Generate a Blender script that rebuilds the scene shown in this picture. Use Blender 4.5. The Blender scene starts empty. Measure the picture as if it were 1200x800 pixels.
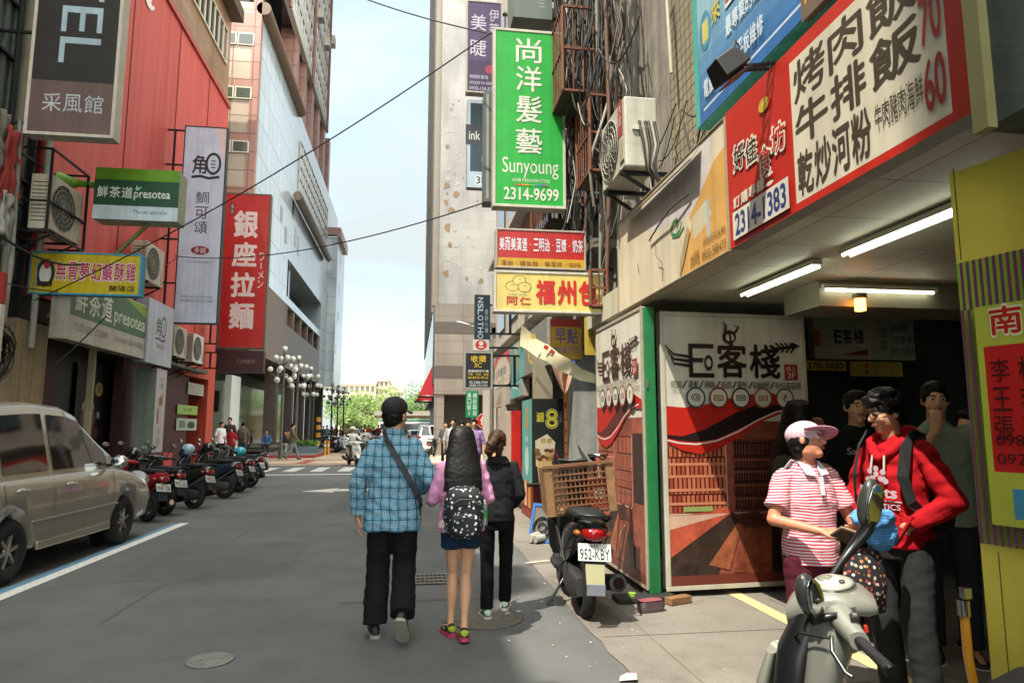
import bpy, bmesh, math, random
from mathutils import Vector as V3, Matrix, Euler, noise
R = math.radians
rnd = random.Random(7)
sc = bpy.context.scene
col = sc.collection
# ---------------------------------------------------------------- camera, sky, sun, exposure
CAMH = 1.52; FPX = 800.0; VPX, VPY = 484.0, 503.0
pitch = math.atan((VPY-400)/FPX)
yaw = math.atan((600-VPX)/FPX*math.cos(pitch))
FW = V3((math.sin(yaw)*math.cos(pitch), math.cos(yaw)*math.cos(pitch), math.sin(pitch)))
RT = V3((math.cos(yaw), -math.sin(yaw), 0))
UP = RT.cross(FW)
CAM = V3((0, 0, CAMH))
cd = bpy.data.cameras.new('camera'); cam = bpy.data.objects.new('camera', cd); col.objects.link(cam)
cd.sensor_width = 36; cd.lens = 36*FPX/1200; cd.clip_start = .05; cd.clip_end = 3000
cam.matrix_world = Matrix(((RT.x, UP.x, -FW.x, 0), (RT.y, UP.y, -FW.y, 0), (RT.z, UP.z, -FW.z, CAMH), (0, 0, 0, 1)))
sc.camera = cam
SUN = V3((.36, .34, -.87)).normalized()
elev = math.asin(-SUN.z); az = math.atan2(-SUN.x, -SUN.y)
w = bpy.data.worlds.new('World'); sc.world = w; w.use_nodes = True
nt = w.node_tree; nd = nt.nodes; bg = nd['Background']; bg.inputs[1].default_value = .15
sky = nd.new('ShaderNodeTexSky'); sky.sky_type = 'NISHITA'; sky.sun_disc = False
sky.sun_elevation = elev; sky.sun_rotation = az; sky.air_density = 1.3; sky.dust_density = 1.6; sky.ozone_density = 1.0
tc = nd.new('ShaderNodeTexCoord'); mp = nd.new('ShaderNodeMapping'); mp.inputs['Scale'].default_value = (1.0, 1.0, 2.4)
nz = nd.new('ShaderNodeTexNoise'); nz.inputs['Scale'].default_value = 2.6; nz.inputs['Detail'].default_value = 9; nz.inputs['Roughness'].default_value = .55
cr = nd.new('ShaderNodeValToRGB'); cr.color_ramp.elements[0].position = .22; cr.color_ramp.elements[1].position = .56
mx = nd.new('ShaderNodeMixRGB'); mx.inputs[2].default_value = (7.4, 7.7, 7.6, 1)
sxy = nd.new('ShaderNodeSeparateXYZ'); mr = nd.new('ShaderNodeMapRange'); mr.interpolation_type = 'SMOOTHSTEP'; mr.inputs[1].default_value = .25; mr.inputs[2].default_value = .97
mc = nd.new('ShaderNodeMixRGB'); mc.inputs[1].default_value = (13.5, 13.9, 13.2, 1); mc.inputs[2].default_value = (2.15, 2.42, 2.48, 1)
nt.links.new(tc.outputs['Generated'], sxy.inputs[0]); nt.links.new(sxy.outputs[1], mr.inputs[0]); nt.links.new(mr.outputs[0], mc.inputs[0]); nt.links.new(mc.outputs[0], mx.inputs[2])
nt.links.new(tc.outputs['Generated'], mp.inputs[0]); nt.links.new(mp.outputs[0], nz.inputs[0]); nt.links.new(nz.outputs[0], cr.inputs[0])
nt.links.new(cr.outputs[0], mx.inputs[0]); nt.links.new(sky.outputs[0], mx.inputs[1]); nt.links.new(mx.outputs[0], bg.inputs[0])
sd = bpy.data.lights.new('sun', 'SUN'); sd.energy = 3.7; sd.angle = R(.53); sd.color = (1, .93, .8)
so = bpy.data.objects.new('sun', sd); col.objects.link(so); so.rotation_euler = SUN.to_track_quat('-Z', 'Y').to_euler()
sc.view_settings.view_transform = 'Standard'; sc.view_settings.look = 'None'
sc.view_settings.exposure = 1.32; sc.view_settings.gamma = 1
sc.cycles.use_denoising = True
sc.cycles.max_bounces = 8; sc.cycles.diffuse_bounces = 4; sc.cycles.sample_clamp_indirect = 6

def ray(px, py): return FW + RT*((px-600)/FPX) - UP*((py-400)/FPX)
def PY(px, py, y): d = ray(px, py); return CAM + d*(y/d.y)
def PX(px, py, x): d = ray(px, py); return CAM + d*(x/d.x)
def PZ(px, py, z=0.): d = ray(px, py); return CAM + d*((z-CAMH)/d.z)

# ---------------------------------------------------------------- materials
_m = {}
def lin(h):
    if not isinstance(h, str): return tuple(h)
    h = h.lstrip('#'); o = []
    for i in (0, 2, 4):
        c = int(h[i:i+2], 16)/255; o.append(c/12.92 if c <= .04045 else ((c+.055)/1.055)**2.4)
    return tuple(o)
def M(c, rough=.6, metal=0., var=.14, scale=6., bump=0., bscale=60., streak=0., coat=0., emit=0., trans=0., spec=.4):
    key = (str(c), rough, metal, var, scale, bump, bscale, streak, coat, emit, trans, spec)
    if key in _m: return _m[key]
    m = bpy.data.materials.new('mat_%d' % len(_m)); _m[key] = m; m.use_nodes = True
    t = m.node_tree; n = t.nodes; L = t.links.new; b = n['Principled BSDF']; rgb = lin(c)
    b.inputs['Base Color'].default_value = (*rgb, 1); b.inputs['Roughness'].default_value = rough; b.inputs['Metallic'].default_value = metal
    b.inputs['Coat Weight'].default_value = coat; b.inputs['Specular IOR Level'].default_value = spec; b.inputs['Transmission Weight'].default_value = trans
    if emit: b.inputs['Emission Color'].default_value = (*rgb, 1); b.inputs['Emission Strength'].default_value = emit
    m.diffuse_color = (*rgb, 1)
    if var or bump or streak:
        tcn = n.new('ShaderNodeTexCoord')
    if var:
        q = n.new('ShaderNodeTexNoise'); q.inputs['Scale'].default_value = scale; q.inputs['Detail'].default_value = 6; q.inputs['Roughness'].default_value = .65
        r = n.new('ShaderNodeMapRange'); r.inputs[1].default_value = .3; r.inputs[2].default_value = .7; r.inputs[3].default_value = 1-var; r.inputs[4].default_value = 1+var*.6
        x = n.new('ShaderNodeMixRGB'); x.blend_type = 'MULTIPLY'; x.inputs[0].default_value = 1; x.inputs[1].default_value = (*rgb, 1)
        L(tcn.outputs['Object'], q.inputs[0]); L(q.outputs[0], r.inputs[0]); L(r.outputs[0], x.inputs[2]); out = x.outputs[0]
        if streak:
            mp_ = n.new('ShaderNodeMapping'); mp_.inputs['Scale'].default_value = (5, 5, .25)
            q2 = n.new('ShaderNodeTexNoise'); q2.inputs['Scale'].default_value = 1.6; q2.inputs['Detail'].default_value = 8
            r2 = n.new('ShaderNodeMapRange'); r2.inputs[1].default_value = .42; r2.inputs[2].default_value = .75; r2.inputs[3].default_value = 1; r2.inputs[4].default_value = 1-streak
            x2 = n.new('ShaderNodeMixRGB'); x2.blend_type = 'MULTIPLY'; x2.inputs[0].default_value = 1
            L(tcn.outputs['Object'], mp_.inputs[0]); L(mp_.outputs[0], q2.inputs[0]); L(q2.outputs[0], r2.inputs[0]); L(out, x2.inputs[1]); L(r2.outputs[0], x2.inputs[2]); out = x2.outputs[0]
        L(out, b.inputs['Base Color'])
        if emit: pass
    if bump:
        q3 = n.new('ShaderNodeTexNoise'); q3.inputs['Scale'].default_value = bscale; q3.inputs['Detail'].default_value = 4
        bn = n.new('ShaderNodeBump'); bn.inputs['Strength'].default_value = bump; bn.inputs['Distance'].default_value = .02
        L(tcn.outputs['Object'], q3.inputs[0]); L(q3.outputs[0], bn.inputs['Height']); L(bn.outputs[0], b.inputs['Normal'])
    return m
def S(c): return M(c, .4, var=.14, scale=2.5, streak=.2)           # sign faces
def metal(c='#8a8a88', r=.4): return M(c, r, metal=.8, var=.25, scale=9)
def glass(c='#10161a', r=.06): return M(c, r, var=0, spec=.7, coat=.3)
def custom(name, fn):
    if name in _m: return _m[name]
    m = bpy.data.materials.new(name); m.use_nodes = True; _m[name] = m; t = m.node_tree
    fn(t, t.nodes, t.links.new, t.nodes['Principled BSDF']); return m
def brickmat(name, c1, c2, mortar, w=.3, h=.1, ms=.006, rough=.5, axis='XZ', off=.5, bump=.25, scale=1., streak=.2):
    def f(t, n, L, b):
        tcn = n.new('ShaderNodeTexCoord'); sx = n.new('ShaderNodeSeparateXYZ'); cx = n.new('ShaderNodeCombineXYZ')
        L(tcn.outputs['Object'], sx.inputs[0])
        if axis == 'SUM':
            a = n.new('ShaderNodeMath'); a.operation = 'ADD'; L(sx.outputs[0], a.inputs[0]); L(sx.outputs[1], a.inputs[1]); L(a.outputs[0], cx.inputs[0]); L(sx.outputs[2], cx.inputs[1])
        else:
            L(sx.outputs['XYZ'.index(axis[0])], cx.inputs[0]); L(sx.outputs['XYZ'.index(axis[1])], cx.inputs[1])
        k = n.new('ShaderNodeTexBrick'); k.offset = off; k.inputs['Scale'].default_value = scale
        k.inputs['Color1'].default_value = (*lin(c1), 1); k.inputs['Color2'].default_value = (*lin(c2), 1); k.inputs['Mortar'].default_value = (*lin(mortar), 1)
        k.inputs['Brick Width'].default_value = w; k.inputs['Row Height'].default_value = h; k.inputs['Mortar Size'].default_value = ms; k.inputs['Bias'].default_value = 0
        L(cx.outputs[0], k.inputs[0])
        q = n.new('ShaderNodeTexNoise'); q.inputs['Scale'].default_value = .9; q.inputs['Detail'].default_value = 8
        mp_ = n.new('ShaderNodeMapping'); mp_.inputs['Scale'].default_value = (1.2, 1.2, .3); L(tcn.outputs['Object'], mp_.inputs[0]); L(mp_.outputs[0], q.inputs[0])
        r = n.new('ShaderNodeMapRange'); r.inputs[1].default_value = .35; r.inputs[2].default_value = .75; r.inputs[3].default_value = 1.08; r.inputs[4].default_value = 1-streak*1.6
        x = n.new('ShaderNodeMixRGB'); x.blend_type = 'MULTIPLY'; x.inputs[0].default_value = 1
        L(q.outputs[0], r.inputs[0]); L(k.outputs[0], x.inputs[1]); L(r.outputs[0], x.inputs[2]); L(x.outputs[0], b.inputs['Base Color'])
        b.inputs['Roughness'].default_value = rough
        bn = n.new('ShaderNodeBump'); bn.inputs['Strength'].default_value = bump; bn.inputs['Distance'].default_value = .01; bn.invert = True
        L(k.outputs['Fac'], bn.inputs['Height']); L(bn.outputs[0], b.inputs['Normal'])
    return custom(name, f)

# ---------------------------------------------------------------- mesh builder
class MB:
    def __init__(s): s.v = []; s.f = []; s.mi = []; s.sm = []; s.mats = []; s.pc = []
    def mat(s, m):
        if m not in s.mats: s.mats.append(m)
        return s.mats.index(m)
    def add(s, vs, fs, m, smooth=False):
        k = len(s.v); s.pc.append((k, len(s.f))); s.v += [tuple(v) for v in vs]; i = s.mat(m)
        for f in fs: s.f.append(tuple(a+k for a in f)); s.mi.append(i); s.sm.append(smooth)
        return s
    def box(s, c, d, m, rot=None, tap=1.):
        x, y, z = d[0]/2, d[1]/2, d[2]/2
        vs = [V3((a*x*(tap if q > 0 else 1), b*y*(tap if q > 0 else 1), q*z)) for q in (-1, 1) for a, b in ((-1, -1), (1, -1), (1, 1), (-1, 1))]
        if rot: e = Euler(rot).to_matrix(); vs = [e @ v for v in vs]
        c = V3(c)
        return s.add([v+c for v in vs], [(3, 2, 1, 0), (4, 5, 6, 7), (0, 1, 5, 4), (1, 2, 6, 5), (2, 3, 7, 6), (3, 0, 4, 7)], m)
    def bx(s, x0, x1, y0, y1, z0, z1, m): return s.box(((x0+x1)/2, (y0+y1)/2, (z0+z1)/2), (abs(x1-x0), abs(y1-y0), abs(z1-z0)), m)
    def quad(s, a, b, c, d, m): return s.add([a, b, c, d], [(0, 1, 2, 3)], m)
    def bar(s, a, b, t, m, t2=None):                                  # square bar between two points
        a, b = V3(a), V3(b); d = (b-a); u = d.orthogonal().normalized() if abs(d.normalized().z) > .95 else d.cross(V3((0, 0, 1))).normalized()
        w_ = d.cross(u).normalized(); t2 = t2 or t
        vs = [p+u*(i*t/2)+w_*(j*t2/2) for p in (a, b) for i, j in ((-1, -1), (1, -1), (1, 1), (-1, 1))]
        return s.add(vs, [(3, 2, 1, 0), (4, 5, 6, 7), (0, 1, 5, 4), (1, 2, 6, 5), (2, 3, 7, 6), (3, 0, 4, 7)], m)
    def rings(s, rs, m, smooth=True, caps=True, closed=False):
        n = len(rs[0]); vs = [p for r in rs for p in r]; fs = []
        k = len(rs)
        for i in range(k if closed else k-1):
            j = (i+1) % k
            for a in range(n): b = (a+1) % n; fs.append((i*n+a, i*n+b, j*n+b, j*n+a))
        s.add(vs, fs, m, smooth)
        if caps and not closed:
            s.add(rs[0], [tuple(reversed(range(n)))], m); s.add(rs[-1], [tuple(range(n))], m)
        return s
    def tube(s, pts, r, m, n=8, caps=True, smooth=True):
        pts = [V3(p) for p in pts]; rs = []; prev = None
        for i, p in enumerate(pts):
            d = (pts[min(i+1, len(pts)-1)]-pts[max(i-1, 0)])
            if d.length < 1e-9: d = V3((0, 0, 1))
            d.normalize()
            u = (prev-d*prev.dot(d)) if prev else d.orthogonal()
            if u.length < 1e-6: u = d.orthogonal()
            u.normalize(); prev = u; w_ = d.cross(u); rr = r[i] if isinstance(r, (list, tuple)) else r
            rs.append([p+u*(rr*math.cos(2*math.pi*k/n))+w_*(rr*math.sin(2*math.pi*k/n)) for k in range(n)])
        return s.rings(rs, m, smooth, caps)
    def cyl(s, a, b, r, m, n=16, r1=None): return s.tube([a, b], [r, r if r1 is None else r1], m, n)
    def ell(s, c, r, m, n=16, k=10, rot=None):
        c = V3(c); e = Euler(rot).to_matrix() if rot else None; vs = []; fs = []
        for i in range(k+1):
            t = math.pi*i/k
            for a in range(n):
                p = V3((r[0]*math.sin(t)*math.cos(2*math.pi*a/n), r[1]*math.sin(t)*math.sin(2*math.pi*a/n), r[2]*math.cos(t)))
                vs.append(c+(e @ p if e else p))
        for i in range(k):
            for a in range(n): b = (a+1) % n; fs.append((i*n+a, (i+1)*n+a, (i+1)*n+b, i*n+b))
        return s.add(vs, fs, m, True)
    def torus(s, c, R_, r, m, axis='X', n=28, k=10, fl=1.):
        rs = []
        for i in range(n):
            t = 2*math.pi*i/n; ring = []
            for j in range(k):
                p = 2*math.pi*j/k; q = R_+r*math.cos(p); w_ = r*fl*math.sin(p)
                a, b = q*math.cos(t), q*math.sin(t)
                ring.append(V3(c)+(V3((w_, a, b)) if axis == 'X' else V3((a, w_, b)) if axis == 'Y' else V3((a, b, w_))))
            rs.append(ring)
        return s.rings(rs, m, True, False, True)
    def loft(s, secs, m, n=20, p=2.4, axis='Y', smooth=True, caps=True):   # superellipse sections (pos, cu, cz, ru, rz) along an axis
        rs = []
        for (q, cu, cz, ru, rz) in secs:
            ring = []
            for k in range(n):
                t = 2*math.pi*k/n; c_, s_ = math.cos(t), math.sin(t)
                a = cu+ru*math.copysign(abs(c_)**(2/p), c_); b = cz+rz*math.copysign(abs(s_)**(2/p), s_)
                ring.append(V3((a, q, b)) if axis == 'Y' else V3((q, a, b)) if axis == 'X' else V3((a, b, q)))
            rs.append(ring)
        return s.rings(rs, m, smooth, caps)
    def prism(s, poly, y0, y1, m):                                      # poly in x,z extruded along y
        n = len(poly); vs = [V3((x, y0, z)) for x, z in poly]+[V3((x, y1, z)) for x, z in poly]
        fs = [tuple(range(n)), tuple(reversed(range(n, 2*n)))]+[(i, i+n, (i+1) % n+n, (i+1) % n) for i in range(n)]
        return s.add(vs, fs, m)
    def xf(s, mtx, k0=0):
        s.v[k0:] = [tuple(mtx @ V3(v)) for v in s.v[k0:]]; return s
    def each(s, name, parent=None, **kw):                               # every added piece becomes an object (part) of its own
        e = s.pc+[(len(s.v), len(s.f))]; out = []
        for (a, fa), (b, fb) in zip(e, e[1:]):
            q = MB(); q.add(s.v[a:b], [tuple(i-a for i in f) for f in s.f[fa:fb]], s.mats[s.mi[fa]], s.sm[fa]); out.append(q.build(name, parent, **kw))
        return out
    def build(s, name, parent=None, loc=None, bevel=0., sub=0, kind=None, autos=False, solid=0.):
        me = bpy.data.meshes.new(name); me.from_pydata(s.v, [], s.f); me.update()
        for m in s.mats: me.materials.append(m)
        me.polygons.foreach_set('material_index', s.mi); me.polygons.foreach_set('use_smooth', s.sm)
        o = bpy.data.objects.new(name, me); col.objects.link(o)
        if parent: o.parent = parent
        if loc: o.location = loc
        if solid: q = o.modifiers.new('solid', 'SOLIDIFY'); q.thickness = solid
        if bevel: q = o.modifiers.new('bevel', 'BEVEL'); q.width = bevel; q.segments = 2; q.limit_method = 'ANGLE'; q.angle_limit = R(40)
        if sub: q = o.modifiers.new('sub', 'SUBSURF'); q.levels = q.render_levels = sub
        if kind: o['kind'] = kind
        return o
def tag(o, label, cat, group=None, kind=None):
    o['label'] = label; o['category'] = cat
    if group: o['group'] = group
    if kind: o['kind'] = kind
    return o
def thing(name, label, cat, loc=(0, 0, 0), rz=0, group=None, rx=0, ry=0):
    o = bpy.data.objects.new(name, None); col.objects.link(o); o.location = loc; o.rotation_euler = (rx, ry, rz); o.empty_display_size = .1
    return tag(o, label, cat, group)
def dup(o, loc=None, rz=None, label=None, group=None, parent=None):
    kids = list(o.children); c = o.copy(); col.objects.link(c)
    if parent: c.parent = parent
    if loc is not None: c.location = loc
    if rz is not None: c.rotation_euler = (o.rotation_euler[0], o.rotation_euler[1], rz)
    if label: c['label'] = label
    if group: c['group'] = group
    for k in kids: dup(k, parent=c)
    return c

# ---------------------------------------------------------------- lettering
_t = {}
def glyph(s, bold=0.):
    k = (s, bold)
    if k in _t: return _t[k]
    cu = bpy.data.curves.new('t', 'FONT'); cu.body = s; cu.fill_mode = 'FRONT'; cu.resolution_u = 3
    o = bpy.data.objects.new('t', cu); col.objects.link(o)
    dg = bpy.context.evaluated_depsgraph_get(); dg.update(); me = bpy.data.meshes.new_from_object(o.evaluated_get(dg))
    vs = [(v.co.x, v.co.y) for v in me.vertices]; fs = [tuple(p.vertices) for p in me.polygons]
    up = [p.normal.z for p in me.polygons]
    fs = [f if n_ >= 0 else tuple(reversed(f)) for f, n_ in zip(fs, up)]
    bpy.data.objects.remove(o); bpy.data.curves.remove(cu); bpy.data.meshes.remove(me)
    if not vs: vs = [(0, 0), (1, 0), (1, 1)]; fs = []
    x0 = min(v[0] for v in vs); x1 = max(v[0] for v in vs); y0 = min(v[1] for v in vs); y1 = max(v[1] for v in vs)
    vs = [((x-x0)/max(x1-x0, 1e-6), (y-y0)/max(y1-y0, 1e-6)) for x, y in vs]; asp = max((x1-x0)/max(y1-y0, 1e-6), .05)
    b = bold*.8; offs = [(0, 0)] if bold < .008 else [(math.cos(a)*b, math.sin(a)*b) for a in ([0, 1.571, 3.142, 4.712] if bold < .04 else [i*math.pi/4 for i in range(8)])]+([(0, 0)] if bold >= .04 else [])
    V_ = []; F_ = []; D_ = []
    for i, (dx, dy) in enumerate(offs):
        n_ = len(V_); dx /= max(asp, 1.); V_ += [((x+dx+b/max(asp, 1.))/(1+2*b/max(asp, 1.)), (y+dy+b)/(1+2*b)) for x, y in vs]; D_ += [i]*len(vs); F_ += [tuple(a+n_ for a in f) for f in fs]
    r = (V_, F_, D_); _t[k] = r; return r
class Face:
    """draws flat artwork on a W x H sheet (u right, v down, both 0..1), sheet plane at y=y0 facing -y"""
    def __init__(s, W, H, y0=0., z0=0.): s.W, s.H, s.y, s.z0 = W, H, y0, z0; s.p = MB(); s.l = MB(); s.k = 0
    def pt(s, u, v, lay): return ((u-.5)*s.W, s.y-.0004*lay, s.z0+(1-v)*s.H)
    def lay(s): s.k += 1; return s.k
    def G(s, pts, c, mb=None):
        k = s.lay(); vs = [s.pt(u, v, k) for u, v in pts]
        a = sum(vs[i][0]*vs[(i+1) % len(vs)][2]-vs[(i+1) % len(vs)][0]*vs[i][2] for i in range(len(vs)))
        if a < 0: vs.reverse()
        (mb or s.p).add(vs, [tuple(range(len(vs)))], c if not isinstance(c, (str, tuple)) else S(c)); return s
    def R(s, u0, v0, u1, v1, c): return s.G([(u0, v1), (u1, v1), (u1, v0), (u0, v0)], c)
    def E(s, cu, cv, ru, rv, c, n=28): return s.G([(cu+ru*math.cos(2*math.pi*i/n), cv+rv*math.sin(2*math.pi*i/n)) for i in range(n)], c)
    def L(s, pts, w_, c, w1=None):
        k = s.lay(); m = S(c); n = len(pts)
        P = [V3(s.pt(u, v, k)) for u, v in pts]; vs = []
        for i in range(n):
            d = P[min(i+1, n-1)]-P[max(i-1, 0)]; d.normalize(); nn = V3((-d.z, 0, d.x)); ww = (w_ if w1 is None else w_+(w1-w_)*i/(n-1))*s.H/2
            vs += [P[i]+nn*ww, P[i]-nn*ww]
        s.p.add(vs, [(2*i, 2*i+1, 2*i+3, 2*i+2) for i in range(n-1)], m); return s
    def T(s, t, u0, v0, u1, v1, c, b=.015, sh=0., rot=0, arc=0.):
        vs, fs, ds = glyph(t, b); k = s.lay(); o = []
        for (x, y), dd in zip(vs, ds):
            if rot == -90: x, y = y, 1-x
            if rot == 90: x, y = 1-y, x
            if arc: y = (y+arc*x)
            o.append(s.pt(u0+(u1-u0)*x+sh*(y-.5), v1+(v0-v1)*y, k+dd*.1))
        s.l.add(o, fs, c if not isinstance(c, (str, tuple)) else S(c)); return s
    def TV(s, t, u0, v0, u1, v1, c, b=.015, gap=.12):
        n = len(t); h = (v1-v0)/n
        for i, ch in enumerate(t):
            if ch in 'ー一': s.T(ch, (u0+u1)/2-(u1-u0)*.08, v0+h*i+h*.15, (u0+u1)/2+(u1-u0)*.08, v0+h*(i+.85), c, b, rot=90)
            else: s.T(ch, u0, v0+h*i+h*gap/2, u1, v0+h*(i+1)-h*gap/2, c, b)
        return s
    def TW(s, t, u0, v0, u1, v1, c, b=.015, gap=.1):                    # horizontal, one glyph per cell
        n = len(t); w_ = (u1-u0)/n
        for i, ch in enumerate(t):
            if ch == ' ': continue
            if ch in '·・.': s.E(u0+w_*(i+.5), (v0+v1)/2, w_*.09, w_*.09*s.W/s.H, c); continue
            if ch == '一': s.R(u0+w_*(i+.12), (v0+v1)/2-.02, u0+w_*(i+.88), (v0+v1)/2+.02, c); continue
            s.T(ch, u0+w_*i+w_*gap/2, v0, u0+w_*(i+1)-w_*gap/2, v1, c, b)
        return s
    def done(s, parent, loc=None):
        p = s.p.build('panel', parent)
        if loc: p.location = loc
        if s.l.v:
            l = s.l.build('lettering', parent)
            if loc: l.location = loc
def sign(name, label, cat, o, rz, W, H, T, art, cab='#b9b6aa', frame=.0, fc=None, group=None, back=None, brackets=None, ry=0):
    t = thing(name, label, cat, o, rz, group, ry=ry)
    c = M(cab, .5, var=.18, streak=.25); MB().bx(-W/2, W/2, -T/2, T/2, 0, H, c).build('cabinet', t, bevel=min(.012, T*.2))
    if frame:
        m = M(fc or cab, .45, var=.15, streak=.2); f = MB(); g = frame; y0, y1 = -T/2-.012, -T/2+.004
        f.bx(-W/2-.004, W/2+.004, y0, y1, -.004, g, m); f.bx(-W/2-.004, W/2+.004, y0, y1, H-g, H+.004, m)
        f.bx(-W/2-.004, -W/2+g, y0, y1, g, H-g, m); f.bx(W/2-g, W/2+.004, y0, y1, g, H-g, m); f.build('frame', t, bevel=.004)
    fa = Face(W-2*frame, H-2*frame, -T/2-.002, frame); art(fa); fa.done(t)
    if brackets: brackets(t, W, H, T)
    return t
def onY(x0, y0, x1, y1, Y):       # a photo rectangle standing at depth Y, facing the street's near end
    xm, ym = (x0+x1)/2, (y0+y1)/2
    L_, R_ = PY(x0, ym, Y).x, PY(x1, ym, Y).x; top, bot = PY(xm, y0, Y).z, PY(xm, y1, Y).z
    return V3(((L_+R_)/2, Y, bot)), R_-L_, top-bot
# ================================================================ ground, roads, markings
def asphalt(t, n, L, b, k=1.):
    tcn = n.new('ShaderNodeTexCoord'); o = tcn.outputs['Object']
    def N(s, d=6, r=.6):
        q = n.new('ShaderNodeTexNoise'); q.inputs['Scale'].default_value = s; q.inputs['Detail'].default_value = d; q.inputs['Roughness'].default_value = r; L(o, q.inputs[0]); return q.outputs[0]
    def ramp(x, a, c0, e, c1):
        q = n.new('ShaderNodeValToRGB'); q.color_ramp.elements[0].position = a; q.color_ramp.elements[1].position = e
        q.color_ramp.elements[0].color = (*c0, 1); q.color_ramp.elements[1].color = (*c1, 1); L(x, q.inputs[0]); return q.outputs[0]
    def mul(a, c, f=1.):
        q = n.new('ShaderNodeMixRGB'); q.blend_type = 'MULTIPLY'; q.inputs[0].default_value = f; L(a, q.inputs[1]); L(c, q.inputs[2]); return q.outputs[0]
    base = ramp(N(.55, 7), .3, (.08*k, .083*k, .081*k), .72, (.122*k, .124*k, .12*k))
    grain = ramp(N(170, 2, .8), .3, (.62, .62, .62), .75, (1.3, 1.3, 1.28))
    blot = ramp(N(1.7, 8, .7), .48, (1, 1, 1), .78, (.68, .67, .65))
    v = n.new('ShaderNodeTexVoronoi'); v.inputs['Scale'].default_value = 3.1; L(o, v.inputs[0])
    sp = n.new('ShaderNodeValToRGB'); sp.color_ramp.elements[0].position = .022; sp.color_ramp.elements[0].color = (2.2, 2.2, 2.1, 1); sp.color_ramp.elements[1].position = .03; sp.color_ramp.elements[1].color = (1, 1, 1, 1); L(v.outputs['Distance'], sp.inputs[0])
    L(mul(mul(mul(base, grain), blot), sp.outputs[0]), b.inputs['Base Color']); b.inputs['Roughness'].default_value = .82
    bn = n.new('ShaderNodeBump'); bn.inputs['Strength'].default_value = .35; bn.inputs['Distance'].default_value = .01; L(N(190, 3), bn.inputs['Height']); L(bn.outputs[0], b.inputs['Normal'])
ASPH = custom('asphalt', asphalt)
def concrete(t, n, L, b):
    asphalt(t, n, L, b)
    for x in n:
        if x.type == 'VALTORGB' and abs(x.color_ramp.elements[0].color[0]-.08) < .01:
            x.color_ramp.elements[0].color = (.145, .131, .11, 1); x.color_ramp.elements[1].color = (.215, .197, .168, 1)
        if x.type == 'VALTORGB' and abs(x.color_ramp.elements[1].color[0]-.68) < .01: x.color_ramp.elements[1].color = (.6, .57, .52, 1)
CONC = custom('concrete', concrete)
def sheet(name, x0, x1, y0, y1, z, m, z0=None, nx=1, ny=1):
    mb = MB()
    if z0 is None: mb.quad((x0, y0, z), (x1, y0, z), (x1, y1, z), (x0, y1, z), m)
    else: mb.bx(x0, x1, y0, y1, z0, z, m)
    return mb.build(name, kind='structure')
sheet('ground', -400, 400, -60, 900, -.012, M('#6d675c', .9, var=.2, scale=.3))
sheet('road', -5.95, 1.55, -30, 150, 0, ASPH)
sheet('cross_street', -60, 60, 25.2, 30.6, .004, ASPH)
# right pavement with an uneven edge
mb = MB(); pts = []; y = -20.
while y < 25: pts.append((1.36+.03*noise.noise(V3((y*.8, 0, 0)))+.02*noise.noise(V3((y*3.7, 5, 0))), y)); y += .25
for (xa, ya), (xb, yb) in zip(pts, pts[1:]): mb.quad((xa, ya, .008), (9, ya, .008), (9, yb, .008), (xb, yb, .008), CONC)
mb.build('pavement', kind='structure')
sheet('sidewalk', -9, -5.95, -8, 25, .11, CONC, z0=-.01)
PLAZA = brickmat('plaza', '#b7a489', '#a8937a', '#8d7d68', w=.6, h=.3, ms=.012, axis='XY', bump=.1, rough=.8)
sheet('plaza_paving', -60, -1.5, 30.6, 46, .008, PLAZA)
sheet('plaza_paving', -1.5, 12, 30.6, 46, .010, PLAZA)
mb = MB(); rb = M('#8a4a3c', .85)
for yy in (31.4, 35.4): mb.quad((-30, yy, .014), (10, yy, .014), (10, yy+.55, .014), (-30, yy+.55, .014), rb)
for xx in (-9.5, -5.2, -1): mb.quad((xx, 31.95, .014), (xx+.5, 31.95, .014), (xx+.5, 35.4, .014), (xx, 35.4, .014), rb)
mb.build('red_paving_band', kind='structure')
sheet('raised_pavement', -30, -5.3, 38.2, 75, .16, CONC, z0=-.01)
mb = MB().bx(-30, -5.25, 38.1, 38.2, -.01, .165, M('#8d3a34', .8)); mb.bx(-5.3, -5.18, 38.2, 75, -.01, .165, M('#8d3a34', .8)); mb.build('red_kerb', kind='structure')
def paint(c, wear=.45):
    def f(t, n, L, b):
        tcn = n.new('ShaderNodeTexCoord'); q = n.new('ShaderNodeTexNoise'); q.inputs['Scale'].default_value = 26; q.inputs['Detail'].default_value = 7; q.inputs['Roughness'].default_value = .75
        r = n.new('ShaderNodeValToRGB'); r.color_ramp.elements[0].position = wear; r.color_ramp.elements[0].color = (*lin(c), 1); r.color_ramp.elements[1].position = wear+.2; r.color_ramp.elements[1].color = (.2, .195, .18, 1)
        L(tcn.outputs['Object'], q.inputs[0]); L(q.outputs[0], r.inputs[0]); L(r.outputs[0], b.inputs['Base Color']); b.inputs['Roughness'].default_value = .75
    return custom('paint%s%s' % (c, wear), f)
WP = paint('#cfcdc4', .5)
mb = MB(); mb.quad((-3.80, 2, .004), (-3.66, 2, .004), (-3.60, 12.1, .004), (-3.74, 12.1, .004), WP); mb.build('white_line', kind='structure')
mb = MB(); mb.quad((-3.90, 2, .004), (-3.802, 2, .004), (-3.742, 12.05, .004), (-3.84, 12.05, .004), paint('#4f86a4', .47)); mb.build('blue_line', kind='structure')
mb = MB()
for i in range(13): x = -8.6+i*.98; mb.quad((x, 25.9, .008), (x+.46, 25.9, .008), (x+.46, 28.7, .008), (x, 28.7, .008), paint('#b9b7af', .47))
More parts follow.
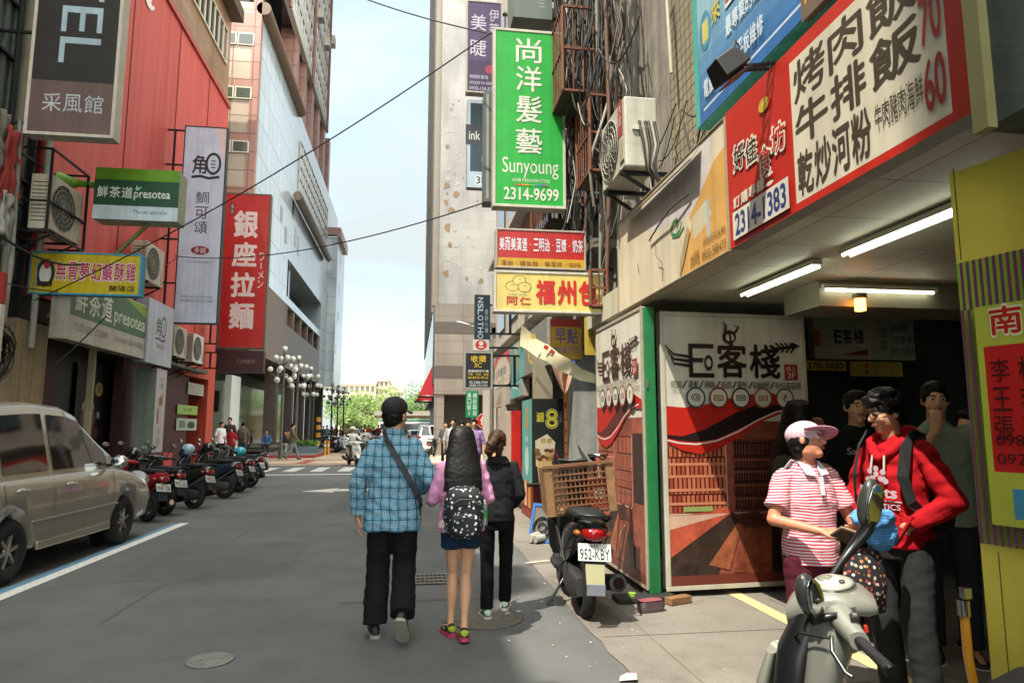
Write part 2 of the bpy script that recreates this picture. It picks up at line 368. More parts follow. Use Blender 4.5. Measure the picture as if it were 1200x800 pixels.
mb.quad((-5.8, 24.1, .008), (1.3, 24.1, .008), (1.3, 24.4, .008), (-5.8, 24.4, .008), WP); mb.build('crosswalk', kind='structure')
mb = MB()
for x0, y0, x1, y1 in ((-3.0, 7.6, -1.3, 9.9), (-1.6, 13, .4, 19), (-.4, 3.2, .9, 4.3)): mb.quad((x0, y0, .002), (x1, y0, .002), (x1, y1, .002), (x0, y1, .002), custom('asphalt_patch', lambda t, n, L, b: asphalt(t, n, L, b, .86)))
mb.build('road_patch', kind='structure')
mb = MB()                                                            # worn arrow on the lane
a0 = PZ(392, 573); ax, ay = a0.x, a0.y
mb.add([(ax-.75, ay-.55, .004), (ax+.1, ay-.95, .004), (ax+.02, ay-.6, .004), (ax+1.1, ay-.5, .004), (ax+1.1, ay+.1, .004), (ax+.02, ay-.05, .004), (ax+.1, ay+.35, .004)], [(0, 1, 2, 5, 6), (2, 3, 4, 5)], paint('#cfcdc4', .47)); mb.build('lane_arrow', kind='structure')
mb = MB(); mb.quad((2.92, 2.4, .012), (3.05, 2.4, .012), (3.05, 6.3, .012), (2.92, 6.3, .012), paint('#c3ad7c', .52)); mb.build('yellow_line', kind='structure')
mb = MB(); sm_ = M('#6b6356', .95)
for x0, y0, x1, y1 in ((1.75, 2, 1.78, 9), (1.4, 5.1, 2.9, 5.12), (1.4, 7.2, 2.2, 7.22), (1.4, 9.4, 2.4, 9.43), (3.2, 2, 3.22, 6), (2.2, 4.0, 4, 4.02)): mb.quad((x0, y0, .011), (x1 if x1-x0 > .1 else x0+.014, y0, .011), (x1 if x1-x0 > .1 else x0+.014, y1 if y1-y0 > .1 else y0+.014, .011), (x0, y1 if y1-y0 > .1 else y0+.014, .011), sm_)
mb.build('pavement_joint', kind='structure')
mb = MB()                                                            # darker patched trench strips in the lane
for x0, y0, x1, y1 in ((-2.43, 6, -2.40, 22), (-.62, 6.4, .9, 6.46)): mb.quad((x0, y0, .003), (x1, y0, .003), (x1, y1, .003), (x0, y1, .003), M('#56554f', .9))
mb.build('tar_seam', kind='structure')
# drain covers
iron = M('#57544e', .6, metal=.35, var=.3, scale=25, bump=.15)
def grate(px, py, w_, d_, label):
    p = PZ(px, py); t = thing('drain_grate', label, 'drain grate', (p.x, p.y, .004)); f = MB(); k = M('#1b1a18', .9)
    f.bx(-w_/2, w_/2, -d_/2, d_/2, -.002, .004, k); f.build('pit', t); g = MB()
    for i in range(15): x = -w_/2+w_*i/14; g.bx(x-.006, x+.006, -d_/2, d_/2, .0045, .012, iron)
    for j in range(4): y_ = -d_/2+d_*j/3; g.bx(-w_/2-.01, w_/2+.01, y_-.012, y_+.012, .0048, .0135, M('#8c887e', .6, metal=.3, var=.3))
    g.build('bars', t)
grate(508, 679, .62, .42, 'rectangular iron drain grate in the road between the man and the girl')
def manhole(px, py, r, label, c):
    p = PZ(px, py); t = thing('manhole_cover', label, 'manhole cover', (p.x, p.y, .002)); f = MB()
    f.cyl((0, 0, 0), (0, 0, .006), r, M(c, .75, metal=.2, var=.35, scale=14, bump=.3), 40); f.build('lid', t); g = MB()
    for q in (.96, .72, .45): g.torus((0, 0, .006), r*q, .008, M(c, .7, var=.3), 'Z', 40, 6, .5)
    g.build('rim', t)
manhole(566, 724, .33, 'round manhole cover at the feet of the woman in black', '#67635a')
manhole(246, 774, .15, 'small pale round cover set in the empty lane near the photographer', '#77756d')

# ================================================================ buildings, left side
GL = glass('#1a2226', .08); GL2 = glass('#2c3638', .12)
def bld(name, label): return thing(name, label, 'building', (0, 0, 0))
XL = -7.0
RY1 = PX(268, 140, XL).y; RH = PX(268, 125, XL).z; RY0 = PX(57, 200, XL).y
# near block beyond the left frame edge (its far end shows)
t = bld('office_building', 'dark weathered building at the left edge of the photo beside the red one')
f = MB(); dk = M('#3a403c', .8, var=.3, streak=.4); f.bx(-7.75, XL-.25, -16, -6.75, 0, 37, dk); f.bx(-17, XL-.25, -6.75, 9, 0, 19.3, dk); f.bx(-17, XL-.25, 9, RY0-.02, 0, 19, dk)  # the thin tall slab is unseen, added to shade the yellow board
for i in range(26):                                                   # unseen roof boxes added for a ragged shadow edge on the road
    y_ = -4.6+i*.66; f.bx(-7.6-rnd.random()*.8, XL-.27, y_, y_+.3+rnd.random()*.4, 18.5, 19.2+rnd.random()*1.5, dk)
f.build('wall', t); g = MB(); rib = M('#4a524c', .6, var=.2)
for i in range(22): y_ = RY0-.12-i*.14; g.bx(XL-.26, XL-.2+(.04 if i % 2 else 0), y_-.05, y_+.05, 4.2, 20, rib)
g.build('corrugated_cladding', t); g = MB()
for z in range(5, 20): g.bx(XL-.2, XL-.1, RY0-3, RY0-.05, z*1.0, z*1.0+.05, M('#14181a', .6))
for y_ in (RY0-.4, RY0-1.1): g.bx(XL-.14, XL-.06, y_, y_+.06, 3.5, 22, M('#14181a', .6))
g.build('window_grille', t)
g = MB(); g.tube([(XL+.05, RY0-1.15, 3), (XL+.05, RY0-1.15, 22)], .07, M('#6f6b54', .6)); g.tube([(XL+.05, RY0-.15, 3), (XL+.05, RY0-.15, 9)], .06, M('#8c8f84', .6)); g.build('drainpipe', t)
# red building
def redclad(t, n, L, b):
    tcn = n.new('ShaderNodeTexCoord'); sx = n.new('ShaderNodeSeparateXYZ'); L(tcn.outputs['Object'], sx.inputs[0])
    q = n.new('ShaderNodeTexNoise'); q.inputs['Scale'].default_value = 1.; q.inputs['Detail'].default_value = 7; mp_ = n.new('ShaderNodeMapping'); mp_.inputs['Scale'].default_value = (3, 3, .12); L(tcn.outputs['Object'], mp_.inputs[0]); L(mp_.outputs[0], q.inputs[0])
    r = n.new('ShaderNodeValToRGB'); r.color_ramp.elements[0].position = .3; r.color_ramp.elements[0].color = (*lin('#a8352b'), 1); r.color_ramp.elements[1].position = .72; r.color_ramp.elements[1].color = (*lin('#c14c3f'), 1)
    L(q.outputs[0], r.inputs[0]); L(r.outputs[0], b.inputs['Base Color']); b.inputs['Roughness'].default_value = .5
    wv = n.new('ShaderNodeMath'); wv.operation = 'MULTIPLY'; wv.inputs[1].default_value = 42; L(sx.outputs[1], wv.inputs[0]); s_ = n.new('ShaderNodeMath'); s_.operation = 'SINE'; L(wv.outputs[0], s_.inputs[0])
    bn = n.new('ShaderNodeBump'); bn.inputs['Strength'].default_value = .1; bn.inputs['Distance'].default_value = .01; L(s_.outputs[0], bn.inputs['Height']); L(bn.outputs[0], b.inputs['Normal'])
REDM = custom('redclad', redclad); orr = M('#b5452f', .6, var=.15, streak=.3)
t = bld('shop_building', 'building clad in red metal sheet over small shops on the left')
f = MB(); f.bx(-16, XL-.02, RY0, RY1, 4.0, RH, REDM); f.build('cladding', t)
f = MB(); f.bx(-16, -8.7, RY0, RY1, 0, 4.0, M('#231d1b', .8)); f.bx(-8.7, XL-.05, RY0, RY1, 3.55, 3.995, M('#4a4038', .8, streak=.4)); f.build('wall', t)
f = MB()
for y_ in (RY0+3.2, RY0+6.4, RY0+9.3): f.bx(XL-.022, XL-.005, y_, y_+.03, 4.3, RH, M('#5c1f1b', .7))
f.build('seam', t)
f = MB(); f.bx(XL-.02, XL+.05, RY0-.03, RY1+.05, RH-.05, RH+.1, M('#a8483e', .5)); f.build('coping', t)
f = MB(); f.bx(XL-1.0, XL+.02, RY1-.75, RY1+.03, .1, 4.2, orr); f.bx(XL-.3, XL+.03, RY1-3.4, RY1-.75, 3.2, 4.3, orr); f.bx(XL-.6, XL+.02, RY1-4.6, RY1-3.9, .1, .85, orr); f.each('pillar', t)
f = MB(); f.bx(XL-.5, XL-.03, 13.15, 14.25, .1, 3.5, M('#9a8b6c', .8, var=.2, streak=.35)); f.bx(XL-.02, XL-.01, 13.15, 14.25, 1.45, 1.5, M('#5c523f', .8)); f.build('plaster_pier', t)
# white phone-handset mark painted high on the red sheet
hs = MB(); wm = M('#d8cfc6', .6); p = [PX(172, 0, XL), PX(176, 9, XL), PX(181, 13, XL), PX(179, 9, XL), PX(176, 0, XL)]
o_ = [(XL+.004, q.y, q.z) for q in (PX(169, -14, XL), PX(170, -2, XL), PX(173, 7, XL), PX(177, 13, XL), PX(181, 12, XL), PX(181, 8, XL), PX(178, 7, XL), PX(177, 4, XL), PX(178, 0, XL), PX(175, -12, XL))]
hs.add(o_, [tuple(range(len(o_)))], wm); hs.build('painted_mark', t)
# brown tiled building behind it
BRN = brickmat('browntile', '#8f7258', '#80654c', '#5e4838', w=.9, h=.45, ms=.012, axis='YZ', rough=.35, off=0, bump=.1)
BX = -9.0; DY = PX(270, 60, BX).y; BH = PX(272, 22, BX).z
t = bld('tiled_building', 'brown tiled building rising behind the red facade')
f = MB(); f.bx(-24, BX, RY0, 22, 0, 24.3, BRN)  # top is out of view, raised to shade the road before the junction
for i in range(9): y_ = 12.4+i*1.05; f.bx(-11, BX+.0, y_, y_+.3+rnd.random()*.6, 24.2, 24.4+rnd.random()*1.3, BRN)  # roof boxes added out of view to break up its shadow line
f.bx(-24, BX-.01, 22, DY, 0, BH, BRN); f.build('wall', t)
f = MB(); a = PX(236, 0, BX); b_ = PX(265, 48, BX); zt = PX(262, 30, BX).z
f.bx(BX-.05, BX+.02, 26.2, DY-.7, zt-1.5, zt, glass('#141b19', .1)); f.build('window_band', t); f = MB()
for i in range(9): y_ = 26.2+(DY-.7-26.2)*i/8; f.bx(BX+.0, BX+.06, y_-.06, y_+.06, zt-1.5, zt, M('#b9b09a', .5))
f.bx(BX, BX+.07, 26.15, DY-.65, zt-1.58, zt-1.5, M('#b9b09a', .5)); f.bx(BX, BX+.07, 26.15, DY-.65, zt, zt+.08, M('#b9b09a', .5)); f.build('mullion', t)
f = MB(); f.bx(BX, BX+.55, 22.1, DY-.02, BH-.2, BH+.4, M('#4d3f33', .6)); f.build('eave', t)
# department store and tower
PINK = brickmat('pinktile', '#9f7668', '#956c5f', '#6f4e46', w=.95, h=.95, ms=.03, axis='SUM', off=0, rough=.4, bump=.1, streak=.1)
BEIG = brickmat('beigetile', '#ab9a88', '#9f8e7c', '#7a6154', w=.95, h=.95, ms=.03, axis='SUM', off=0, rough=.4, bump=.1, streak=.1)
def paleglass(t, n, L, b):
    tcn = n.new('ShaderNodeTexCoord'); sx = n.new('ShaderNodeSeparateXYZ'); cx = n.new('ShaderNodeCombineXYZ'); L(tcn.outputs['Object'], sx.inputs[0]); L(sx.outputs[1], cx.inputs[0]); L(sx.outputs[2], cx.inputs[1])
    k = n.new('ShaderNodeTexBrick'); k.offset = 0; k.inputs['Scale'].default_value = 1; k.inputs['Brick Width'].default_value = 1.15; k.inputs['Row Height'].default_value = 1.72; k.inputs['Mortar Size'].default_value = .035; k.inputs['Bias'].default_value = 0
    k.inputs['Color1'].default_value = (*lin('#b7c3c8'), 1); k.inputs['Color2'].default_value = (*lin('#aab8be'), 1); k.inputs['Mortar'].default_value = (*lin('#94887c'), 1); L(cx.outputs[0], k.inputs[0]); L(k.outputs[0], b.inputs['Base Color'])
    b.inputs['Roughness'].default_value = .18; b.inputs['Specular IOR Level'].default_value = .8; b.inputs['Coat Weight'].default_value = .3
PALE = custom('paleglass', paleglass)
SX = -8.05; SY0 = PX(305, 60, SX).y; SY1 = PX(391, 420, SX).y
t = bld('department_store', 'tall pale panelled department store with a lattice tower above, left of the far street')
PH = 23.0; zU = 5.4
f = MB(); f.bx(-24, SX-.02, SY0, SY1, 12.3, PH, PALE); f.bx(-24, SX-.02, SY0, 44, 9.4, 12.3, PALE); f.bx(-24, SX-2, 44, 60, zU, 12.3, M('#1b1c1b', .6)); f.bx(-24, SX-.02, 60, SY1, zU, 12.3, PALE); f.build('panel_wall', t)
bb = M('#6b5646', .4, var=.15, streak=.2)
f = MB(); f.bx(-24, SX-.01, SY0-.06, 44, zU, 9.39, bb); f.bx(SX-2, SX-.01, 44, 60, zU, 8.1, bb); f.build('stone_band', t)
f = MB(); f.bx(SX-1.9, SX-.3, 46, 46.5, 8.2, 12.25, GL2); f.bx(SX-1.95, SX-1.8, 44.1, 59.9, 8.2, 12.2, glass('#20282a', .15))
for y_ in (44.4, 47, 50, 53, 56, 59): f.bx(SX-.5, SX-.05, y_, y_+.35, 8.1, 9.9, bb)
f.bx(SX-.45, SX-.02, 44, 60, 9.4, 9.9, PALE); f.build('window_recess', t)
f = MB()                                                              # near end wall: pink and beige tile bays, paired windows
x0, x1 = PX(271, 120, SX-.0).x*0-10.2, SX-.03
zc = 0.
rows = [(PY(285, y_, SY0).z) for y_ in (18, 40, 55, 92, 103, 117, 155, 166, 181, 215, 229, 244, 280)]
tops = [30, rows[0]]; f.bx(-10.4, x1, SY0-.05, SY0-.005, zU, PH+.2, BEIG)
for y0_, y1_ in ((16, 40), (93, 103), (156, 166), (219, 229), (282, 292)): f.bx(-10.38, x1-.0, SY0-.08, SY0-.052, PY(285, y1_, SY0).z, PY(285, y0_, SY0).z, PINK)
f.bx(SX-.4, SX+.015, SY0-.1, SY0+.25, zU, PH+.6, PINK); f.build('end_wall', t)
for y0_, y1_ in ((40, 54), (103, 117), (166, 180), (229, 243), (292, 306)):
    za, zb = PY(285, y1_, SY0).z, PY(285, y0_, SY0).z
    for k in (0, 1):
        xa = -10.0+k*.86; q = MB().bx(xa, xa+.8, SY0-.13, SY0-.082, za, zb, M('#c9c3ad', .5)); o = q.build('window', t)
        MB().bx(xa+.06, xa+.74, SY0-.14, SY0-.131, za+.06, zb-.06, glass('#4b4f45', .2)).build('pane', o)
f = MB(); f.cyl((SX+.1, SY0-.1, PH-.1), (SX+.1, PX(350, 150, SX).y, PH-.1), .36, bb, 12); f.cyl((SX+.35, PX(342, 240, SX).y, 16.6), (SX+.35, PX(380, 318, SX).y, 16.6), .3, bb, 12)
f.bx(SX-1, SX+.8, 63.5, 64.2, 19.5, 20.2, PINK); f.bx(SX+.75, SX+1.05, 63.5, SY1, 19.3, 20.2, PINK); f.build('parapet_band', t)
f = MB(); f.bx(SX-.1, SX+.75, 64.1, SY1+.2, zU, 19.4, PALE); f.build('side_bay', t)
f = MB(); f.bx(SX-.01, SX+.03, 46.5, 61.5, 16.9, 21.2, glass('#8fa3a6', .15)); f.build('glazing', t); f = MB()
for i in range(14): y_ = 46.5+15*i/13; f.bx(SX+.03, SX+.08, y_-.04, y_+.04, 16.9, 21.2, M('#c2bdb0', .5))
for i in range(6): z = 16.9+4.3*i/5; f.bx(SX+.03, SX+.075, 46.5, 61.5, z-.04, z+.04, M('#c2bdb0', .5))
f.build('glazing_bars', t)
f = MB(); wn = glass('#222b2e', .1)
for y_, z, h_ in ((41, 13.9, .9), (42.6, 13.0, 1), (44.6, 15.2, 1.3), (46, 13.7, 1.2), (47.2, 13.4, 1.3), (47, 18.5, 1.4), (62, 14, 1.2), (64, 13, 1), (65.5, 11.5, 1), (66.6, 17.5, 1), (66.2, 14.5, .9), (66.8, 12, .8), (65.2, 8.5, .9)):
    xx = SX+.755 if y_ > 64.1 else SX-.015
    f.bx(xx-.05, xx+.012, y_, y_+.7, z, z+h_, wn)
f.each('small_window', t)
TZ = 28.2
f = MB()
for y_ in (44.5, 48, 51.5, 55, 58.5, 62): f.bx(SX-1.2, SX-.1, y_, y_+1.0, PH, TZ, PINK)
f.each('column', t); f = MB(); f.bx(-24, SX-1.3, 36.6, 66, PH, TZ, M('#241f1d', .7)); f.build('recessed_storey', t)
f = MB(); TY0, TY1 = 37.6, PX(388, 60, SX+.1).y
f.bx(-24, SX-.02, TY0, TY1, TZ, 84, glass('#2a3133', .12)); f.build('tower_glass', t); f = MB(); lt = M('#cfc9c0', .55, var=.08)
ny = 20; nz_ = 30
for i in range(ny+1): y_ = TY0+(TY1-TY0)*i/ny; f.bx(SX-.3, SX+.03, y_-.1, y_+.1, TZ, 84, lt)
for i in range(nz_+1): z = TZ+1.85*i; f.bx(SX-.3, SX+.035, TY0-.15, TY1+.1, z-.42, z+.42, lt)
f.bx(-24, SX-.31, TY0-.35, TY0-.01, TZ, 84, lt); f.build('lattice', t)
f = MB()
for y_ in (40.5, 50, TY1-1.): f.tube([(SX+.15, y_, TZ-1), (SX+.15, y_, 80)], .1, M('#7c5548', .5))
for y_, z in ((43.5, 33), (47.5, 34), (52, 34), (56, 34), (55, 40), (TY1-.5, 36), (TY1-.6, 46)): f.box((SX+.25, y_, z), (.5, .9, .8), M('#a9a59a', .5))
f.build('drainpipe', t)
# its street front under the overhang
f = MB(); wg = M('#c3c6bf', .5, var=.1)
f.bx(-22, -10.9, SY0+.3, SY0+.5, .16, zU, M('#8b8a80', .5)); f.bx(-10.6, -10.3, SY0+.1, SY0+.6, .16, zU, wg); f.bx(-9.2, -8.9, SY0+1.2, SY0+3, .16, 4.2, wg)
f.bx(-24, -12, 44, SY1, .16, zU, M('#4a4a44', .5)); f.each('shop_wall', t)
f = MB(); f.bx(-11.6, -10.65, SY0+.15, SY0+.25, .3, 4.2, glass('#b7c3b4', .1)); f.bx(-10.2, -9.25, SY0+1.1, SY0+1.2, .3, 3.9, glass('#7f8a7c', .1)); f.bx(-9.9, -9.4, SY0+1.05, SY0+1.09, 2.4, 3.4, M('#1d2320', .3)); f.bx(-11.98, -11.9, 45, 66, .4, 4.6, glass('#71864f', .15)); f.each('shop_window', t)
f = MB()
for y_ in (43.5, 49, 54, 59.5, 65): f.bx(SX-1.0, SX-.3, y_, y_+.75, .16, zU, M('#4d443c', .5, var=.2))
f.each('street_pillar', t)
f = MB(); f.bx(-10.2, -8.3, SY0-1.1, SY0-.12, 4.5, 4.75, M('#2a2824', .6)); f.prism([(-10.2, 4.5), (-8.3, 4.5), (-8.8, 5.3), (-10.2, 5.3)], SY0-.9, SY0-.12, M('#2a2824', .6)); f.build('entrance_canopy', t)

# ================================================================ buildings, right side
XR = 2.14; CZ = PX(855, 293, XR).z                                    # canopy edge line and its underside height
DIRT = M('#8a8378', .85, var=.3, streak=.45, scale=3)
TILE = brickmat('walltile', '#9b9079', '#8d836e', '#4d4638', w=.11, h=.11, ms=.008, axis='SUM', off=0, rough=.5, bump=.3, streak=.3)
t = bld('arcade_building', 'near tiled building on the right with an open arcade under its signboards')
f = MB(); f.bx(2.95, 14, -8, 8.4, CZ+.35, 24, DIRT); f.build('wall', t)
f = MB(); f.bx(2.72, 2.94, 2.5, 6.75, CZ+.4, 16, TILE); f.bx(2.72, 2.94, -6, 2.5, CZ+.4, 16, TILE); f.build('tiled_wall', t)
ceil = brickmat('ceilboard', '#b9b4a0', '#aca792', '#7b7666', w=1.2, h=.6, ms=.006, axis='XY', off=0, rough=.6, bump=.1, streak=.2)
f = MB(); f.bx(XR+.02, 7.2, -2, 8.35, CZ+.02, CZ+.3, ceil); f.build('arcade_ceiling', t)
f = MB(); f.bx(3.35, 7.2, 5.2, 5.75, CZ-.2, CZ+.015, M('#77725f', .7, var=.2)); f.bx(3.0, 7.2, 3.2, 3.34, CZ-.06, CZ+.016, M('#a5a08c', .6)); f.each('ceiling_beam', t)
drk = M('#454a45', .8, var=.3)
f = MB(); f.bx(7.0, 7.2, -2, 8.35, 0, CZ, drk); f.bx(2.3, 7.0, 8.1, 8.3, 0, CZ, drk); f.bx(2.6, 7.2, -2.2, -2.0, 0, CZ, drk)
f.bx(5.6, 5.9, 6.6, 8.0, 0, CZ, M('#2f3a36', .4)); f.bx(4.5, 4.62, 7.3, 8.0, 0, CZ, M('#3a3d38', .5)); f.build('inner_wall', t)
f = MB(); gd = M('#59605a', .7, var=.35, streak=.5); f.bx(XR-.02, 2.9, -3, PX(1146, 125, XR).y-.02, CZ-.1, CZ+1.2, gd); f.bx(XR-.06, XR-.02, PX(1146, 125, XR).y-.1, PX(1146, 125, XR).y-.03, CZ-.12, CZ+1.2, M('#8f8a5c', .6)); f.build('canopy_end', t)
t = bld('row_building', 'dirty concrete building above the food shops on the right, hung with cables')
f = MB(); f.bx(2.62, 14, 8.45, 12.4, 2.9, 21, DIRT); f.bx(2.75, 14, 12.42, 23, 2.9, 17, M('#a39c90', .8, var=.2, streak=.4)); f.bx(3.1, 14, 8.45, 23, 0, 2.9, M('#3b3833', .8, var=.3)); f.build('wall', t)
f = MB()
for z in (4.6, 7.6, 10.6, 13.6):
    f.bx(2.57, 2.62, 8.8, 10.2, z, z+1.5, GL); f.bx(2.57, 2.62, 10.7, 12.1, z, z+1.5, GL)
    for y_ in (13, 15.5, 18, 20.5): f.bx(2.7, 2.75, y_, y_+1.6, z, z+1.4, GL2)
f.each('window', t)
f = MB()
for z in (3.9, 6.9, 9.9): f.bx(2.3, 2.62, 8.5, 12.3, z, z+.12, M('#6b665c', .8)); f.bx(2.45, 2.75, 12.5, 22.8, z, z+.15, M('#a8a295', .8))
f.each('ledge', t)
f = MB(); f.bx(2.18, 2.5, 9.2, 9.75, .01, 2.9, M('#8f918c', .5, var=.2, streak=.3)); f.bx(2.2, 2.5, 12.2, 12.6, .01, 2.9, M('#8b8470', .7)); f.bx(2.3, 2.7, 17.5, 18, .01, 2.9, M('#9a9484', .7)); f.bx(2.3, 2.7, 22.4, 22.9, .01, 2.9, M('#b4ac9c', .7)); f.each('pillar', t)
# tall grey building across the far junction
GY = 41.; gx = PY(516, 200, GY).x; glow = PY(509, 420, GY).x; gz = PY(520, 357, GY).z
GREY = brickmat('greytile', '#87847f', '#817e79', '#74716c', w=1.2, h=.6, ms=.01, axis='SUM', off=.5, rough=.6, bump=.1, streak=.25)
GRAN = brickmat('granite', '#746b62', '#6c645b', '#524b44', w=1.5, h=.75, ms=.015, axis='SUM', off=0, rough=.45, bump=.1, streak=.15)
t = bld('office_tower', 'tall grey tower with tiles fallen off its wall, right of the far street')
f = MB(); f.bx(gx, 22, GY, 75, gz, 62, GREY); f.build('wall', t)
f = MB(); f.bx(glow, 22, GY-.4, 76, 3.6, gz, GRAN); f.bx(glow+.6, 22, GY+1.5, 76, 0, 3.6, M('#2b2a28', .6)); f.bx(glow+.02, glow+.6, GY-.3, GY+.3, 0, 3.6, GRAN); f.bx(5.0, 5.6, GY-.3, GY+.3, 0, 3.6, GRAN); f.build('base', t)
f = MB(); dg = M('#4b443d', .5)
for y_ in (385, 436): z = PY(530, y_, GY).z; f.bx(glow-.003, 20, GY-.42, GY-.401, z-.35, z+.35, dg)
f.bx(4.6, 5.6, GY-.42, GY-.401, gz-2.0, gz-1.4, dg); f.each('dark_band', t)
f = MB()
for i in range(40): z = gz+.6+i*1.25; f.bx(gx-.06, gx+.0, GY+.5, 74, z, z+.75, GL2)
for i in range(14): y_ = GY+.4+i*2.5; f.bx(gx-.35, gx-.01, y_, y_+.45, gz, 62, M('#7d766c', .6))
for i in range(12): y_ = GY+.2+i*2.8; f.bx(glow-.1, glow-.004, y_+.3, y_+2.5, 4.2, gz-.4, GL2)
f.each('side_window', t)
f = MB(); pc = M('#75604a', .9, var=.3, scale=2); lc = M('#8f8b85', .9)
for i in range(52):
    u = rnd.random(); z = gz+1.5+rnd.random()**1.3*12; x = gx+.4+rnd.random()**1.6*2.2
    n_ = rnd.randint(5, 8); r_ = .05+.2*rnd.random()**2.6
    if z > gz+10 and r_ > .2: r_ = .14
    pts = [(x+r_*(.5+.8*rnd.random())*math.cos(2*math.pi*k/n_), GY-.012-.0002*i, z+1.3*r_*(.5+.8*rnd.random())*math.sin(2*math.pi*k/n_)) for k in range(n_)]
    f.add(pts, [tuple(range(n_))], pc if rnd.random() < .6 else lc)
f.build('bare_patch', t)
def awning(px0, py0, px1, py1, Y, label, prot=.9):
    a = PY(px0, py1, Y); z1 = PY(px0, py0, Y).z
    t = thing('awning', label, 'awning', (glow-.02, Y, a.z)); f = MB(); m = M('#a3202c', .7, var=.15); h_ = z1-a.z; l_ = 2.2
    f.add([(0, 0, h_), (0, l_, h_), (-prot, l_, 0), (-prot, 0, 0), (0, 0, 0), (0, l_, 0)], [(0, 3, 2, 1), (0, 4, 3), (1, 2, 5)], m); f.build('canopy', t, solid=.01)
    g = MB().tube([(0, 0, .02), (-prot, 0, .02), (-prot, l_, .02), (0, l_, .02)], .02, metal()); g.build('frame', t)
awning(508, 426, 512, 464, GY+.6, 'tall red fabric awning on the grey tower, the nearer and higher one')
awning(506, 448, 512, 470, GY+4.5, 'lower red fabric awning farther along the grey tower', 1.1)
# far end of the street
def far_house(name, label, x0, x1, y, z1, c, rows, colsn, top=None, wc='#5b5a54'):
    t = thing(name, label, 'building', ((x0+x1)/2, y, 0)); w_ = x1-x0; m = M(c, .8, var=.12, scale=.2)
    f = MB().bx(-w_/2, w_/2, 0, 22, 0, z1, m); f.bx(-w_/2-.3, w_/2+.3, -.3, 22, z1, z1+.8, m)
    if top:
        for a, b2, h_ in top: f.bx(a-(x0+x1)/2, b2-(x0+x1)/2, 1, 18, z1, h_, m)
    f.build('wall', t); g = MB(); wmat = glass(wc, .3)
    zb = z1*.12; dz = (z1-zb)/rows
    for i in range(rows):
        for j in range(colsn): xa = -w_/2+w_*(j+.18)/colsn; g.bx(xa, xa+w_*.64/colsn, -.06, -.01, zb+dz*(i+.3), zb+dz*(i+.8), wmat)
    g.each('window', t)
    h = MB()
    for i in range(rows+1): h.bx(-w_/2-.15, w_/2+.15, -.35, -.07, zb+dz*i-.2, zb+dz*i+.12, m)
    h.each('balcony_ledge', t)
Y = 190; q = lambda x, y_: PY(x, y_, Y)
far_house('office_block', 'cream office block with window bands closing the street', q(397, 450).x, q(440, 450).x, Y, q(420, 450).z, '#c9b79b', 4, 7, [(q(404, 450).x, q(424, 450).x, q(410, 445).z)])
far_house('office_block', 'taller cream tower block at the right end of the cream office block', q(439, 445).x, q(455, 445).x, Y+2, q(447, 445).z, '#c4b296', 6, 3, [(q(441, 440).x, q(453, 440).x, q(447, 440).z)])
Y = 230
far_house('apartment_block', 'narrow brownish apartment block between the cream tower and the blue sky', q(456, 460).x, q(470, 460).x, Y, q(460, 459).z, '#b9a488', 5, 3, [(q(463, 450).x, q(470, 450).x, q(466, 452).z)])
Y = 300
far_house('office_block', 'small blue grey block far away above the trees', q(476, 465).x, q(483, 465).x, Y, q(480, 466).z, '#8fa0ab', 4, 3)
Y = 260
far_house('apartment_block', 'pinkish block far away behind the trees beside the grey tower', q(494, 460).x, q(508, 460).x, Y, q(500, 451).z, '#b79f8d', 5, 4)
Y = 105
t = thing('station_pavilion', 'long low grey roofed pavilion behind the trees at the street end', 'building', (q(490, 480).x, Y, 0)); f = MB(); f.bx(-6.5, 9, 0, 5, 3.6, 4.3, M('#8b8377', .7)); f.build('roof', t); f = MB()
for i in range(6): f.bx(-6+i*2.8, -5.6+i*2.8, .5, .9, 0, 3.6, M('#9b8f7d', .7))
f.bx(-6.2, 9, 3, 3.3, 0, 3.6, M('#b49a78', .8)); f.build('wall', t)
# trees
def leafmat(c1, c2):
    def f(t, n, L, b):
        g = n.new('ShaderNodeNewGeometry'); r = n.new('ShaderNodeValToRGB'); r.color_ramp.elements[0].color = (*lin(c1), 1); r.color_ramp.elements[1].color = (*lin(c2), 1)
        L(g.outputs['Random Per Island'], r.inputs[0]); L(r.outputs[0], b.inputs['Base Color']); b.inputs['Roughness'].default_value = .6
        tr = n.new('ShaderNodeBsdfTranslucent'); L(r.outputs[0], tr.inputs[0]); ad = n.new('ShaderNodeMixShader'); ad.inputs[0].default_value = .35; out = [x for x in n if x.type == 'OUTPUT_MATERIAL'][0]
        L(b.outputs[0], ad.inputs[1]); L(tr.outputs[0], ad.inputs[2]); L(ad.outputs[0], out.inputs[0])
    return custom('leaf'+c1, f)
LG = leafmat('#46602a', '#829a42'); LG2 = leafmat('#35561f', '#6d8f38')
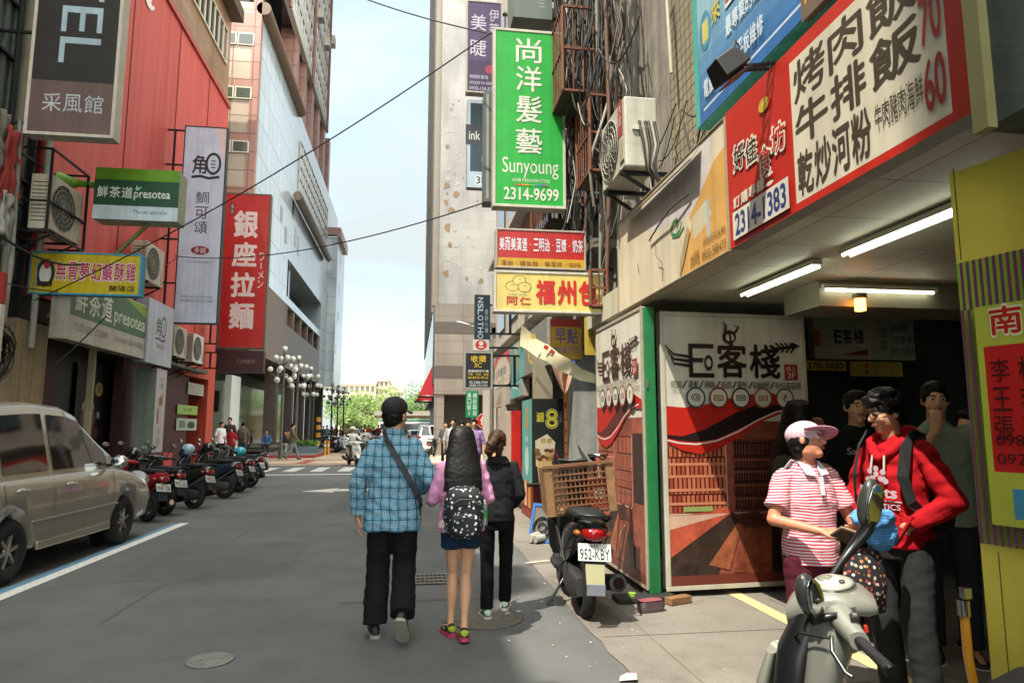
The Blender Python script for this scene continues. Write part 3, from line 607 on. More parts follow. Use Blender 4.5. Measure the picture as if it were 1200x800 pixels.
def tree(px, Y, ztop, wid, label, lm, n=1500):
    x = PY(px, 500, Y).x; t = thing('tree', label, 'tree', (x, Y, 0), group='trees at the street end')
    f = MB(); f.tube([(0, 0, 0), (.1, 0, ztop*.3), (.05, .1, ztop*.6)], [.28, .2, .1], M('#4c4034', .9))
    for k in range(5): a = k*1.26; f.tube([(.08, 0, ztop*(.28+.05*k)), (math.cos(a)*wid*.32, math.sin(a)*wid*.3, ztop*(.55+.06*k))], [.1, .03], M('#4c4034', .9), 6)
    f.build('trunk', t); g = MB(); r_ = random.Random(int(px*7+Y))
    cl = [(r_.uniform(-.4, .4)*wid, r_.uniform(-.35, .35)*wid, ztop*r_.uniform(.42, .9), wid*r_.uniform(.14, .27)) for _ in range(15)]
    for i in range(n):
        c = cl[i % 15]; d = V3((r_.gauss(0, 1), r_.gauss(0, 1), r_.gauss(0, 1))).normalized()*c[3]*r_.random()**.35
        p = V3(c[:3])+V3((d.x, d.y, d.z*.8)); s_ = r_.uniform(.10, .24)*(1 if Y < 160 else 1.5); u = V3((r_.gauss(0, 1), r_.gauss(0, 1), r_.gauss(0, .6))).normalized(); v = u.orthogonal().normalized()
        g.add([p-u*s_, p+v*s_*.6, p+u*s_, p-v*s_*.6], [(0, 1, 2, 3)], lm)
    g.build('crown', t)
for px, Y, zt, wd, lb, lm in ((402, 118, 7.2, 7, 'dark green tree behind the lamp cluster by the department store corner', LG2), (413, 122, 8.0, 8, 'bushy tree left of the bright one at the street end', LG2), (429, 112, 8.6, 9.5, 'large bright yellow green tree left of the man in the cap', LG), (448, 120, 8.2, 9, 'bright tree just behind the head of the man in the cap', LG), (462, 128, 6.6, 9, 'low bright tree right of the cap', LG), (476, 132, 6.3, 9, 'low pale tree in front of the pavilion at the street end', LG), (489, 116, 8.0, 7.5, 'dark tree left of the red awnings', LG2), (499, 112, 9.4, 7.5, 'tallest dark tree, partly behind the grey tower', LG2), (408, 92, 4.2, 4, 'small tree low among the parked scooters', LG), (421, 96, 3.8, 4, 'small shrub like tree below the bright crown', LG)):
    tree(px, Y, zt, wd, lb, lm, 1700 if Y > 100 else 900)
# ================================================================ signs, left side
bk = M('#17191a', .5, metal=.3, var=.2)
def arms(x_wall, zs, c=bk, t_=.045, y=0):                            # brackets from the sign's rear back to the wall plane
    def f(t, W, H, T):
        dx = x_wall-t.location.x; b = MB(); e = -W/2 if dx < 0 else W/2
        for z in zs: b.bar((e, y, z*H), (dx, y, z*H), t_, c)
        if len(zs) > 1: b.bar((e+(dx-e)*.5, y, zs[0]*H), (e+(dx-e)*.5, y, zs[-1]*H), t_, c)
        b.build('bracket', t)
    return f
def hotel(f):
    f.R(0, 0, 1, .8, '#34302d'); f.R(0, .8, 1, 1, '#6b5652'); lc = '#a9bcc4'
    for ch, a, b in (('H', .09, .21), ('O', .23, .35), ('T', .37, .475), ('E', .50, .604), ('L', .625, .727)): f.T(ch, .3, a, .8, b, lc, .0, rot=-90)
    f.TW('采風館', .14, .85, .9, .92, '#b9bfc2', .0)
o, W_, H_ = onY(46, -130, 148, 164, 12.2)
sign('hotel_sign', 'big dark grey upright signboard with sideways white letters, mounted highest among the signs', 'sign', o, 0, W_, H_, .28, hotel, '#b5ad9c', .05, '#c4bdab', brackets=arms(-7.2, (.05, .4, .8)))
def fishmark(f, u0, v0, u1, v1, c, bgc):
    w_, h_ = u1-u0, v1-v0; k = h_*f.H/(w_*f.W)
    f.T('角', u0, v0+h_*.12, u0+w_*.5, v0+h_*.82, c, .03); f.L([(u0, v0+h_*.95), (u0+w_*.3, v0+h_*.9), (u0+w_*.6, v0+h_*.97), (u0+w_*.95, v0+h_*.9)], .016*h_/.16, c)
    f.E(u0+w_*.72, v0+h_*.42, w_*.27, h_*.42, c); f.E(u0+w_*.72, v0+h_*.42, w_*.19, h_*.32, bgc)
    for q in (.3, .42, .54): f.R(u0+w_*.64, v0+h_*q, u0+w_*.8, v0+h_*(q+.04), c)
def tai(f):
    bgc = '#b9c2d2'; f.R(0, 0, 1, 1, bgc); f.G([(.72, 0), (1, 0), (1, .2)], '#cfb9b6')
    fishmark(f, .2, .13, .92, .27, '#23272c', bgc); f.TV('鯛可頌', .34, .33, .66, .56, '#33383f', 0, gap=.18)
    f.E(.52, .638, .22, .022, '#7d2430'); f.T('多誠', .38, .622, .66, .652, '#d8d0cc', 0); f.T('TAI CROISSANT', .18, .69, .84, .703, '#8d94a0', 0)
    f.T('市民大道 02-2370-4605', .12, .865, .9, .878, '#6b7380', 0); f.T('館前路店 02-2331-3605', .12, .885, .9, .898, '#6b7380', 0)
o, W_, H_ = onY(211, 150, 262, 380, 19.6)
sign('croissant_sign', 'tall pale blue upright sign with a black fish mark and three black characters', 'sign', o, 0, W_, H_, .2, tai, '#20252b', .03, '#2a3036', brackets=arms(-7.1, (.04, .2, .42, .6, .8, .98)))
def ramen(f):
    f.R(0, 0, 1, 1, '#b02622'); f.G([(.72, .12), (.98, .12), (.98, .4)], '#b53b2a')
    for ch, a, b in zip('銀座拉麵', (.105, .315, .515, .71), (.29, .48, .68, .885)): f.T(ch, .2, a, .76, b, '#d8cdc6', .045)
    f.TV('ラーメン', .8, .38, .94, .62, '#d8cdc6', .02); f.R(.1, .06, .2, .14, '#1f1a18'); f.TV('風京', .115, .065, .185, .135, '#c9beb6', 0)
o, W_, H_ = onY(260, 228, 315, 409, 24.1)
sign('ramen_sign', 'tall red upright sign with four fat white characters', 'sign', o, 0, W_, H_, .25, ramen, '#6a6250', .05, '#5a5346', brackets=arms(-7.1, (.03, .5, .97)))
o, W_, H_ = onY(257, 411, 310, 437, 24.1)
sign('tea_shop_sign', 'small dark maroon box sign hung below the red ramen sign', 'sign', o, 0, W_, H_, .3, lambda f: (f.R(0, 0, 1, 1, '#3c1f22'), f.T('COMEBUY', .42, .4, .82, .58, '#8a6f6c', .01)), '#382022', .0, brackets=arms(-7.1, (.2, .9)))
def leaf_logo(f, u, v, s_, c): f.G([(u, v), (u+s_*.3, v-s_*1.3), (u+s_*.5, v-s_*.3), (u+s_*1.1, v-s_*.9), (u+s_*.8, v), (u+s_*.3, v+s_*.4)], c)
def tea(f):
    f.R(0, 0, 1, .23, '#5f8f1e'); f.R(0, .23, 1, .73, '#1f4a34'); f.R(0, .73, 1, 1, '#b9c9cf')
    f.TW('鮮茶道', .03, .36, .46, .58, '#d5ddd4', .015); f.T('presotea', .47, .43, .9, .62, '#d5ddd4', .02); leaf_logo(f, .48, .4, .07, '#9fd6a4'); f.T('The tea specialist', .47, .8, .88, .9, '#4c5a58', 0)
o, W_, H_ = onY(116, 203, 214, 262, 14.)
t = sign('tea_box_sign', 'green and white projecting box sign of the tea shop on a lime green arm', 'sign', o, 0, W_, H_, .45, tea, '#8d967a', .0)
f = MB(); gr = M('#5f8f1e', .45); f.tube([(-W_/2, 0, H_*.72), (-7.0-o.x, 0, H_*.75)], .07, gr); f.build('arm', t); f = MB(); f.cyl((-7.0-o.x+.06, 0, H_*.75), (-7.0-o.x+.4, 0, H_*.74), .2, gr, 12, .08); f.build('arm_flange', t)
f = MB().bar((W_*.1, 0, -.02), (-7.0-o.x, .1, -1.9), .06, M('#6a6b3c', .6)); f.build('stay', t)
def chick(f):
    f.R(0, 0, 1, 1, '#b7a21a'); f.E(.13, .5, .085, .36, '#27301f'); f.E(.13, .52, .055, .26, '#cfcfc6'); f.E(.14, .3, .03, .1, '#a8282c'); f.R(.06, .72, .2, .84, '#2f2a1e')
    cs = '無骨夢幻鹹酥雞'
    for i, ch in enumerate(cs):
        u = .225+.108*i; f.T(ch, u-.004, .18, u+.1, .70, '#d9cfd4', .045); f.T(ch, u+.002, .2, u+.094, .67, '#a3164a', .02)
    f.TW('蘭陽店', .72, .78, .97, .93, '#2c2a12', .01)
o, W_, H_ = onY(38, 298, 168, 347, 13.6)
t = sign('chicken_sign', 'yellow landscape sign with pink red characters and a blue edge', 'sign', o, 0, W_, H_, .22, chick, '#2f7f9c', .03, '#2f8aa5', brackets=arms(-7.1, (.1, .95)))
def onXleft(x0, x1, X, zt_px, zb_px):
    Y0, Y1 = PX(x0, 400, X).y, PX(x1, 400, X).y; z1 = PX(*zt_px, X).z; z0 = PX(*zb_px, X).z
    return V3((X, (Y0+Y1)/2, z0)), Y1-Y0, z1-z0
def teaf(f):
    f.R(0, 0, 1, 1, '#aeab9c'); f.R(.02, .02, 1, .63, '#44694a'); f.G([(.66, .02), (1, .02), (1, .25), (.8, .12)], '#7f9a2a')
    f.TW('鮮茶道', .06, .1, .5, .55, '#c9cdb8', .02); f.T('presotea', .52, .3, .97, .58, '#c9cdb8', .02)
    f.T('02-2331-6869 · 2375-8869', .08, .72, .45, .84, '#77766a', 0); f.T('TEA SINCE 2006 外送專線', .55, .72, .95, .84, '#77766a', 0)
o, W_, H_ = onXleft(66, 163, -6.55, (163, 358), (163, 421))
sign('tea_fascia', 'wide green and cream fascia board over the dark tea shop front', 'sign', o, R(90), W_, H_, .3, teaf, '#8e8b7c')
o2, W2, H2 = onXleft(164, 195, -6.5, (164, 346), (164, 424))
def fishb(f): f.R(0, 0, 1, 1, '#aeb4bb'); fishmark(f, .3, .2, .72, .62, '#5a5f63', '#aeb4bb'); f.T('TAI-KO', .32, .66, .68, .74, '#8f6b66', .02)
sign('fish_fascia', 'pale fascia panel with a grey fish mark at the end of the tea shop board', 'sign', o2, R(90), W2, H2, .3, fishb, '#8d929a')
def lbox(f): f.R(0, 0, 1, 1, '#b4aeac'); f.TV('可頌', .3, .1, .7, .24, '#5c4a44', 0); f.G([(.3, .36), (.7, .3), (.75, .42), (.4, .46)], '#8d5a38'); f.R(.25, .48, .4, .66, '#8a3540'); f.TV('外帶', .35, .7, .65, .95, '#8d7f7c', 0)
y0_, y1_ = PX(181, 480, -6.4).y, PX(193, 480, -6.4).y
sign('light_box', 'upright white light box with a pastry picture before the maroon wall', 'sign', (-6.65, (y0_+y1_)/2, .95), R(90), y1_-y0_, 2.1, .5, lbox, '#6f7a70')
# left side shop fronts
t = thing('tea_shopfront', 'dark tea shop front with a coffee poster and a thin pale post', 'shopfront', (-7.3, 15.8, 0))
MB().bx(-.3, -.2, -1.5, 3, .11, 3.4, M('#141213', .4)).build('back_panel', t); MB().bx(-.19, -.15, -1.3, -.25, .9, 3.2, M('#3a1417', .4)).build('red_panel', t)
MB().bx(.3, .42, .1, .2, .11, 3.5, M('#8d8a6e', .5)).build('post', t)
f = Face(1.5, 2.7, 0, .3); f.R(0, 0, 1, 1, '#0e0d0d'); f.E(.42, .36, .2, .07, '#b59c84'); f.E(.42, .36, .14, .05, '#4a2f1d'); f.E(.44, .45, .24, .1, '#6f4a3a'); f.E(.74, .2, .13, .06, '#b29a5a'); f.T('茶', .68, .17, .8, .23, '#5a431c'); f.R(.72, .4, .82, .45, '#9aa0a0'); f.E(.6, .58, .2, .05, '#5c3030'); f.E(.5, .93, .1, .02, '#c9b9a0'); f.done(t)
for c in t.children:
    if c.name.startswith(('panel', 'lettering')): c.rotation_euler = (0, 0, R(90)); c.location = (-.12, 1.35, 0)
t = thing('maroon_wall', 'dark maroon wall panel carrying small posters beside the orange pillar', 'wall', (-7.15, 20.6, 0))
MB().bx(-.2, 0, -2.5, 2.6, .11, 3.3, M('#3c1a17', .5, var=.25)).build('wall_panel', t); MB().bx(-.001, .01, -2.3, -1.2, .5, 2.6, M('#4c211c', .5)).build('door_leaf', t)
MB().bx(-.1, .5, -2.6, 2.8, 3.3, 3.4, M('#56564c', .6, streak=.4)).build('rain_canopy', t)
def poster(label, x0, y0, x1, y1, art):
    o, w_, h_ = onXleft(x0, x1, -7.1, (x0, y0), (x0, y1)); t = thing('poster', label, 'poster', o, R(90)); MB().bx(-w_/2, w_/2, 0, .02, 0, h_, M('#a9a898', .6)).build('backing', t); f = Face(w_, h_, -.003); art(f); f.done(t)
poster('blank cream notice board, the highest on the maroon wall', 224, 448, 242, 462, lambda f: f.R(.05, .05, .95, .95, '#9b9a86'))
poster('lime green notice in the middle of the maroon wall', 213, 474, 236, 485, lambda f: (f.R(0, 0, 1, 1, '#86a552'), f.T('外帶', .3, .3, .7, .7, '#41602a')))
poster('picture notice, the lowest on the maroon wall', 213, 490, 236, 504, lambda f: (f.R(.04, .05, .96, .95, '#8fa08a'), f.E(.7, .55, .2, .3, '#30322c'), f.R(.1, .2, .4, .8, '#5c6b52')))
# air conditioners
def ac(loc, rz, label, sz=(.82, .3, .62), c='#b3ab96', group='air conditioners on the left facade', redtag=False, bracket=True):
    w_, d_, h_ = sz; t = thing('air_conditioner', label, 'air conditioner', loc, rz, group); cm = M(c, .5, var=.18, streak=.3)
    MB().bx(-w_/2, w_/2, -d_/2, d_/2, 0, h_, cm).build('casing', t, bevel=.015)
    f = MB(); f.cyl((-w_*.12, -d_/2-.004, h_/2), (-w_*.12, -d_/2-.001, h_/2), h_*.42, M('#3a3a36', .6), 32); f.build('fan_opening', t)
    g = MB()
    for q in (.42, .33, .24, .15, .07): g.torus((-w_*.12, -d_/2-.012, h_/2), h_*q, .006, M('#8e8a7c', .5), 'Y', 32, 5)
    for a in range(8): x = math.cos(a*math.pi/8)*h_*.42; z = math.sin(a*math.pi/8)*h_*.42; g.bar((-w_*.12-x, -d_/2-.012, h_/2-z), (-w_*.12+x, -d_/2-.012, h_/2+z), .006, M('#8e8a7c', .5))
    g.build('fan_grille', t); g = MB()
    for i in range(11): z = h_*(.14+.07*i); g.bx(-w_/2-.006, -w_/2+.002, -d_*.4, d_*.4, z, z+.014, M('#2c2c2a', .7))
    g.build('louvre', t); g = MB().bx(w_/2-.16, w_/2-.03, -d_/2-.012, -d_/2-.001, .08, h_*.42, M('#9c9482', .5)); g.build('service_cover', t)
    if redtag:
        f = Face(.13, .36, -d_/2-.004, h_*.5); f.R(0, 0, 1, 1, '#a12a24'); f.TV('大金', .2, .08, .8, .7, '#d9c9c0', 0); f.done(t)
        for c_ in t.children:
            if c_.name.startswith(('panel', 'lettering')): c_.location.x = w_*.33
    if bracket:
        g = MB()
        for x in (-w_*.35, w_*.35): g.bar((x, -d_/2-.02, -.02), (x, d_/2+.3, -.02), .04, bk); g.bar((x, -d_/2, -.03), (x, d_/2+.3, -.4), .03, bk)
        g.build('bracket', t)
    return t
p = PX(104, 290, -6.45)
ac((-6.6, 13.3, PX(90, 287, -6.45).z), R(90), 'large cream air conditioner in a black cage behind the lime green arm', (1.15, .35, 1.0))
t = thing('steel_cage', 'black square steel cage around the large cream air conditioner', 'cage', (-6.65, 12.95, PX(90, 292, -6.45).z)); f = MB()
for x in (-.4, .25):
    for y_ in (-.35, 1.): f.bar((x, y_, 0), (x, y_, 1.5), .04, bk)
for z in (0, .55, 1.5):
    for x in (-.4, .25): f.bar((x, -.35, z), (x, 1., z), .035, bk)
    for y_ in (-.35, 1.): f.bar((-.4, y_, z), (.25, y_, z), .035, bk)
f.build('frame', t)
ac((-6.6, 17.7, PX(185, 336, -6.45).z), R(90), 'cream air conditioner wedged at the end of the yellow sign', (1.15, .35, .95))
ac((-6.65, 20.0, PX(210, 419, -6.5).z), R(90), 'weathered cream air conditioner under the pale blue sign, the nearer of the pair', (1.0, .4, .85))
ac((-6.65, 21.6, PX(225, 424, -6.5).z), R(90), 'white air conditioner beside the orange pillar, the farther of the pair', (1.0, .4, .85), '#c9c5b8')
# coil of cables and torn cloth at the left edge
t = thing('cable_coil', 'big messy coil of black cable on the wall near the silver car roof', 'cable', (-6.75, 12.1, 2.75)); f = MB()
for i in range(16):
    r_ = .22+.2*rnd.random(); pts = [(.03*rnd.random()+.06*math.sin(a*.9+i), r_*math.cos(a)*(1+.1*math.sin(3*a+i)), r_*1.2*math.sin(a)+.05*math.sin(2*a+i)) for a in [k*.35 for k in range(19)]]
    f.tube(pts, .011 if i else .016, M(('#16181a', '#23262a', '#6d675a', '#3b1a1a')[(i % 4) if i % 3 == 0 else 0], .5), 6)
f.build('cable_loop', t)
MB().tube([(0, .15, .4), (.02, .18, 1.5), (0, .1, 4.)], .045, M('#7d8078', .6)).build('conduit', t)
t = thing('torn_banner', 'torn red and grey cloth banner hanging in rags at the photo edge', 'banner', (-6.72, 11.75, 4.9))
def rag(c, y0, y1, z0, z1, sd, name):
    f = MB(); n_ = 10; r_ = random.Random(sd); G_ = [[(.1*noise.noise(V3((i*.5, j*.4, sd)))+.05*math.sin(i*1.3), y0+(y1-y0)*i/n_+(.06*noise.noise(V3((j*.6, i, sd)))), z1+(z0-z1)*(j/n_)*(1-.35*abs(math.sin(i*1.7+sd))*(j/n_))) for i in range(n_+1)] for j in range(n_+1)]
    f.add([p for row in G_ for p in row], [(j*(n_+1)+i, j*(n_+1)+i+1, (j+1)*(n_+1)+i+1, (j+1)*(n_+1)+i) for j in range(n_) for i in range(n_)], c, True); f.build(name, t, solid=.004)
rag(M('#8a2f28', .8), .0, .5, -.1, 1.6, 3, 'red_cloth'); rag(M('#8e8d84', .9), .05, .4, -.5, .5, 5, 'grey_cloth'); rag(M('#6a6558', .9), -.4, .1, .6, 1.8, 9, 'netting')
t = thing('wall_sign', 'cropped red and white sign at the left photo edge above the car', 'sign', (-6.6, 11.45, 2.55), 0); MB().bx(-.35, .25, 0, .1, 0, .9, M('#b3ada0', .5)).build('board', t); MB().bx(-.35, .25, 0, .1, .92, 1.4, M('#8a2620', .5)).build('red_board', t)
f = Face(.5, .8, -.004, .05)
for i in range(4): f.TV('電機水塔修'[i:]+'通', .08+.22*i, .05, .24+.22*i, .95, '#3c3833', 0)
f.done(t)

# ================================================================ signs, right side
XW = 2.75
def syo(f):
    f.R(0, 0, 1, 1, '#1f9a35'); wc = '#c9cabb'
    for ch, a, b in zip('尚洋髮藝', (.035, .2, .375, .565), (.18, .35, .53, .71)): f.T(ch, .31, a+.004, .70, b+.004, '#125a22', .015); f.T(ch, .3, a, .69, b, wc, .012)
    f.T('Sunyoung', .10, .735, .93, .85, wc, .0); f.T('HAIR FASHION STYLE', .25, .853, .8, .872, wc, 0)
    for i, c in enumerate(('#b5542c', '#c98a2c', '#6fae3a', '#3a86a8', '#8a4a7c')): f.R(.28+.1*i, .884, .38+.1*i, .892, c)
    f.T('2314-9699', .12, .905, .93, .975, wc, .03)
o, W_, H_ = onY(577, 41, 660, 246, 9.2)
sign('hair_salon_sign', 'large bright green upright sign with white characters and a phone number', 'sign', o, 0, W_, H_, .22, syo, '#a8a290', .035, '#b9b5a5', brackets=arms(XW, (.06, .5, .95), M('#6b4a38', .7)))
def lash(f):
    f.R(0, 0, 1, 1, '#4a3a5c'); f.R(0, .66, 1, 1, '#3c2f4e'); wc = '#bfb9c6'
    f.T('美', .08, .14, .56, .32, wc, .0); f.T('睫', .08, .42, .56, .61, wc, 0); f.TV('伊莉', .64, .06, .94, .38, wc, 0); f.E(.68, .75, .16, .05, '#a0324a')
    f.T('韓國許嘉瑩', .06, .82, .62, .86, wc, 0); f.T('(02)2314-5588', .06, .89, .8, .93, wc, 0); f.T('0933-124-570', .06, .95, .8, .985, wc, 0)
o, W_, H_ = onY(546, 5, 588, 112, 12.8)
sign('eyelash_sign', 'purple upright sign with two white characters behind the green sign', 'sign', o, 0, W_, H_, .18, lash, '#a8a297', .03, '#a8a297', brackets=arms(XW, (.1, .9)))
def ink(f):
    f.R(0, 0, 1, 1, '#a9bcc8'); f.R(.12, .04, .9, .82, '#33424c'); f.R(.3, .86, .95, .97, '#c9cfd2'); f.T('3F', .36, .875, .72, .955, '#1d2022', .02); f.R(-.06, .29, .58, .52, '#3c3f42'); f.T('ink', .06, .36, .5, .46, '#c9c9c6', .02); f.E(.72, .68, .16, .09, '#8ea4b0'); f.E(.74, .68, .1, .06, '#33424c')
o, W_, H_ = onY(547, 120, 577, 222, 13.6)
sign('ink_sign', 'slim blue and dark upright sign with small white lettering below the purple one', 'sign', o, 0, W_, H_, .2, ink, '#5c6468', .0, brackets=arms(XW, (.1, .9)))
o, W_, H_ = onY(566, 112, 577, 240, 10.2)
sign('edge_sign', 'narrow dark grey sign box seen almost edge on beside the big green sign', 'sign', o, 0, W_, H_, .3, lambda f: (f.R(0, 0, 1, 1, '#5b615c'), f.R(.25, .03, .5, .97, '#8d938d')), '#545a55', .0, brackets=arms(XW, (.1, .9)))
o, W_, H_ = onY(598, -40, 642, 36, 10.6)
t = sign('vent_box', 'grey green sheet metal box with louvres above the big green sign', 'metal box', o, 0, W_, H_, .7, lambda f: (f.R(0, 0, 1, 1, '#66706a'), [f.R(.66, .56+.05*i, .8, .58+.05*i, '#9aa09a') for i in range(6)], f.R(.02, .3, .98, .5, '#3f464a')), '#66706a', .0, brackets=arms(XW, (.2, .8)))
def mei(f):
    f.R(0, 0, 1, .76, '#a8231f'); f.R(0, .76, 1, 1, '#b8912a'); f.TW('美而美漢堡·三明治·豆漿·奶茶', .02, .2, .99, .56, '#c9cdd6', .02)
    f.TW('蛋餅·鐵板麵·蘿蔔糕·咖啡', .04, .84, .96, .98, '#5a2f16', .0)
o, W_, H_ = onY(580, 272, 684, 317, 8.7)
sign('breakfast_sign', 'red landscape sign with a row of white characters and a yellow strip below', 'sign', o, 0, W_, H_, .2, mei, '#a49a8c', .02, '#a49a8c', brackets=arms(XW, (.1, .9)))
def bun(f):
    f.R(0, 0, 1, 1, '#cbb766')
    for cu, cv, r_ in ((.15, .36, .065), (.215, .2, .065), (.265, .38, .065)):
        f.E(cu, cv, r_, .14, '#3d3a24'); f.E(cu, cv+.004, r_-.006, .125, '#cbb766'); f.L([(cu-.01, cv-.05), (cu+.02, cv-.02)], .012, '#3d3a24')
    f.TW('阿仁', .09, .64, .33, .87, '#b3261f', .03); f.T('A REN BUN', .11, .56, .28, .6, '#55748a', 0)
    for i, ch in enumerate('福州包'): f.T(ch, .37+.205*i, .16, .555+.205*i, .84, '#b3211a', .055)
o, W_, H_ = onY(578, 321, 704, 368, 7.75)
sign('bun_shop_sign', 'pale yellow landscape sign with fat red characters and bun drawings', 'sign', o, 0, W_, H_, .2, bun, '#a8a496', .025, '#b7b3a4', brackets=arms(XW, (.15, .9)))
def sloth(f): f.R(0, 0, 1, 1, '#1f2d38'); [f.T(c, .2, .06+.125*i, .55, .165+.125*i, '#aab6bc', .01, rot=-90) for i, c in enumerate('NSLOTHO')]; f.TV('服飾小舖', .66, .3, .86, .8, '#93a0a6', 0)
o, W_, H_ = onY(556, 346, 574, 402, 16.)
sign('navy_sign', 'narrow navy upright sign above the street lamp arm', 'sign', o, 0, W_, H_, .15, sloth, '#26323a', .0, brackets=arms(XW, (.2, .8)))
def buy(f):
    f.R(0, 0, 1, 1, '#8e8e88'); f.R(.07, .05, .93, .95, '#1d1c1b'); f.TW('收購', .24, .11, .78, .29, '#c2a22a', .03); f.T('3C', .36, .31, .62, .43, '#c2a22a', .03)
    f.TW('相機鏡頭手機', .14, .49, .86, .56, '#c9c9c4', .01); f.TW('平板·空拍·筆電', .14, .58, .86, .65, '#c2a22a', .01); f.TW('高價收現金', .14, .67, .86, .73, '#c2a22a', .01); f.T('02-2388-7709', .2, .79, .82, .86, '#c9c9c4', .01); f.T('0988-123-070', .2, .88, .82, .93, '#c9c9c4', 0)
o, W_, H_ = onY(543, 412, 577, 456, 15.2)
sign('buyback_sign', 'square black sign with yellow and white lines above the green road sign', 'sign', o, 0, W_, H_, .16, buy, '#84847c', .0, brackets=arms(XW, (.1, .9)))
o, W_, H_ = onY(554, 398, 573, 411, 15.4)
sign('small_red_sign', 'tiny white sign with a red badge on top of the black and yellow sign', 'sign', o, 0, W_, H_, .1, lambda f: (f.R(0, 0, 1, 1, '#b9b1ab'), f.E(.5, .5, .35, .45, '#a32a2a'), f.E(.5, .35, .14, .2, '#d0c5b8'), f.R(.35, .62, .65, .75, '#d0c5b8')), '#9a948c', .0, brackets=arms(XW, (.3,)))
# shop fascias further along
def onXr(x0, x1, X, pt, pb):
    Y0, Y1 = PX(x0, 420, X).y, PX(x1, 420, X).y; return V3((X, (Y0+Y1)/2, PX(*pb, X).z)), Y0-Y1, PX(*pt, X).z-PX(*pb, X).z
FX = 2.36; fz = ((640, 372), (640, 428))
def fas(name, label, x0, x1, art, dx=0., z=fz):
    o, w_, h_ = onXr(x0, x1, FX, *z); o.x -= dx; sign(name, label, 'sign', o+V3((.1, 0, 0)), R(-90), w_, h_, .2, art, '#9c968a')
fas('cafe_fascia', 'cream shop fascia with a red corner, the farthest of the fascia row', 580, 597.5, lambda f: (f.R(0, 0, 1, 1, '#b8ab96'), f.G([(0, 0), (1, 0), (1, .5), (.75, .12), (.3, .08), (0, .35)], '#b02a28'), f.TW('早餐坊', .2, .4, .8, .68, '#5c5650', .03), f.T('S', .08, .45, .2, .7, '#a8302c', .04), f.R(.2, .8, .8, .84, '#8a8276')))
fas('teal_fascia', 'teal shop fascia with orange figures between the cream and the grey board', 598.3, 614, lambda f: (f.R(0, 0, 1, 1, '#57988f'), f.TV('茶飲', .35, .2, .65, .75, '#b98a54', .05), f.E(.5, .12, .2, .08, '#c2a272')))
fas('grey_fascia', 'grey shop fascia with a yellow ring mark, the nearest of the fascia row', 614.6, 641, lambda f: (f.R(0, 0, 1, 1, '#77756d'), f.E(.35, .5, .16, .3, '#c2a73a'), f.E(.35, .5, .11, .22, '#77756d'), f.T('大', .28, .35, .42, .65, '#c2a73a', .04)))
fas('hanging_banner', 'cream drop banner hanging under the cream fascia', 580.5, 596, lambda f: (f.R(0, 0, 1, 1, '#a89a8c'), f.G([(.1, .9), (.5, .2), (.9, .9)], '#8a6f68')), .02, ((640, 430), (640, 462)))
fas('teal_banner', 'teal drop banner hanging under the teal fascia', 600, 611, lambda f: (f.R(0, 0, 1, 1, '#5aa39a'), f.G([(.1, .3), (.6, .2), (.9, .7)], '#b9c9c2')), .02, ((640, 430), (640, 455)))
def eight(f):
    f.R(0, 0, 1, 1, '#141615'); f.T('8', .4, .12, .8, .36, '#a3a06a', .06); f.T('8', .42, .13, .78, .35, '#141615', .035); f.T('8', .44, .14, .76, .34, '#a8a02c', .0); f.T('滷雞', .12, .16, .36, .28, '#a8a02c', .03); f.T('香', .82, .15, .95, .28, '#6a6a62', .02)
    f.G([(.08, .5), (.45, .42), (.7, .52), (.62, .8), (.1, .8)], '#b0a48c'); f.TW('酥脆', .25, .47, .6, .53, '#8a7a2a', .03)
    for i in range(26): a, b = rnd.random(), rnd.random(); f.E(.1+.55*a, .6+.16*b, .05+.05*rnd.random(), .02, ('#6b4426', '#8d6238', '#a98454', '#4e2f1a')[i % 4])
    for i in range(9): f.L([(.15+.05*i, .74), (.22+.04*i, .99)], .02, ('#b59c6a', '#9c8150')[i % 2])
    f.E(.8, .72, .17, .12, '#1f2022'); f.L([(.7, .64), (.9, .78)], .01, '#8e2a2a')
o, W_, H_ = onY(624, 467, 662, 566, 10.4); XB = o.x-W_/2
t = sign('fried_food_sign', 'black standing sign with a big yellow figure eight and a food picture', 'sign', o+V3((0, .5, 0)), 0, W_, H_, 1.0, eight, '#22251f', .0)
f = Face(.96, H_, -.002); f.R(0, 0, 1, 1, '#5b9a92'); f.TV('茶香雞', .3, .08, .7, .36, '#b98a54', .03); f.E(.5, .75, .2, .18, '#a8c9c2'); f.T('飲', .35, .45, .65, .52, '#c9d6d0', .02); mb_ = [f]
k0 = set(t.children); f.done(t)
for c in t.children:
    if c not in k0: c.rotation_euler = (0, 0, R(-90)); c.location = (-W_/2-.002, 0, 0); c.name = 'side_'+c.name.split('.')[0]
o, W_, H_ = onY(600, 481, 610, 566, 13.)
sign('red_box_sign', 'tall bright red box sign standing by the brown haired woman', 'sign', o+V3((0, .6, 0)), 0, W_*1.15, H_, 1.1, lambda f: (f.R(0, 0, 1, 1, '#b01c18'), f.R(.04, .02, .1, .98, '#c23a30')), '#b5a394', .0)
t = thing('food_stall', 'low snack stall counter with posters below the fascia row', 'stall', (2.2, 12.2, 0)); MB().bx(-.2, .8, -.6, .5, .0, .95, M('#7d2f26', .6, var=.2)).build('counter', t)
f = MB()
for i in range(5): f.bx(-.22, -.205, -.55+.2*i, -.4+.2*i, .2, .75, S(('#b98a3c', '#a8312a', '#c9b58a', '#7d5a34', '#b03a2a')[i]))
f.build('poster', t); MB().bx(-.1, .7, -.5, .4, .953, 1.3, glass('#8d938a', .1)).build('glass_case', t)
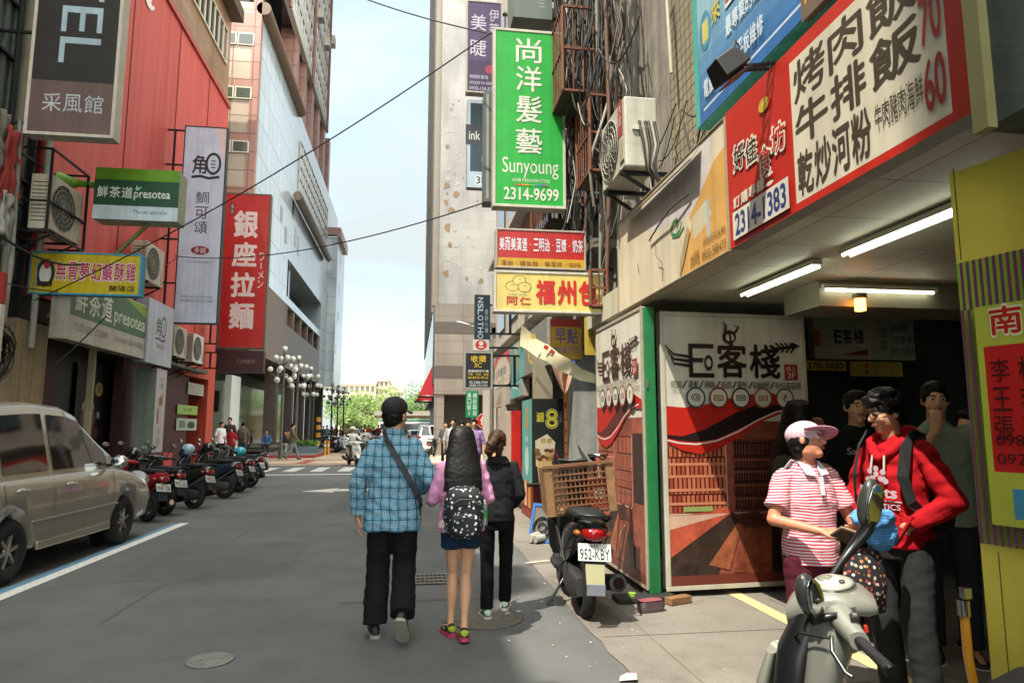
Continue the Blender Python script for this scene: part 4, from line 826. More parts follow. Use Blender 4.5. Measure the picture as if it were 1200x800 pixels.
# yellow boards by the silver pillar
def yb(f): f.R(0, 0, 1, 1, '#b8902c'); f.R(0, 0, 1, .2, '#9c2f22'); f.TW('早點', .12, .24, .9, .62, '#5c5678', .03); f.T('MINUTES', .1, .68, .92, .86, '#6a6484', .02)
o, W_, H_ = onY(645, 374, 681, 421, 9.1)
sign('yellow_board', 'mustard yellow board with violet lettering behind the cloth pennants', 'sign', o, 0, W_, H_, .05, yb, '#9c7a2a', .0, brackets=arms(XW, (.5,)))
o, W_, H_ = onY(685, 372, 698, 416, 8.4)
sign('yellow_strip_sign', 'short yellow hanging strip with a red mark beside the cable bundle', 'sign', o, 0, W_, H_, .04, lambda f: (f.R(0, 0, 1, 1, '#b39a3c'), f.R(.3, .05, .7, .2, '#a32a22'), f.TV('福州', .25, .3, .75, .8, '#8a7420', 0)), '#a38c3a', .0, brackets=arms(XW, (.9,)))
o, W_, H_ = onY(661, 440, 671, 566, 9.6)
sign('orange_banner', 'narrow orange upright banner with a red edge beside the silver pillar', 'sign', o, 0, W_, H_, .04, lambda f: (f.R(0, 0, 1, 1, '#b47f34'), f.R(0, .25, .3, 1, '#a8312a'), f.TV('招牌滷味雞排', .03, .3, .27, .95, '#d0b58a', 0)), '#a8752f', .0)
# cloth pennants
def cloth(name, label, pts3, art=None, c='#b9b08e'):
    c0 = sum((V3(p) for p in pts3), V3())/len(pts3); t = thing(name, label, 'pennant', c0); n_ = 14; A, B, C_, D = [V3(p)-c0 for p in pts3]; f = MB(); m = M(c, .8, var=.2)
    G_ = []
    for j in range(7):
        for i in range(n_+1):
            u, v = i/n_, j/6; p = A*(1-u)*(1-v)+B*u*(1-v)+C_*u*v+D*(1-u)*v; p.y += .05*math.sin(u*9+v*2); p.z += -.05*math.sin(u*math.pi)+.012*math.sin(u*22); G_.append(p)
    f.add(G_, [(j*(n_+1)+i, j*(n_+1)+i+1, (j+1)*(n_+1)+i+1, (j+1)*(n_+1)+i) for j in range(6) for i in range(n_)], m, True); f.build('cloth', t)
    if art: art(t, c0)
    return t
def ribbon_marks(t, c0):
    f = MB()
    for k, (px, py, c) in enumerate(((640, 407, '#a82c26'), (647, 412, '#a82c26'), (655, 417, '#a83a2a'), (664, 421, '#3c4a8a'), (672, 425, '#4a5a9a'), (625, 394, '#b8a03a'))):
        p = PY(px, py, 8.28)-c0; f.box(p, (.06, .004, .05), S(c), rot=(0, R(25+k*17), 0))
    f.build('print', t)
cloth('ribbon_banner', 'long cream yellow cloth banner drooping across the shop row', (PY(611, 380, 8.5), PY(702, 441, 8.1), PY(700, 452, 8.1), PY(610, 405, 8.5)), ribbon_marks)
cloth('triangle_pennant', 'pinkish triangular pennant hanging below the long cloth banner', (PY(640, 410, 8.7), PY(674, 430, 8.6), PY(664, 458, 8.6), PY(658, 455, 8.7)), None, '#a5806a')

# ---- near arcade signboards (canopy line)
tz = PX(853, 131, XR).z
def board(name, label, x0, x1, ztop, zbot, art, X=XR, T=.12, cab='#8d8878', frame=0, fc=None):
    Y0, Y1 = PX(x0, 200, X).y, PX(x1, 200, X).y
    return sign(name, label, 'sign', V3((X+T/2, (Y0+Y1)/2, zbot)), R(-90), Y0-Y1, ztop-zbot, T, art, cab, frame, fc)
def menu(f):
    f.R(0, 0, 1, 1, '#b02418'); wc = '#c4bda8'; f.R(.40, .09, .955, .955, wc); kc = '#40382c'
    for ch, a, b in zip('烤肉飯', (.415, .578, .73), (.565, .715, .89)): f.T(ch, a, .115, b, .375, kc, .03)
    for ch, a, b in zip('牛排飯', (.415, .578, .73), (.565, .715, .89)): f.T(ch, a, .395, b, .64, kc, .03)
    for ch, a, b in zip('乾炒河粉', (.415, .495, .572, .65), (.488, .568, .645, .722)): f.T(ch, a, .67, b, .93, kc, .03)
    f.TW('牛肉豬肉海鮮', .735, .7, .89, .84, kc, .0); f.T('70', .892, .36, .95, .60, '#9c2428', .03); f.T('60', .892, .66, .95, .90, '#8c2428', .03)
    for i, (ch, c) in enumerate(zip('好佳食坊', ('#2a221e', '#2a221e', '#b02418', '#b02418'))):
        u, v = .05+.08*i, .3+.03*i+(.1 if i == 2 else 0); f.T(ch, u-.006, v-.01, u+.084, v+.2, '#cfc6b4', .07); f.T(ch, u+.004, v+.01, u+.076, v+.185, c, .02)
    f.E(.26, .2, .03, .045, '#c0a23a')
    f.TW('訂購專線:', .04, .66, .30, .745, '#c9c2b2', .045); f.R(.035, .765, .375, .96, '#c9c4b6'); f.T('2314-1383', .05, .785, .36, .94, '#27366c', .05)
board('menu_signboard', 'red and white lunch menu board with big brush characters on the arcade canopy', 853, 1146, tz, CZ, menu)
def torn(f):
    f.R(0, 0, 1, 1, '#ccc2a8'); f.G([(.3, .08), (.93, .02), (.86, .36), (.78, .5), (.70, .5), (.42, .42), (.33, .3)], '#c6bfbb'); f.G([(.74, .54), (.93, .24), (1, .2), (1, 1), (.66, 1), (.72, .78), (.76, .6)], '#c99a55')
    f.G([(.76, .56), (.86, .5), (.90, .64), (.83, .72), (.77, .75)], '#c4b899'); f.R(.865, .5, .885, .82, '#9fb0b4')
    for k in range(7):
        a = k*.9; f.L([(.63+.05*math.cos(a+q)*(1-.1*k), .52+.09*math.sin(a+q)*(1-.1*k)) for q in (0, .6, 1.2, 1.8)], .022, '#2f7d50')
    f.L([(.6, .6), (.66, .63), (.7, .58)], .02, '#2f7d50'); f.TW('食尚早餐', .74, .86, .81, .98, '#7a5a30', 0); f.T('(02)2312690', .84, .80, .985, .87, '#6d5434', .0); f.T('0932-340473', .83, .9, .985, .97, '#6d5434', 0)
    f.L([(.25, .6), (.26, .72)], .012, '#5c5344'); f.G([(.655, 1), (.665, .85), (.73, .6), (.75, .66), (.69, .9)], '#a58f6a')
t = board('torn_signboard', 'blank cream signboard with torn orange and lilac sheets on the arcade canopy', 722.5, 852.4, tz-.02, CZ-.01, torn, cab='#b8ac92', frame=.012, fc='#8b826c')
f = MB(); w_ = 1.25; f.tube([(.7, -.09, .62), (.35, -.12, .6), (0, -.1, .55), (-.25, -.085, .5)], .008, M('#5c5446')); f.tube([(-.1, -.08, .45), (-.05, -.1, .3), (.05, -.085, .22), (.06, -.085, .05)], .003, bk); f.build('loose_wire', t)
f = MB(); f.add([(-.9, -.075, .9), (.9, -.075, .92), (.92, -.16, .80), (-.9, -.13, .85)], [(0, 1, 2, 3)], M('#8d8672', .5, metal=.4, var=.3)); f.build('bent_flashing', t, solid=.01)
def blue(f):
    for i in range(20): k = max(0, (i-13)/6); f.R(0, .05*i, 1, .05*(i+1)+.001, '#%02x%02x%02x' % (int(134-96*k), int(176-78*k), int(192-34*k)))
    f.R(0, 0, .045, 1, '#3f9c90'); ring = '#b5cad2'
    f.L([(.08, .965), (.98, .965)], .007, ring); f.L([(.98, .965), (.98, .75)], .005, ring)
    for u, v, ch in ((.12, .73, '1'), (.30, .60, '4'), (.62, .5, '7')): f.E(u, v, .05, .06, '#3c7f9c'); f.E(u+.01, v+.005, .036, .045, '#5a9ab2'); f.T(ch, u-.025, v-.03, u+.025, v+.035, '#c9bd5a', .03)
    f.T('CDEM', .38, .53, .75, .62, '#b4b87a', .02); f.T('來', .18, .68, .26, .75, '#c9bd5a', .03)
    for i, ch in enumerate('上寶玲瓏'): f.T(ch, .3+.13*i, .645, .42+.13*i, .75, '#d4d6d8', .07); f.T(ch, .308+.13*i, .655, .412+.13*i, .74, '#a82438', .03)
    f.TW('最專業的維修團隊', .3, .78, .72, .835, '#d4dce0', .02); f.TW('速度!!', .74, .77, .9, .84, '#c9bd5a', .03); f.TW('電腦·手機·平板維修', .1, .885, .58, .94, '#d4dce0', .02)
XB2 = XR+.1
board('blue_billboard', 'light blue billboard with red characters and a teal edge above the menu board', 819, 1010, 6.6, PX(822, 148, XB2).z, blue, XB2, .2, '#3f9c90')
Y0 = PX(956, 0, XB2).y
board('brown_signboard', 'brown board with a gold character peeping out at the top beside the blue billboard', 950, 1050, 5.9, PX(985, 0, XR).z+.12, lambda f: (f.R(0, 0, 1, 1, '#6a5a48'), f.TV('營業', .05, .5, .3, .98, '#b79a3c', .04)), XR+.03, .05, '#5c4f42')
# floodlight
b0 = PX(905, 74, XR); h0 = PY(851, 78, b0.y-.05)
t = thing('floodlight', 'black floodlight on a lattice arm sticking out over the menu board', 'lamp', b0); d = h0-b0
f = MB()
for q in (-.035, .035): f.bar((0, q, -.02), (d.x*.75, d.y*.75+q, d.z), .012, bk)
for i in range(6): f.bar((d.x*.75*i/6, -.035, d.z*i/6), (d.x*.75*(i+1)/6, .035, d.z*(i+1)/6), .01, bk)
f.bar((0, 0, 0), (.08, 0, -.5), .014, bk); f.build('arm', t)
MB().box((d.x, d.y, d.z), (.2, .19, .13), M('#1c1d1a', .5), rot=(0, R(-38), 0), tap=.75).build('housing', t, bevel=.01)
MB().box((d.x+.055, d.y, d.z-.07), (.17, .165, .006), glass('#2e2f29', .15), rot=(0, R(-38), 0)).build('lens', t)
f = MB().tube([(d.x*.85, d.y, d.z+.1), (d.x*.8, d.y, d.z+.17), (d.x*.72, d.y, d.z+.13), (d.x*.8, d.y, d.z+.07)], .008, bk); f.build('cable', t)
# right air conditioner
y_ = 6.36
t = ac((2.10, y_, PY(745, 196, 5.98).z), R(-90), 'big grey white air conditioner with a red tag high on the tiled wall', (.8, .32, .7), '#b5b1a3', None, True)
g = MB()
for k in range(6): g.tube([(.41, -.02+.03*k, .45), (.46, 0+.03*k, .2), (.42+.03*k, .05, -.05), (.4, .3, -.25-.04*k)], .014, M(('#3c3a36', '#8d8778', '#2a2a2a')[k % 3], .6))
g.bx(.4, .425, -.09, .09, .36, .4, M('#c0bba9', .5)); g.build('pipe_bundle', t)
# E panels
BOOK = brickmat('books', '#8a3c2c', '#b06a4c', '#4a1a14', w=.045, h=.17, ms=.008, axis='XZ', off=.3, bump=0, rough=.35, streak=0)
BOOK2 = brickmat('books2', '#5a3a34', '#7d4438', '#1f100d', w=.03, h=.12, ms=.008, axis='XZ', off=.3, bump=0, rough=.35, streak=0)
def epanel(f, narrow=False):
    wc = '#cbc6b6' if narrow else '#c6c4b6'; kc = '#3c1a18' if narrow else '#191716'; f.R(0, 0, 1, 1, wc); A = f.W/f.H
    f.R(0, .40, 1, 1, M('#94503f', .4, var=.5, scale=5, streak=.3))
    f.R(.0, .50, .40, .74, BOOK); f.R(.46, .47, .78, .74, BOOK2 if not narrow else BOOK); f.R(.8, .46, 1, .72, '#3a2a26')
    for v in (.545, .59, .64, .69): f.R(.46, v, .78, v+.006, '#8d5a4a'); f.R(0, v+.012, .4, v+.022, '#c07a5c')
    for a, b in ((0, .405), (.455, .785)): f.L([(a, .745), (b-.02, .745), (b, .735), (b, .47)], .006, '#b79a88')
    f.G([(0, .76), (.4, .72), (.44, .75), (0, .9)], M('#b0523c', .4, var=.45, scale=8)); f.G([(0, .75), (.42, .745), (0, .8)], '#c2a08c'); f.G([(0, .9), (.44, .74), (.5, .78), (.3, .98), (0, .98)], M('#3a2c25', .4, var=.6, scale=7, streak=.3))
    PH = lambda c: M(c, .4, var=.6, scale=7, streak=.3)
    f.G([(.26, .93), (.47, .78), (.5, .79), (.4, .95)], PH('#9a5a3e')); f.G([(.42, .96), (.58, .8), (.72, .8), (.70, .97)], PH('#8d4a34')); f.G([(.7, .97), (.72, .72), (.76, .76), (.8, .97)], PH('#2e211c'))
    f.G([(.44, .75), (.62, .74), (.72, .8), (.52, .8)], PH('#5a342a'))
    f.R(0, .965, 1, 1, '#6a3226'); f.R(.1, .718, .3, .736, '#8a9a5a')
    if not narrow: f.R(.80, .66, .97, .985, PH('#a89672'))
    else: f.L([(.55, .93), (.5, .87), (.62, .82), (.66, .88), (.66, .94)], .006, '#b5a898')
    # waves
    f.G([(0, .345), (.12, .35), (.3, .335), (.55, .30), (.75, .29), (1, .335), (1, .37), (.85, .365), (.68, .40), (.52, .455), (.36, .505), (.22, .525), (.1, .51), (0, .48)], '#b0241a')
    f.G([(0, .452), (.1, .458), (.25, .435), (.5, .365), (.65, .335), (.9, .34), (.72, .375), (.55, .42), (.35, .468), (.2, .48), (.1, .475), (0, .465)], '#221716' if not narrow else '#5a2622')
    f.L([(0, .472), (.08, .483), (.2, .488), (.34, .476), (.5, .44), (.64, .398), (.78, .365), (.95, .352)], .006, '#cfc6bc')
    # title
    f.R(.165, .105, .195, .235, kc); f.R(.165, .105, .345, .122, kc); f.R(.165, .16, .33, .177, kc); f.R(.165, .218, .345, .235, kc)
    f.E(.305, .178, .04, .042*A*1.1, wc); f.E(.305, .178, .032, .03, kc); f.E(.305, .178, .018, .016, wc)
    f.T('客', .365, .095, .585, .235, kc, .03); f.T('棧', .60, .10, .83, .235, kc, .03)
    for k in range(3): f.L([(.0+.02*k, .115+.022*k), (.06, .148+.018*k), (.17, .155+.018*k)], .004, kc, .012)
    f.L([(.78, .12), (.87, .112), (.95, .105)], .012, kc)
    for k in range(4): f.L([(.8+.035*k, .093), (.835+.035*k, .112), (.805+.035*k, .132)], .008, kc)
    f.G([(.92, .088), (.985, .103), (.92, .12)], kc)
    f.E(.46, .075, .05, .027, kc); f.E(.465, .078, .03, .015, wc); f.L([(.43, .055), (.44, .03), (.42, .02)], .012, kc, .004); f.L([(.5, .06), (.53, .035), (.5, .03)], .012, kc, .004); f.L([(.45, .1), (.47, .09), (.46, .06)], .01, kc)
    f.R(.855, .178, .955, .238, '#8f2c28'); f.T('線上', .87, .186, .94, .206, wc, .0); f.T('2F', .875, .211, .935, .232, wc, .02)
    f.TW('雜誌/漫畫/網路/遊戲/電影/自助吧/背包客客棧', .03, .248, .97, .276, kc, .0, .04)
    for i, (u, c) in enumerate(zip((.2, .36, .52, .68, .84), ('#3a4a54', '#7d2f2c', '#2f3a40', '#8d5a44', '#5c4a48'))):
        f.E(u, .312, .068, .068*A, c); f.E(u, .312, .056, .056*A, wc); f.E(u, .312, .05, .05*A, c if i == 9 else wc)
        if i == 0: f.T('@', u-.035, .297, u+.035, .327, c, .02)
        elif i == 4: f.T('?', u-.016, .298, u+.018, .326, c, .03)
        else: f.R(u-.034, .302, u+.034, .323, c); f.R(u-.026, .306, u+.026, .319, wc); f.R(u-.02, .310, u+.02, .315, c)
tl = PZ(778, 697, .03); pw = 1.54; ang = R(4)
wx = tl.x+.02+math.cos(ang)*pw/2; wy = tl.y+.03+math.sin(ang)*pw/2
ph = PY(800, 366, tl.y).z-.07
t = sign('hostel_panel', 'wide white and red hostel panel facing the street walkers, half in canopy shade', 'sign', (wx, wy, .07), ang, pw, ph, .1, epanel, '#a8a492', .04, '#b8b4a2')
ny0, ny1 = PX(755, 540, XR-.03).y, PX(700, 540, XR-.03).y
t = sign('side_hostel_panel', 'narrow sunlit hostel panel standing along the pavement edge', 'sign', (XR+.03, (ny0+ny1)/2, .09), R(-90), ny1-ny0, ph+.02, .1, lambda f: epanel(f, True), '#a49a88', .03, '#9c9484')
t = thing('green_post', 'green corner post between the two hostel panels', 'post', (XR+.02, (ny0+tl.y)/2, .0)); MB().bx(-.03, .075, -.04, .1, .06, ph+.1, M('#1a6b3a', .5, var=.2, streak=.3)).build('post', t, bevel=.006); MB().bx(-.05, .13, -.06, .1, .0, .06, M('#2b2a27', .8)).build('foot', t)
MB().bx(-.02, .0, -.05, -.04, 1.9, 1.98, metal()).build('hinge', t)
# yellow wall at the right edge
yd = V3((.26, -.966, 0)); yo = V3((PY(1112, 205, 2.48).x, 2.48, 0)); yw = 1.2; ytop = PY(1112, 205, 2.48).z
ya = math.atan2(yd.y, yd.x)
def yellow(f):
    H = f.H; vz = lambda z: 1-z/H; f.R(0, 0, 1, 1, '#c9ba4a'); w_ = 1/yw
    f.R(0, vz(2.2), 1, vz(1.08), '#7f9e34')
    for i in range(40): f.R(.012*w_+.026*w_*i, vz(2.2), (.024+.026*i)*w_, vz(2.0), '#6a2f52')
    for i in range(3): f.R(.012*w_+.026*w_*i, vz(2.0), (.024+.026*i)*w_, vz(1.08), '#6a2f52')
    for i in range(40): f.R(.012*w_+.026*w_*i, vz(1.16), (.024+.026*i)*w_, vz(1.08), '#6a2f52')
    f.R(.075*w_, vz(2.0), 1, vz(1.16), '#a3a83c'); f.R(.1*w_, vz(1.84), 1, vz(1.36), '#b01f1c'); f.R(.16*w_, vz(1.30), 1, vz(1.19), '#3a7f9c')
    for i, ch in enumerate('南陽街'): f.T(ch, (.125+.15*i)*w_, vz(2.0), (.255+.15*i)*w_, vz(1.87), '#d0c9a0', .07); f.T(ch, (.13+.15*i)*w_, vz(1.99), (.25+.15*i)*w_, vz(1.88), '#a82018', .03)
    for i in range(10): f.T('李林記張王'[i % 5]+'', (.12+.1*(i % 4))*w_, vz(1.79-.11*(i//4)), (.19+.1*(i % 4))*w_, vz(1.70-.11*(i//4)), '#3c1210', 0)
    f.T('0981 0915', .12*w_, vz(1.5), .42*w_, vz(1.46), '#3c1210', 0); f.T('0929 1096', .12*w_, vz(1.43), .42*w_, vz(1.39), '#3c1210', 0)
    f.R(.045*w_, 0, .05*w_, vz(2.2), '#3c3a1c'); f.R(.09*w_, vz(1.06), .095*w_, 1, '#5c561f')
t = sign('yellow_shop_wall', 'tall yellow printed shop board with purple striped border at the photo edge', 'sign', yo+yd*(yw/2)+V3((.02, 0, 0)), ya, yw, ytop, .05, yellow, '#a38f55', .0)
# arcade lamps
def tubelamp(p0, p1, label, n_=2):
    p0, p1 = V3(p0), V3(p1); d = (p1-p0).normalized(); s_ = d.cross(V3((0, 0, 1))); t = thing('tube_lamp', label, 'ceiling lamp', (p0+p1)/2, group='fluorescent lamps under the arcade ceiling'); c = (p0+p1)/2
    MB().bar(p0-c+V3((0, 0, .03)), p1-c+V3((0, 0, .03)), .08 if n_ == 2 else .04, M('#b9b8a8', .5), .035).build('fixture', t)
    for k in range(n_): MB().cyl(p0-c+s_*(.028*(k*2-n_+1))+d*.03, p1-c+s_*(.028*(k*2-n_+1))-d*.03, .009, M('#eef4dc', .4, var=0, emit=7), 10).build('tube', t)
lz = CZ-.045
tubelamp((2.9, 4.5, lz), (2.9, 5.65, lz), 'twin fluorescent tube lamp running along the ceiling above the hostel panel')
tubelamp((2.92, 2.9, lz), (2.92, 4.22, lz), 'twin fluorescent tube lamp partly hidden by the yellow board')
tubelamp((3.35, 5.15, lz-.03), (4.4, 5.15, lz-.03), 'single fluorescent tube lamp set across the arcade above the orange lamp', 1)
bp = PY(1008, 357, 5.12)
t = thing('orange_lamp', 'small glowing orange glass lamp on the arcade beam', 'lamp', bp); MB().cyl((0, 0, .05), (0, 0, .09), .06, M('#6b5a3c', .5), 16).build('base', t); MB().cyl((0, 0, -.05), (0, 0, .05), .042, M('#ff9a38', .4, var=0, emit=7), 16).build('glass', t)
# signs inside the arcade
def inner(f):
    f.R(0, 0, 1, 1, '#a9a998'); f.T('E', .16, .3, .22, .62, '#26221f', .05); f.TW('客棧', .22, .28, .40, .62, '#26221f', .03); f.L([(.12, .8), (.25, .72), (.4, .66)], .06, '#c0b59a'); f.G([(.2, .9), (.42, .75), (.42, .9)], '#8a3c30'); f.R(0, .3, .05, .7, '#a35a4c')
    f.TV('漫畫', .52, .2, .58, .8, '#4a5a4c', 0); f.TW('雜誌網路', .62, .14, .75, .32, '#3a4238', 0); f.TW('遊戲電影自助', .62, .42, .95, .6, '#3a4238', 0); f.TW('背包客客棧歡迎光臨', .6, .7, .95, .88, '#3a4238', 0)
o, W_, H_ = onY(950, 374, 1095, 422, 7.)
sign('inner_hostel_sign', 'dim hostel signboard hanging deep inside the arcade', 'sign', o, 0, W_, H_, .12, inner, '#77766a', .0)
o, W_, H_ = onY(930, 423, 990, 434, 6.9)
sign('phone_strip_sign', 'small yellow strip with a phone number below the dim hostel signboard', 'sign', o, 0, W_, H_, .04, lambda f: (f.R(0, 0, 1, 1, '#a89a35'), f.T('2370-3830', .15, .15, .95, .85, '#2b2716', .04)), '#8d8238', .0)
o, W_, H_ = onY(996, 424, 1056, 441, 6.9)
sign('price_strip_sign', 'small yellow strip with faded red lettering below the dim hostel signboard', 'sign', o, 0, W_, H_, .04, lambda f: (f.R(0, 0, 1, 1, '#a8a04a'), f.TW('平日100元起', .08, .1, .7, .45, '#a8442c', 0), f.TW('假日120元', .08, .55, .6, .9, '#8d5a3a', 0)), '#8d8240', .0)
# ---- road signs
def pole(x, y, h, t, r_=.035, c='#8b8d8a'): MB().cyl((0, 0, 0), (0, 0, h), r_, metal(c), 12).build('pole', t)
p = PY(567, 493, 27.); t = thing('stop_sign', 'red octagonal stop sign on a pole above the shoppers heads', 'road sign', (p.x, 27, 0)); pole(0, 0, p.z+.25, t)
f = MB(); r_ = .31; f.prism([(r_*math.cos(R(22.5+45*k)), p.z+r_*math.sin(R(22.5+45*k))) for k in range(8)], -.06, -.045, S('#c9c5bd')); f.prism([(r_*.92*math.cos(R(22.5+45*k)), p.z+r_*.92*math.sin(R(22.5+45*k))) for k in range(8)], -.066, -.06, S('#b01f22')); f.build('plate', t)
f = Face(.62, .62, -.069, p.z-.31); f.T('停', .26, .22, .76, .76, '#d2cdc6', .03); f.l.build('lettering', t)
p = PY(553, 473, 26.); t = thing('street_name_sign', 'green upright road sign with two columns of white characters', 'road sign', (p.x, 26, 0)); pole(0, 0, p.z+.6, t)
z0, z1 = PY(553, 489, 26).z, PY(553, 458, 26).z; MB().bx(-.24, .24, -.07, -.05, z0, z1, S('#157a4c')).build('plate', t); f = Face(.46, z1-z0-.04, -.072, z0+.02); f.TV('漢口街一', .1, .04, .42, .97, '#c9d6cc', .01); f.TV('館前路段', .56, .04, .9, .97, '#c9d6cc', .01); f.l.build('lettering', t)
p = PY(571, 392, 21.); t = thing('street_lamp', 'grey street lamp with a curved arm reaching over the road', 'street lamp', (p.x+.15, 21, 0)); a = PY(535, 377, 21); e = PY(552, 382, 21); f = MB()
f.tube([(0, 0, 0), (0, 0, p.z-.2), (-.03, 0, p.z), (-.16, 0, (p.z+e.z)/2+.06), (e.x-p.x-.15, 0, e.z)], [.07, .05, .045, .04, .03], metal('#a5a7a2')); f.build('pole', t)
d = a-e; MB().rings([[V3((e.x-p.x-.15+d.x*q, s_*w_, e.z+d.z*q+zz*w_*.5)) for s_, zz in ((-1, 0), (-.6, 1), (.6, 1), (1, 0), (.6, -.6), (-.6, -.6))] for q, w_ in ((0, .03), (.15, .09), (.8, .08), (1, .02))], M('#b9bab3', .4)).build('lamp_head', t)
# ================================================================ overhead wires and the cable tangle
def sag(a, b, s_, n_=24): a, b = V3(a), V3(b); return [a+(b-a)*(i/n_)-V3((0, 0, 4*s_*(i/n_)*(1-i/n_))) for i in range(n_+1)]
wire = M('#1d1f20', .6, var=0)
def owire(label, a, b, s_, r_=.011):
    a, b = V3(a), V3(b); t = thing('overhead_wire', label, 'wire', a); MB().tube([p-a for p in sag(a, b, s_)], r_, wire, 6).build('cable', t)
owire('black wire slanting up across the street from the yellow sign to the green sign top', PY(40, 352, 13.3), PY(576, 38, 9.2), .25)
owire('black wire from the pale blue sign across the sky to the grey sign box', PY(205, 300, 19.4), PY(566, 238, 10.2), .35)
owire('short black wire crossing the top of the sky strip to the purple sign', PY(420, -4, 10.6), PY(577, 40, 9.4), .05)
owire('black wire dropping from the tea box sign past the shop fascia', PY(0, 275, 11.6), PY(95, 310, 13.4), .15, .02)
owire('loose black wire drooping in front of the tea fascia and the plaster pier', PY(60, 432, 13), PY(125, 370, 13.2), .02, .012)
owire('thin wire sagging between the steel cage and the yellow sign', PY(0, 330, 11.8), PY(210, 300, 19.4), .5, .012)
rc = random.Random(11); cc = [M(c, .6, var=.1) for c in ('#1b1c1b', '#2a2926', '#55524a', '#8d887b', '#171a1c', '#3c2f26')]
t = tag(thing('cable_tangle', '', 'cables', (2.35, 8.3, 0)), 'dense tangle of black and grey cables running down the wall beside the green sign', 'cables')
f = MB()
for i in range(120):
    x = rc.uniform(-.3, .3); y = rc.uniform(-.75, 1.9); pts = []; z = rc.uniform(3.4, 9); top = z+rc.uniform(1.2, 4)
    ph_ = rc.random()*6
    amp = rc.uniform(.02, .16)
    while z < top: pts.append((x+amp*math.sin(z*2.3+ph_)+rc.uniform(-.02, .02), y+amp*math.cos(z*1.7+ph_)+rc.uniform(-.03, .03), z)); z += .22
    if len(pts) > 2: f.tube(pts, rc.choice((.006, .009, .012, .02)), cc[i % 6], 5)
for i in range(60):
    a = V3((rc.uniform(-.35, .1), rc.uniform(-.6, 1.6), rc.uniform(3.3, 8.5))); b_ = a+V3((rc.uniform(-.2, .3), rc.uniform(-.9, .9), rc.uniform(-.8, .5)))
    f.tube(sag(a, b_, rc.uniform(.05, .4), 10), rc.choice((.006, .008, .012)), cc[i % 6], 5)
f.build('cable', t)
for i in range(5):
    y = -.45+.4*i; MB().tube([(.05*(i % 2)-.1, y, 2.6), (.02, y+.03, 5), (-.05, y, 9.5)], .028, M(('#5c4436', '#77746a', '#3a3a38')[i % 3], .6)).build('conduit', t)
rust = M('#6a412e', .8, var=.35, scale=20, bump=.2)
def cage(loc, dx, dy, dz, label, nb=5):
    t = thing('rusty_cage', label, 'cage', loc); f = MB()
    for x in (0, dx):
        for y in (0, dy): f.bar((x, y, 0), (x, y, dz), .035, rust)
    for z in (0, dz*.5, dz):
        for y in (0, dy): f.bar((0, y, z), (dx, y, z), .03, rust)
        for x in (0, dx): f.bar((x, 0, z), (x, dy, z), .03, rust)
    f.build('frame', t); f = MB()
    for i in range(1, nb*2): f.bar((0, dy*i/nb/2, 0), (0, dy*i/nb/2, dz), .014, rust)
    for i in range(1, nb): f.bar((dx*i/nb, 0, 0), (dx*i/nb, 0, dz), .014, rust)
    f.build('bar', t); MB().bx(.02, dx, .02, dy-.02, -.03, 0, M('#4a4034', .9, var=.3)).build('tray', t)
cage((1.9, 8.4, 6.0), .7, 1.1, 1.2, 'rusty steel window cage high above the big green sign and the cables')
cage((1.95, 9.6, 4.6), .65, 1.6, 1.3, 'rusty steel frame half hidden behind the big green sign')
cage((2.02, 7.6, 2.95), .2, .35, .42, 'small rusty bracket frame at the end of the pale yellow sign', 2)
cage((2.15, 8.0, 4.75), .45, .7, 1.0, 'rusty lattice frame tangled in the cables above the pale yellow sign', 3)
t = thing('drain_pipe', 'bent white pipe poking up from the tiled wall above the air conditioner', 'pipe', (2.6, 6.4, 5.2)); MB().tube([(0, 0, 0), (-.02, .05, 1.2), (-.12, .1, 1.35), (-.25, .1, 1.32), (-.28, .1, 1.2)], .02, M('#a59f8c', .5)).build('tube', t)
t = thing('wire_nest', 'loose grey wires hanging behind the air conditioner and the torn signboard', 'wires', (2.45, 6.2, 3.7)); f = MB()
for i in range(26):
    a = V3((rc.uniform(-.1, .25), rc.uniform(-1.0, .5), rc.uniform(0, .7))); b_ = a+V3((rc.uniform(-.1, .1), rc.uniform(-1, 1), rc.uniform(-.3, .5))); f.tube(sag(a, b_, rc.uniform(.05, .3), 9), rc.choice((.006, .009)), cc[(i*5) % 6], 5)
f.build('cable', t)
